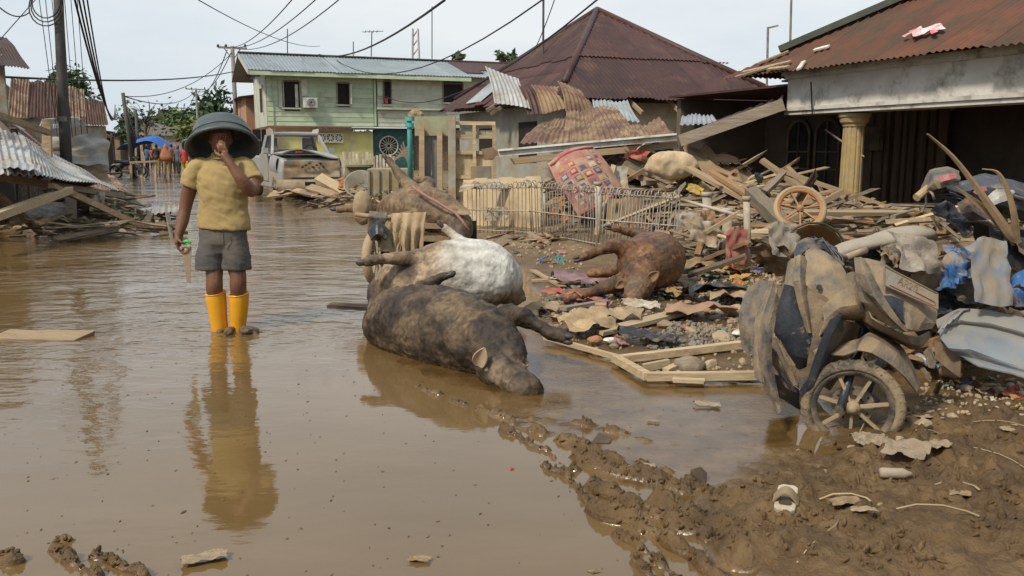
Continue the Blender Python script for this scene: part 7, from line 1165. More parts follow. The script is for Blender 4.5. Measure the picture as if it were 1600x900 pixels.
# ------------------------------------------------------------------ pickup truck stuck in the mud
def truck():
    b = G(488, 300); b = P(488, 300, 22.6); b.z = .12; T = thing('pickup_truck', b, 'wrecked grey pickup truck without windscreen, muddy front facing the water', 'truck', None, (0, 0, math.atan2(DN.y, DN.x) + .06)); L = lambda nm, mb, m_, sm_=False, par=T: obj(nm, mb, m_, par, local=True, smooth=sm_)
    GP = mat('grey_truck_paint', (.33, .345, .355), (.24, .25, .26), sc=2.2, rough=.5, mud=.34, mudc=(.38, .30, .21), msc=1.6, rnd=0); MP = mat('mud_truck', (.44, .36, .26), (.34, .27, .19), sc=3, rough=.85, mud=.5, msc=2.2, rnd=0, bump=.5, bsc=14)
    # x across, y backwards, z up; nose at y=0
    def ring(y, z0, z1, w0, w1): return [Vector((-w0, y, z0)), Vector((w0, y, z0)), Vector((w0, y, (z0 + z1) * .55)), Vector((w1, y, z1)), Vector((-w1, y, z1)), Vector((-w0, y, (z0 + z1) * .55))]
    body = MB().loft([ring(0, .28, .92, .78, .72), ring(.12, .22, 1.0, .82, .76), ring(1.1, .2, 1.08, .84, .78), ring(1.3, .2, 1.1, .84, .78), ring(2.6, .2, 1.08, .84, .80), ring(2.75, .22, 1.06, .84, .82), ring(4.6, .25, 1.05, .84, .82)]); mods(L('body', body, GP), bevel=.05)
    bon = lambda a, c: Vector(((a - .5) * 1.5, -.03 + c * 1.22, 1.02 + .10 * c + .09 * math.sin(a * math.pi) + .10 * math.sin(a * 5 + .5) * (1 - c) + .05 * (1 - c))); mods(L('bonnet', MB().grid(bon, 12, 8), GP, True), solid=.03)
    for s in (-1, 1):
        L('pillar', MB().beam((s * .76, 1.2, 1.08), (s * .62, 1.75, 1.62), .07, .07), GP); L('pillar', MB().beam((s * .76, 2.62, 1.06), (s * .64, 2.5, 1.62), .09, .08), GP); L('door', MB().box((s * .845, 1.95, .75), (.03, 1.15, .72)), GP); L('mirror', MB().box((s * .9, 1.35, 1.2), (.12, .05, .14)), GP)
        wh = MB().lathe([(.12, -.1), (.3, -.1), (.33, -.07), (.33, .07), (.3, .1), (.12, .1), (0, .06), (0, -.06)], 20, Matrix.Translation((s * .74, .72, .22)) @ Matrix.Rotation(math.pi / 2, 4, 'Y')); L('wheel', wh, RUB, True); L('wheel', MB().lathe([(.12, -.1), (.3, -.1), (.33, -.07), (.33, .07), (.3, .1), (.12, .1), (0, .06), (0, -.06)], 20, Matrix.Translation((s * .74, 3.7, .22)) @ Matrix.Rotation(math.pi / 2, 4, 'Y')), RUB, True)
        L('headlight_socket', MB().box((s * .52, -.02, .76), (.3, .08, .2)), BLACK if s > 0 else MP); L('wing', MB().grid(lambda a, c, s=s: Vector((s * (.80 + .06 * math.sin(c * math.pi)), .25 + a * .95, .55 + c * .5)), 6, 5), GP, True)
    L('roof', mods(L('roof', MB().loft([ring(1.70, 1.60, 1.66, .64, .58), ring(1.9, 1.6, 1.70, .66, .6), ring(2.5, 1.58, 1.69, .66, .6)]), GP), bevel=.03) and MB().beam((-.6, 1.72, 1.66), (.6, 1.72, 1.64), .06, .05), GP)
    L('back_panel', MB().box((0, 2.58, 1.14), (1.3, .04, .18)), GP)
    for s in (-1, 1): L('back_panel', MB().box((s * .50, 2.56, 1.4), (.3, .04, .38)), GP)
    L('dashboard', MB().box((0, 1.42, 1.06), (1.4, .3, .12)), BLACK); L('seat', MB().box((0, 2.2, .95), (1.25, .3, .5)), WOODD); L('steering_wheel', MB().tube([Vector((.36 + .18 * math.cos(k * .5236), 1.6 + .06 * math.sin(k * .5236), 1.18 + .17 * math.sin(k * .5236))) for k in range(12)], .018, 6, close=True), BLACK, True)
    L('grille_mud', MB().grid(lambda a, c: Vector(((a - .5) * 1.42, -.05 - .06 * float(vn(a * 6, c * 5, 0, 2)), .52 + c * .42)), 20, 10), MP, True); mods(L('bumper', MB().grid(lambda a, c: Vector(((a - .5) * 1.8, -.16 + .1 * (2 * a - 1) ** 2 - .05 * math.sin(c * 3.1), .12 + c * .34)), 16, 6), MP, True), solid=.03); L('bumper_slot', MB().box((-.1, -.215, .36), (.26, .02, .09)), BLACK)
    for k in range(7): L('grille_hole', MB().box((-.25 + .09 * k, -.115, .78 + .05 * (k % 3)), (.06, .03, .035)), BLACK)
    L('red_cloth', MB().box((.02, 1.5, 1.16), (.16, .1, .05)), _mats['red_plastic'])
truck()
# ------------------------------------------------------------------ timber gate and porch posts in front of the hipped house
def gate():
    Y = 16.6; T = thing('timber_gateway', P(705, 330, Y), 'broken pale timber gateway with board leaf beside the cyan pipe', 'gate'); GRN = mat('green_grey_board', (.33, .35, .24), (.26, .27, .18), sc=1.5, rough=.85, mud=.35); q = lambda x, y, d=0: P(x, y, Y + d)
    for x, y0, y1, m_, w in ((660, 200, 335, WOODY, .10), (688, 205, 335, WOODY, .10), (707, 182, 336, PST, .14), (742, 195, 320, WOODY, .06), (773, 196, 325, WOOD, .07)): obj('post', MB().beam(q(x, y1 + 12), q(x - 1, y0), w, w, Vector((0, 1, 0))), m_, T)
    obj('lintel', MB().slab(q(648, 212, .08), q(702, 212, .08) - q(648, 212, .08), UP * .36, Vector((0, 1, 0)), .04), GRN, T)
    for y in (192, 213, 238, 276): obj('rail', MB().beam(q(707, y, .06), q(774, y + 1, .06), .05, .07), WOODY, T)
    for k in range(8): x = 711 + k * 8; obj('leaf_board', MB().slab(q(x, 320, .1), q(x + 7.7, 320, .1) - q(x, 320, .1), UP * (q(x, 240).z - q(x, 320).z), Vector((0, 1, 0)), .025 + .008 * (k % 2)), CRB, T)
    for k in range(4): x = 711 + k * 16; obj('upper_board', MB().slab(q(x, 212, .12), q(x + 15.5, 212, .12) - q(x, 212, .12), UP * .10, Vector((0, 1, 0)), .02), GRN, T)
    GLS = mat('grey_pane', (.16, .17, .18), (.10, .11, .12), sc=2, rough=.4, mud=.3)
    for x in (663, 676): obj('pane', MB().slab(q(x, 318, .14), q(x + 11, 318, .14) - q(x, 318, .14), UP * (q(x, 212).z - q(x, 318).z), Vector((0, 1, 0)), .02), GLS, T)
    cy = obj('water_pipe', MB().tube([P(641, 282, 17.5), P(640, 200, 17.5), P(639, 184, 17.5)], .05, 10), mat('cyan_paint', (.10, .42, .40), (.07, .3, .29), rough=.5, mud=.15, rnd=0), None, 'bright cyan upright pipe beside the timber gateway', 'pipe', smooth=True)
    for y in (196, 186): obj('collar', MB().lathe([(0, -.04), (.09, -.04), (.09, .04), (0, .04)], 12, Matrix.Translation(P(640, y, 17.5))), _mats['cyan_paint'], cy)
    lump('debris_clump', P(650, 180, 17.6), (.16, .1, .09), _mats['root_tan'], 'straw clump caught on top of the cyan pipe', 'clump', 3); pp((770, 320, 15.6), (842, 305, 15.2), .10, .12, WOODD, 'dark beam lying behind the cream board wall'); pp((775, 300, 15.4), (815, 318, 15), .12, .05, WOODG, 'grey plank beside the gateway')
    obj('concrete_pier', MB().slab(P(736, 330, 14.6) - UP * .3, Vector((.34, 0, 0)), UP * 1.05, Vector((0, 1, 0)), .3), mat('grey_pier', (.28, .265, .235), rough=.9, mud=.4), None, 'short grey concrete pier behind the fence corner', 'pier')
gate()
# lean-to slats, low fence, bin between truck and gateway
for k in range(9): pp((606 + k * 3, 262 - k * 5, 19.5), (640, 226 + k * 5, 19.5) if k < 5 else (640, 250 + (k - 5) * 5, 19.5), .05, .03, WOODG, 'grey slat of the leaning lattice by the cyan pipe', 0, 'lattice slats')
WP = mat('white_picket', (.58, .52, .42), rough=.85, mud=.35)
lf = thing('picket_fence', P(590, 285, 26), 'low cream picket fence before the yellow wall', 'fence')
for k in range(16): x = 536 + k * 5.2; obj('picket', MB().slab(P(x, 282, 26 + .02 * k), Vector((.07, 0, 0)), UP * (.85 if k < 8 else .72 + .03 * (k % 3)), Vector((0, 1, 0)), .03), WP, lf)
obj('rail', MB().beam(P(534, 262, 26.1), P(618, 262, 26.4), .04, .07), WP, lf); obj('rail', MB().beam(P(534, 275, 26.1), P(618, 275, 26.4), .04, .07), WP, lf)
GB_ = mat('green_bin', (.10, .15, .09), (.17, .17, .11), sc=2, rough=.7, mud=.45, msc=1.8)
bn = thing('garbage_bin', P(556, 295, 20.5), 'muddy dark green box bin beside the truck nose', 'bin'); mods(obj('box', MB().slab(P(541, 296, 20.5), Vector((.52, .05, 0)), UP * .58, Vector((0, 1, 0)), .5), GB_, bn), bevel=.03); obj('lid', MB().slab(P(540, 261, 20.4), Vector((.56, .05, 0)), UP * .05, Vector((0, 1, 0)), .56), GB_, bn)
bn = thing('metal_container', P(610, 310, 18.5), 'muddy greenish metal box with peeling paint behind the cart', 'container'); mods(obj('shell', MB().slab(P(575, 312, 18.6), Vector((.9, .1, 0)), UP * .66, Vector((0, 1, 0)), .7), mat('peeling_green', (.22, .24, .17), (.33, .28, .2), sc=4, rough=.8, mud=.5, msc=2.5), bn), bevel=.02)
for k in range(5): obj('rib', MB().beam(P(577 + k * 15, 311, 18.57 + .024 * k), P(577 + k * 15, 266, 18.57 + .024 * k), .03, .04, Vector((0, 1, 0))), GB_, bn)
for a, b, w, m_, l in [((498, 276, 20.4), (556, 308, 19.6), .26, WOODY, 'broad tan board sloping down before the truck, upper one'), ((482, 292, 20.2), (552, 312, 19.6), .22, WOOD, 'broad tan board sloping down before the truck, lower one'), ((470, 300, 20.2), (545, 316, 19.5), .16, WOODG, 'grey plank at the water edge before the truck'), ((420, 306, 21), (468, 300, 20.6), .2, WOOD, 'bent tan plank under the truck bumper')]: pp(a, b, w, .05, m_, l, .5)
rag(P(540, 288, 19.8), (.35, .3), cloth('orange', (.46, .2, .08), .2), 'orange plastic scrap standing in the planks by the truck', .2, (1.1, 0)); rag(P(515, 312, 19.5), (.7, .4), cloth('salmon', (.42, .24, .18), .4), 'pinkish rag at the water edge before the truck'); rag(P(455, 309, 20.4), (.9, .4), cloth('tan_sheet', (.46, .36, .24), .5), 'tan muddy sheet spread under the truck bumper', .1, k=3)
obj('bucket', MB().lathe([(.24, 0), (.34, .3), (.36, .32), (.33, .32), (.22, .03), (0, .03)], 20, Matrix.Translation(P(566, 300, 19)) @ Matrix.Rotation(.9, 4, 'X')), mat('grey_bucket', (.26, .27, .24), rough=.6, mud=.45), None, 'grey basin tipped over beside the orange scrap', 'basin', smooth=True)
c = P(545, 300, 20.5); heap(20, c.x, c.y, 1.0, .6, 0, 'tan plank piece heaped before the truck', 'planks before the truck', .4, 1.2, (0, .15), seed=8); c = P(690, 320, 17.5); heap(26, c.x, c.y, 1.6, 1.0, A_ST, 'plank piece heaped below the gateway', 'planks below the gateway', .4, 1.2, (0, .2), seed=9); c = P(600, 300, 19); heap(24, c.x, c.y, 1.2, 1.0, 0, 'muddy stick heaped behind the cart', 'sticks behind the cart', .4, 1.1, (0, .25), seed=10, wmin=.03, wmax=.1); c = ST(5.4, 32); heap(24, c.x, c.y, 4, .7, A_ST, 'plank piece on the bank behind the truck', 'planks behind the truck', .6, 1.8, (0, .3), seed=12)
# ------------------------------------------------------------------ the cart under the brown cow
def cart():
    T = thing('motor_cart', P(620, 430, 8.3), 'mud-covered motor tricycle cart pinned under the brown cow', 'cart'); TM = mat('cart_mud', (.34, .25, .15), (.24, .175, .11), sc=4, rough=.9, mud=.5, bump=.5)
    wheel(T, P(588, 404, 7.9), (.96, -.25, .05), .26, .09, 8, TANW, PL, TANW, False, name='front_wheel')
    panel('mudguard', [[(578, 378, 7.75), (590, 366, 7.7), (604, 376, 7.75)], [(575, 360, 7.85), (590, 346, 7.8), (608, 360, 7.85)], [(577, 372, 8.1), (592, 352, 8.1), (608, 370, 8.1)]], PLD, T, .012)
    mods(obj('headlamp_box', MB().box(P(590, 346, 7.95), (.17, .14, .15), Euler((.3, .1, .1))), PL, T), bevel=.012); obj('fork', MB().tube([P(580, 404, 7.95), P(584, 360, 8.0), P(590, 335, 8.05)], .02, 8), PLD, T); obj('fork', MB().tube([P(598, 404, 7.95), P(598, 360, 8.0), P(597, 335, 8.05)], .02, 8), PLD, T)
    obj('handlebar', MB().tube([P(556, 335, 8.2), P(580, 338, 8.1), P(605, 340, 8.1), P(645, 332, 8.15)], .022, 8), TM, T, smooth=True)
    for z in (352, 372, 392): obj('bed_rail', MB().beam(P(640, z, 8.25), P(725, z + 2, 8.3), .05, .05), TM, T)
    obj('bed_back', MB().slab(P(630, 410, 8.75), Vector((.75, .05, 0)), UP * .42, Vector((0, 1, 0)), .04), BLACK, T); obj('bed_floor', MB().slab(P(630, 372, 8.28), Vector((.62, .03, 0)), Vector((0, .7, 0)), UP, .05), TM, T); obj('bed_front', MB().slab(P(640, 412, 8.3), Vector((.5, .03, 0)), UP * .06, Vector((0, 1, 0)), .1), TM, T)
    for x in (640, 722): obj('bed_post', MB().beam(P(x, 428, 8.3), P(x, 350, 8.3), .05, .05), TM, T)
cart(); CLB = cloth('cart_cloth', (.36, .27, .165), .4)
_A, _B, _C, _D = P(611, 334, 7.98), P(666, 332, 8.0), P(662, 404, 7.95), P(618, 402, 7.95)
mods(obj('soaked_blanket', MB().grid(lambda a, b: (_A * (1 - a) + _B * a) * (1 - b) + (_D * (1 - a) + _C * a) * b + Vector((0, 1, 0)) * (.035 * math.sin(a * 21 + 3 * math.sin(b * 2)) * (.3 + b) - .08 * math.sin(min(1, b * 3) * math.pi / 2) + .06 * (float(fbm(a * 5, b * 5, 0, 3, 5)) - .5)) + UP * .03 * math.sin(a * 9) * b, 30, 20), CLB, None, 'soaked tan blanket hanging over the side of the cart', 'blanket', smooth=True), solid=.015)
rag(P(612, 372, 7.92), (.2, .34), CLB, 'muddy cloth strip knotted beside the front wheel of the cart', .2, (1.3, .3), 2, 'cloth_strip', 'cloth'); lump('muddy_pot', P(567, 325, 8.6), (.10, .10, .17), mat('tan_pot', (.36, .27, .165), (.28, .2, .12), rough=.7, mud=.4), 'tan mud-covered sack standing behind the cart handlebar', 'sack', 13, .2)
# ------------------------------------------------------------------ left side: fallen zinc roof and shacks
iron('iron_sheet', [(-120, 262, 10.6), (60, 272, 12.2), (40, 214, 15.0), (-120, 150, 14.6)], ZINC2, 'big sheet of pale corrugated zinc on the fallen roof at the left edge', .12, .016, .05, 6); iron('iron_sheet', [(52, 268, 12.2), (186, 297, 16.6), (150, 276, 17.4), (36, 212, 15.0)], ZINC2, 'pale corrugated zinc sheet forming the tip of the fallen roof', .12, .016, .06, 7); iron('iron_sheet', [(0, 262, 11.6), (62, 266, 12.0), (64, 256, 12.6), (0, 250, 12.4)], ZINC2, 'short buckled zinc strip hanging below the fallen roof', .1, .012, .03, 8); iron('iron_sheet', [(150, 296, 17.2), (200, 296, 18.4), (170, 270, 20.5), (120, 268, 19.5)], RUST3, 'brown sheet slid behind the tip of the fallen zinc roof', .12, .014, .06, 9); iron('iron_sheet', [(236, 334, 15.6), (285, 330, 15.9), (280, 318, 17.0), (240, 316, 17.0)], ZINC2, 'flat muddy corrugated sheet lying in the street debris', .1, .014, .05, 10)
fr = thing('fallen_roof_frame', P(60, 350, 13.4), 'dark timber frame of the collapsed stall under the zinc roof', 'frame')
for a, b, w, m_ in [((-60, 268, 11.4), (190, 306, 16.6), .12, WOODG), ((-40, 350, 10.6), (108, 297, 13.6), .13, WOODY), ((112, 362, 14.6), (110, 296, 14.8), .16, WOODG), ((108, 300, 13.6), (232, 358, 14.4), .11, WOOD), ((-20, 290, 11.8), (62, 362, 13.4), .09, WOODD), ((150, 300, 15.6), (148, 322, 15.8), .16, WOODG), ((80, 290, 13), (170, 330, 15.6), .09, WOOD), ((-60, 160, 13.0), (78, 208, 14.6), .11, WOOD), ((75, 275, 15.4), (73, 188, 15.6), .14, WOOD), ((20, 320, 16.6), (20, 200, 16.4), .14, WOODD)]: obj('timber', MB().beam(P(*a), P(*b), w, w * .8), m_, fr)
for k in range(6): x = 10 + k * 28; obj('rafter', MB().beam(P(x - 40, 262 - k * 0 + k * 6, 11.8 + .7 * k), P(x, 214 + k * 14, 15.2 + .4 * k), .06, .09), WOODD, fr)
bw = thing('stall_dark_backing', P(20, 320, 17), 'dark plank backing added to darken the collapsed left stall', 'wall')  # dark backing added so the stall interior and its reflection turn dark
for k in range(14): p = P(-90 + k * 15, 322, 16.4 + .33 * k); obj('board', MB().slab(p - UP * .3, P(-76 + k * 15, 322, 16.4 + .33 * (k + 1)) - p - UP * 0, UP * (1.9 - .06 * k), DN, .03 + .008 * (k % 2)), WOODD, bw)
c = P(140, 300, 19.0); heap(40, c.x, c.y, 2.2, .7, A_ST, 'muddy plank in the debris beyond the fallen zinc roof', 'planks beyond the zinc roof', .5, 1.8, (0, .3), seed=13); c = P(185, 325, 16.4); heap(40, c.x, c.y, .9, .4, 0, 'splintered lath at the tip of the fallen zinc roof', 'laths at the roof tip', .4, 1.1, (.0, .18), seed=14, wmin=.02, wmax=.09); c = P(60, 340, 13.5); heap(26, c.x, c.y, 2.2, .8, 0, 'dark muddy plank under the fallen zinc roof', 'planks under the zinc roof', .5, 1.4, (.05, .3), seed=15, mats=[WOODD, WOODG, WOOD]); c = ST(-2.7, 36); heap(60, c.x, c.y, 5, .8, A_ST, 'tan plank in the debris bank along the far left shops', 'planks along the left shops', .5, 2, (0, .4), seed=16); c = ST(-2.9, 50); heap(34, c.x, c.y, 6, .8, A_ST, 'pale plank far down the left bank', 'planks far down the bank', .6, 2.2, (0, .5), seed=17)
rag(P(118, 240, 16.9), (1.1, .7), cloth('drape', (.40, .39, .36), .3), 'grey cloth sheet draped behind the leaning pole', .5, (1.2, 0), k=2); rag(P(130, 272, 17), (.9, .6), cloth('tan_drape', (.38, .3, .2), .4), 'tan rags hanging at the foot of the pole', .5, (1.3, 0), k=4); rag(P(155, 315, 15.4), (.25, .4), cloth('white', (.6, .54, .46), .35), 'small white rag on the leaning left board', 0, (1.3, 0))
for k, (x, y, s) in enumerate([(55, 325, .2), (70, 335, .15), (30, 338, .18), (235, 345, .16), (250, 350, .12)]): q = G(x, y); rag(q + UP * .02, (s * 1.6, s), cloth('white', (.6, .54, .46), .35), 'pale scrap floating among the left debris', 0, (0, 0), group='pale scraps by the left debris')
def shack(t, s, w, d, hw, hr, wall, roof, label, seed=0, low=.0, over=.5):
    """shop on the left bank: street wall at t, from s along the street for w, d deep; roof slopes to the street"""
    T = thing('shack', ST(t - d / 2, s + w / 2), label, 'shack', 'shacks along the left bank'); rr = random.Random(seed); z0 = -.1
    obj('back_wall', MB().slab(ST(t - d, s, z0), DS * w, UP * hr, DN, .08), wall, T)
    for q in (s, s + w - .08): obj('side_wall', MB().poly([ST(t, q, z0), ST(t, q, hw), ST(t - d, q, hr), ST(t - d, q, z0)], DS, .08), wall, T)
    n = int(w / .5)
    for k in range(n):
        if rr.random() < .55: obj('front_board', MB().slab(ST(t, s + k * .5, z0 + rr.uniform(0, .4)), DS * .47, UP * (hw - z0 - rr.uniform(.05, .5)), DN, .03 + .01 * (k % 2)), rr.choice([wall, WOOD, WOODG, WOODD]), T)
    for k in range(0, n + 1, 3): obj('post', MB().beam(ST(t + .04, s + k * .5, z0), ST(t + .04, s + k * .5, hw), .1, .1, DN), WOODG, T)
    v = (-DN * d + UP * (hr - hw)).normalized(); sl = math.hypot(d, hr - hw) + over; nn = DS.cross(v).normalized(); nn = nn if nn.z > 0 else -nn; a = -.3
    while a < w + .2:
        if rr.random() < .93: obj('roof_sheet', corr(ST(t, s, hw + .05) - v * over + DS * a + nn * rr.uniform(0, .03), DS, v, nn, .85, rr.uniform(-.3, .1), sl, .13, .014, 3, lambda p, q, k=rr.uniform(-.08, .04): k * max(0, 1 - q)), roof if rr.random() < .8 else rr.choice([RUST3, ZINC2, RUST2]), T, smooth=True)
        a += .82
    obj('fascia', MB().beam(ST(t + over * .8, s - .2, hw - .3), ST(t + over * .8, s + w + .2, hw - .28), .04, .08), WOODD, T); return T
WL = [mat('shop_cream', (.48, .42, .32), rough=.9, mud=.4), mat('shop_teal', (.16, .24, .23), rough=.85, mud=.4), mat('shop_grey', (.36, .35, .32), rough=.9, mud=.4), mat('shop_tan', (.42, .32, .2), rough=.9, mud=.4)]
shack(-3.1, 16, 4.5, 3.2, 2.2, 4.6, WL[2], RUST, 'nearest left shack with dark overhanging eave and pale wall', 1, over=.9); shack(-3.0, 22.5, 6, 3.2, 1.7, 4.7, WL[1], RUST2, 'left shack with red rusty roof behind the dark pole', 2); shack(-2.9, 30, 7, 3.2, 1.8, 5.0, WL[0], RUST2, 'left shack with rust red roof in front of the small tree', 3); shack(-2.8, 39, 8, 4, 2.2, 4.4, WL[3], RUST3, 'left shack with torn tan front and teal door', 4); shack(-2.8, 50, 9, 4, 2.4, 4.4, WL[0], ZINC2, 'far left shack with grey zinc roof', 5); shack(-2.6, 62, 14, 5, 2.5, 3.4, WL[2], RUST, 'far left long shop row with brown roof', 6); shack(-2.4, 82, 30, 5, 2.6, 3.6, WL[3], ZINC2, 'farthest left shop row with pale roof', 7)
iron('iron_sheet', [(60, 205, 17.5), (125, 198, 20), (128, 182, 20.6), (66, 186, 18.2)], ZINC2, 'grey corrugated awning strip behind the pole', .1, .014, .05, 11); iron('iron_sheet', [(-60, 92, 13.4), (48, 106, 15.4), (10, 60, 17.4), (-80, 40, 15.5)], RUST, 'dark rusted eave sheet jutting in at the left edge', .1, .014, .05, 12)
def rusty(label, sheets, wl):
    T = thing('rusty_house', P(*wl[0]), label, 'house', 'houses behind the left shacks'); a, b = P(*wl[0]), P(*wl[1]); obj('wall', MB().slab(Vector((a.x, a.y, -.1)), Vector((b.x - a.x, b.y - a.y, 0)), UP * (a.z + .1), DS, .15), WL[2], T)
    for k, s in enumerate(sheets): iron('roof_sheet', s, RUST2 if k % 3 else RUST3, None, .16, .018, .05, 30 + k, None, None, T)
rusty('house with a big sagging rust red iron roof behind the near pole', [[(10 + k * 31, 186 - k, 24 + k), (42 + k * 31, 185 - k, 25 + k), (45 + k * 29, 124 + k * 5, 28 + k), (16 + k * 29, 122 + k * 4, 27 + k)] for k in range(4)], ((14, 184, 24.6), (132, 182, 28)))
rusty('smaller house with patched rusty roof and pale gable beyond the near pole', [[(90 + k * 26, 196, 31 + k), (117 + k * 26, 196, 32 + k), (114 + k * 24, 152 + k * 3, 35 + k), (90 + k * 24, 154, 34 + k)] for k in range(3)], ((95, 194, 31.5), (165, 194, 34)))
T = obj('wall_stub', MB().slab(P(-60, 330, 15.2) - UP * .3, Vector((.85, .2, 0)) * 1.0, UP * 3.0, DS, .15), WL[2], None, 'pale plaster wall stub under the dark eave at the left edge', 'wall')
def house(t, s, w, d, h, hr, wall, roof, label):
    T = thing('house', ST(t + w / 2, s + d / 2), label, 'house', 'houses beyond the green house'); obj('wall', MB().slab(ST(t, s, -.1), DN * w, UP * (h + .1), DS, d), wall, T); o = ST(t - .4, s - .4, h)
    obj('roof', MB().add([o, o + DN * (w + .8), o + DN * (w + .8) + DS * (d + .8), o + DS * (d + .8), o + DN * (w / 2 + .4) + DS * .0 + UP * hr, o + DN * (w / 2 + .4) + DS * (d + .8) + UP * hr], [(0, 4, 5, 3), (1, 2, 5, 4), (0, 1, 4), (2, 3, 5), (0, 3, 2, 1)]), roof, T)
    for k in range(2): obj('window', MB().slab(ST(t - .03, s + 1 + k * 2.2, 1.1), DS * 1, UP * 1.1, DN, -.03), BLACK, T); obj('window', MB().slab(ST(t + 1 + k * 2.2, s - .03, 1.1), DN * 1, UP * 1.1, DS, -.03), BLACK, T)
OB = mat('orange_brick_wall', (.42, .20, .12), (.36, .22, .15), rough=.9, mud=.25)
house(5.2, 52, 6, 8, 4.3, .5, OB, RUST, 'orange brick house just beyond the green timber house'); house(5, 64, 7, 9, 3, 1.4, WL[0], RUST2, 'cream house with red roof far down the right bank'); house(5, 80, 8, 9, 3.2, 1.5, WL[2], ZINC2, 'grey house with pale roof far down the right bank'); house(5, 98, 8, 14, 3.2, 1.6, WL[3], RUST, 'tan house with brown roof at the far end'); house(-4, 125, 10, 8, 3.2, 1.6, WL[0], ZINC2, 'pale house closing the far end of the street')
# blue canopy, low table bench, parked motorbikes far away
cn = thing('blue_canopy', ST(-.4, 62), 'bright blue tarpaulin canopy over the far crowd', 'canopy'); c = P(234, 222, 58); mods(obj('tarpaulin', MB().grid(lambda a, b: c + Vector(((a - .5) * 3.4, (b - .5) * 2.6, .9 * math.sin(a * math.pi) * (.6 + .4 * math.sin(b * math.pi)) - .5 + .08 * math.sin(a * 12))), 14, 8), mat('canopy_blue', (.02, .13, .48), rough=.5, bump=.1, rnd=0), cn, smooth=True), solid=.02)
for sx in (-1.6, 1.6): obj('pole', MB().tube([Vector((c.x + sx, c.y, -.1)), Vector((c.x + sx, c.y, c.z - .3))], .04, 6), CHR, cn)
bt = thing('plank_table', P(225, 262, 38), 'long pale plank table standing in the far debris', 'table'); obj('table_top', MB().beam(P(203, 254, 38), P(246, 252, 38.5), .5, .07), WOODY, bt)
for x in (205, 222, 243): obj('leg', MB().beam(P(x, 254, 38.3), P(x, 284, 38.3), .08, .08), WOODY, bt)
def far_bike(p, label):
    T = thing('parked_motorbike', p, label, 'motorbike', 'motorbikes parked far away')
    for dx in (-.6, .6): obj('wheel', MB().tube([p + Vector((dx + .3 * math.cos(k * .5236), .1 * dx, .28 + .3 * math.sin(k * .5236))) for k in range(12)], .05, 6, close=True), PLD, T)
    obj('frame', MB().tube([p + Vector((-.6, 0, .3)), p + Vector((-.2, 0, .65)), p + Vector((.3, 0, .7)), p + Vector((.6, .05, .3))], .09, 6), PLD, T); obj('seat', MB().beam(p + Vector((-.6, 0, .78)), p + Vector((.1, 0, .74)), .25, .1), PLD, T); obj('handlebar', MB().beam(p + Vector((.4, -.3, 1.0)), p + Vector((.4, .3, 1.0)), .05, .05), CHR, T); obj('fork', MB().beam(p + Vector((.4, 0, 1.0)), p + Vector((.6, .05, .3)), .07, .07), CHR, T)
q = ST(-1.0, 46); far_bike(Vector((q.x, q.y, H(q.x, q.y))), 'dark motorbike parked by the far debris bank'); q = ST(-1.1, 49); far_bike(Vector((q.x, q.y, H(q.x, q.y))), 'second dark motorbike parked behind the first by the debris bank')
mb = MB(); rr = random.Random(61)
for i in range(700):
    x, y = rr.uniform(-3, 1.2), 2.4 + 6 * rr.random() ** 1.5
    if float(sdpoly(np.array([x]), np.array([y]), LAND)[0]) > -.05: continue
    s = rr.uniform(.003, .011) * (2.2 if rr.random() < .04 else 1); a = rr.uniform(0, 3.1); u = Vector((math.cos(a), math.sin(a), 0)) * s; v = Vector((-math.sin(a), math.cos(a), 0)) * s * rr.uniform(.3, .8); p = Vector((x, y, .002)); mb.add([p - u, p - v, p + u, p + v, p + UP * s * .25], [(0, 1, 4), (1, 2, 4), (2, 3, 4), (3, 0, 4)])
obj('floating_specks', mb, WOODD, None, 'tiny floating specks and crumbs on the muddy water', 'specks', kind='stuff')
# ------------------------------------------------------------------ poles and wires
PB = mat('tarred_pole', (.045, .042, .04), (.07, .065, .06), sc=3, rough=.7, mud=.12, rnd=0); PG = mat('grey_pole', (.22, .21, .19), (.16, .15, .14), rough=.8, rnd=0)
lp = obj('utility_pole', MB().tube([P(106, 300, 16.5), P(100, 180, 16.5), P(93, 40, 16.5), P(88, -90, 16.5)], [.105, .1, .085, .08], 12), PB, None, 'dark leaning utility pole hung with cables beside the fallen zinc roof', 'utility pole', smooth=True)
obj('band', MB().tube([P(99, 190, 16.5), P(98.5, 182, 16.5)], .115, 12), CHR, lp); WIRE = mat('wire_black', (.02, .02, .022), rough=.6, bump=0, rnd=0)
def wire(a, b, r, label, sag=.3, n=14, grp='overhead wires', via=None):
    a, b = P(*a), P(*b); pts = [a + (b - a) * (k / n) - UP * (sag * 4 * (k / n) * (1 - k / n)) for k in range(n + 1)]; return obj('overhead_wire', MB().tube(pts, r, 5), WIRE, None, label, 'wire', grp, smooth=True)
for k in range(4): wire((112 + k * 7, -20, 16.6), (186 - 2 * k, 182 - k * 6, 34), .022 - .002 * k, 'black cable of the bundle running from the near pole to the next pole', .9 + .15 * k)
for k in range(7): wire((60 + k * 10, -10, 16.5), (92 + k * 8, 230 + (k * 37) % 50, 16.9 + .2 * k), .007, 'thin loose wire dangling beside the near pole', -.05 + .04 * (k % 3), grp='dangling wires')
for r_, dy in ((24, 0), (27, 3), (22, -4)): obj('cable_coil', MB().tube([P(72 + r_ * math.cos(k * .35) , 8 + dy + r_ * 1.1 * math.sin(k * .35), 16.3 + .01 * k) for k in range(18)], .012, 6, close=True), WIRE, None, 'black cable coil hanging on the near pole', 'cable coil', 'cable coils', smooth=True)
wire((0, 12, 15), (45, 20, 16.5), .012, 'short cable from the left edge to the coil', .1); wire((0, 62, 15), (55, 0, 16), .008, 'thin wire rising from the left eave', 0)
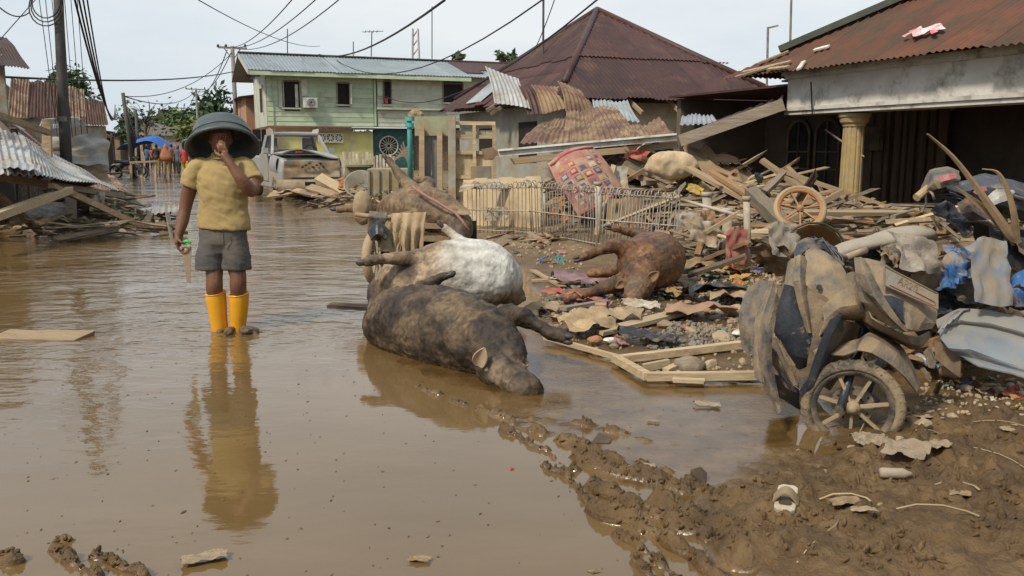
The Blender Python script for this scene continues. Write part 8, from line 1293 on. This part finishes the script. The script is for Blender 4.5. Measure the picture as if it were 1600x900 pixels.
def tpole(px, py_top, Y, label, arm=1.1, two=False):
    b = P(px, py_top, Y); top = b.copy(); T = thing('power_pole', (b.x, b.y, -.1), label, 'utility pole', 'power poles with cross arms'); obj('shaft', MB().tube([Vector((b.x, b.y, -.1)), top], [.16, .11], 10), PG, T, smooth=True)
    for k in range(2 if two else 1):
        z = top.z - .12 - k * .9; obj('cross_arm', MB().beam((b.x - arm, b.y, z + .06), (b.x + arm, b.y, z - .03), .1, .12), PG, T); obj('brace', MB().beam((b.x - .5, b.y, z), (b.x, b.y, z - .7), .05, .05), PG, T); obj('brace', MB().beam((b.x + .5, b.y, z), (b.x, b.y, z - .7), .05, .05), PG, T)
        for dx in (-1, -.45, .9): obj('insulator', MB().lathe([(0, 0), (.07, 0), (.09, .08), (.05, .16), (0, .18)], 8, Matrix.Translation((b.x + dx * arm, b.y, z + .06))), PB, T, smooth=True)
    return T
tpole(363, 72, 53, 'grey power pole with cross arm behind the tub', .85); tpole(306, 138, 95, 'distant power pole with cross arm, second down the street', 1.05); tpole(283, 168, 140, 'farthest power pole with double cross arm', 1.3, True)
b = P(192, 145, 43); T = obj('utility_pole', MB().tube([Vector((b.x + .3, b.y, -.1)), Vector((b.x + .15, b.y, 2)), b], [.14, .12, .09], 8), PB, None, 'dark second utility pole beyond the shacks, wrapped in cables', 'utility pole', smooth=True)
for k in range(4): obj('cable_wrap', MB().tube([b + Vector((.05, 0, -.5)), b + Vector((.35 + .05 * k, 0, -1.6 - .2 * k)), b + Vector((.25, 0, -3.0))], .04, 5), WIRE, T, smooth=True)
b = P(212, 172, 60); obj('utility_pole', MB().tube([Vector((b.x, b.y, -.1)), b], [.14, .1], 8), PB, None, 'third dark pole behind the second, thinner', 'utility pole', smooth=True)
for a, c_, r_, l, s in [((695, 0, 20), (498, 85, 47), .03, 'thick twisted service cable dropping to the green house roof', .5), ((850, -2, 20), (520, 90, 47), .02, 'service wire dropping across the bluish roof', 1.2), ((935, -2, 18), (600, 150, 44), .02, 'long wire crossing the hipped roof to the green house', 1.0), ((363, 74, 53), (498, -5, 25), .018, 'wire from the grey power pole up to the right', .4), ((372, 76, 53), (535, -5, 25), .018, 'second wire from the grey power pole up to the right', .5), ((355, 74, 53), (460, -5, 25), .018, 'third wire from the grey power pole up to the right', .4), ((310, 0, 25), (500, 72, 60), .016, 'thin wire slanting above the green house', .4), ((0, 120, 20), (364, 112, 53), .028, 'level wire crossing the street above the crowd', .25), ((364, 112, 53), (405, 118, 44), .028, 'short wire end between power pole and green house', .1), ((192, 150, 43), (363, 82, 53), .02, 'wire from the second pole to the grey power pole', .8), ((192, 150, 43), (306, 142, 95), .03, 'wire sagging from the second pole down the street', .8), ((363, 78, 53), (306, 141, 95), .03, 'wire sagging between the power poles', 1.0), ((355, 78, 53), (301, 143, 95), .03, 'lower wire sagging between the power poles', 1.3), ((306, 141, 95), (283, 170, 140), .04, 'wire between the two far power poles', 1.0), ((868, -5, 20), (838, 72, 24), .012, 'thin wire beside the aerial of the hipped roof', .05)]: wire(a, c_, r_, l, s)
for px, y0, y1, Y, l in ((1198, 42, 78, 17, 'thin television aerial mast left of the porch roof ridge'), (1233, 0, 66, 17, 'taller aerial mast above the porch roof ridge')):
    T = obj('aerial_mast', MB().tube([P(px, y1 + 60, Y), P(px + (2 if px < 1210 else 4), y0 - (20 if y0 == 0 else 0), Y)], .022, 6), CHR, None, l, 'aerial')
    if y0: obj('antenna_bar', MB().beam(P(px + 1, 44, Y), P(px + 18, 40, Y), .03, .03), CHR, T)
for (px, top, Y, w, l) in ((649, 45, 230, 1.1, 'red and white lattice tower far behind the green house'), (253, 172, 260, .9, 'slim grey transmission tower at the street end')):
    b = P(px, top, Y); T = thing('lattice_tower', (b.x, b.y, 0), l, 'tower', 'far lattice towers'); RW = mat('tower_red', (.45, .2, .17), rough=.7); WWT = mat('tower_white', (.6, .6, .6), rough=.7)
    for sx in (-1, 1):
        for sy in (-1, 1): obj('leg', MB().beam((b.x + sx * w * 1.4, b.y + sy * w, 0), (b.x + sx * w * .6, b.y + sy * w * .5, b.z), .3, .3), WWT, T)
    for k in range(14): z = b.z * (k + .5) / 14; ww = w * (1.4 - .8 * (k + .5) / 14); obj('brace', MB().beam((b.x - ww, b.y, z - 1), (b.x + ww, b.y, z + 1), .25, .25), RW if px > 400 else WWT, T)
# ------------------------------------------------------------------ trees
LEAF = [mat('leaf_dark', (.035, .065, .025), (.055, .09, .035), sc=.5, rough=.7, bump=0, rnd=.1), mat('leaf_mid', (.075, .12, .04), (.05, .085, .03), sc=.5, rough=.7, bump=0, rnd=.1), mat('leaf_yellow', (.17, .19, .05), (.1, .13, .04), sc=.5, rough=.7, bump=0)]; BARK = mat('bark', (.13, .105, .08), (.08, .065, .05), rough=.9)
def tree(x, y, h, rx, rz, n, leaf_, label, seed, size=.35, bare=False, group='trees beyond the houses'):
    rr = random.Random(seed); T = thing('tree', (x, y, 0), label, 'tree', group); tb = MB(); top = Vector((x, y, h - rz)); tb.tube([Vector((x, y, -.2)), Vector((x + .1, y, (h - rz) * .5)), top], [.03 * h, .025 * h, .018 * h], 8); tips = []
    for k in range(12):
        a = k * 2.4 + rr.random(); e = Vector((x + rx * .75 * math.cos(a) * rr.uniform(.5, 1), y + rx * .75 * math.sin(a) * rr.uniform(.5, 1), h - rz + rz * rr.uniform(-.5, .8))); s = Vector((x, y, (h - rz) * rr.uniform(.6, 1))); m_ = (s + e) / 2 + UP * rr.uniform(0, .3); tb.tube([s, m_, e], [.011 * h, .007 * h, .003 * h], 5); tips.append(e)
        if bare or k % 2:
            for _ in range(4): e2 = e + Vector((rr.gauss(0, rx * .3), rr.gauss(0, rx * .3), rr.gauss(.1, rz * .3))); tb.tube([m_, (m_ + e2) / 2 + UP * .1, e2], [.005 * h, .0035 * h, .0015 * h], 4); tips.append(e2)
    obj('trunk', tb, BARK, T, smooth=True); lb = MB(); cl_ = tips + [Vector((x + rr.gauss(0, rx * .45), y + rr.gauss(0, rx * .45), h - rz + rr.gauss(0, rz * .5))) for _ in range(14)]
    for i in range(n):
        c = rr.choice(cl_); g_ = rx * (.24 if not bare else .14); p = c + Vector((rr.gauss(0, g_), rr.gauss(0, g_), rr.gauss(0, g_ * .8))); s = size * rr.uniform(.5, 1.2); u = Vector((rr.gauss(0, 1), rr.gauss(0, 1), rr.gauss(0, .6))).normalized(); v = u.cross(Vector((rr.gauss(0, 1), rr.gauss(0, 1), rr.gauss(0, 1)))).normalized(); lb.add([p - u * s, p + v * s * .45, p + u * s, p - v * s * .45], [(0, 1, 2, 3)])
    obj('crown', lb, leaf_, T)
def at(px, Y): p = P(px, 234, Y); return p.x, p.y
tree(*at(112, 44), 5.2, 1.0, .8, 1100, LEAF[1], 'small bushy tree rising behind the left rusty roofs', 1, .17); tree(*at(228, 62), 5.0, 2.2, 1.6, 110, LEAF[1], 'nearly bare spreading tree beyond the second pole', 2, .2, True); tree(*at(207, 72), 3.7, .8, .8, 450, LEAF[0], 'dark round tree below the bare tree', 3, .32); tree(*at(335, 110), 8.5, 2.4, 2.8, 1300, LEAF[0], 'dark tall tree behind the tub, beside the power pole', 4, .5); tree(*at(302, 105), 5.2, 1.8, 1.3, 700, LEAF[1], 'mid green tree beside the second power pole', 5, .5); tree(*at(315, 90), 4.0, 2.0, 1.2, 700, LEAF[2], 'yellowish green bush under the power pole', 6, .4)
rr = random.Random(77)
for k in range(11): tree(*at(215 + k * 13 + rr.uniform(-4, 4), 128 + rr.uniform(0, 40)), rr.uniform(4.5, 7.5), rr.uniform(3, 4.5), rr.uniform(1.8, 2.6), 600, LEAF[k % 2], ['dark tree in the far line closing the street', 'lighter green tree in the far line closing the street'][k % 2], 20 + k, .75, group='far tree line')
for k, x in enumerate((718, 785, 800)): tree(*at(x, 60), 7.7, .35, .3, 40, LEAF[1], 'palm-like tree top peeping over the dark red roof', 40 + k, .3)
bm = MB(); rr = random.Random(5)
for i in range(9000):
    x = rr.uniform(-220, 260); y = 190 + rr.uniform(0, 50) + abs(x) * .2; z = rr.uniform(0, 6) * (.6 + .4 * math.sin(x * .13) ** 2); s = rr.uniform(.7, 1.5); u = Vector((rr.gauss(0, 1), rr.gauss(0, 1), rr.gauss(0, .6))).normalized(); v = u.cross(Vector((rr.gauss(0, 1), rr.gauss(0, 1), rr.gauss(0, 1)))).normalized(); p = Vector((x, y, z)); bm.add([p - u * s, p + v * s * .6, p + u * s, p - v * s * .6], [(0, 1, 2, 3)])
obj('far_wood', bm, LEAF[0], None, 'far-off dark wood along the horizon', 'wood', kind='stuff')

# ------------------------------------------------------------------ the uncountable splinters of every heap, one object
_me = bpy.data.meshes.new('plank_litter'); _v, _f, _mi = [], [], []
for _k, (_m, _b) in enumerate(LIT.values()): _n = len(_v); _v += [tuple(a) for a in _b.v]; _f += [tuple(i + _n for i in f) for f in _b.f]; _mi += [_k] * len(_b.f); _me.materials.append(_m)
_me.from_pydata(_v, [], _f); _me.polygons.foreach_set('material_index', _mi); _me.update()
tag(link('plank_litter', _me), 'small splintered laths and plank ends strewn through all the heaps', 'splinters', kind='stuff')
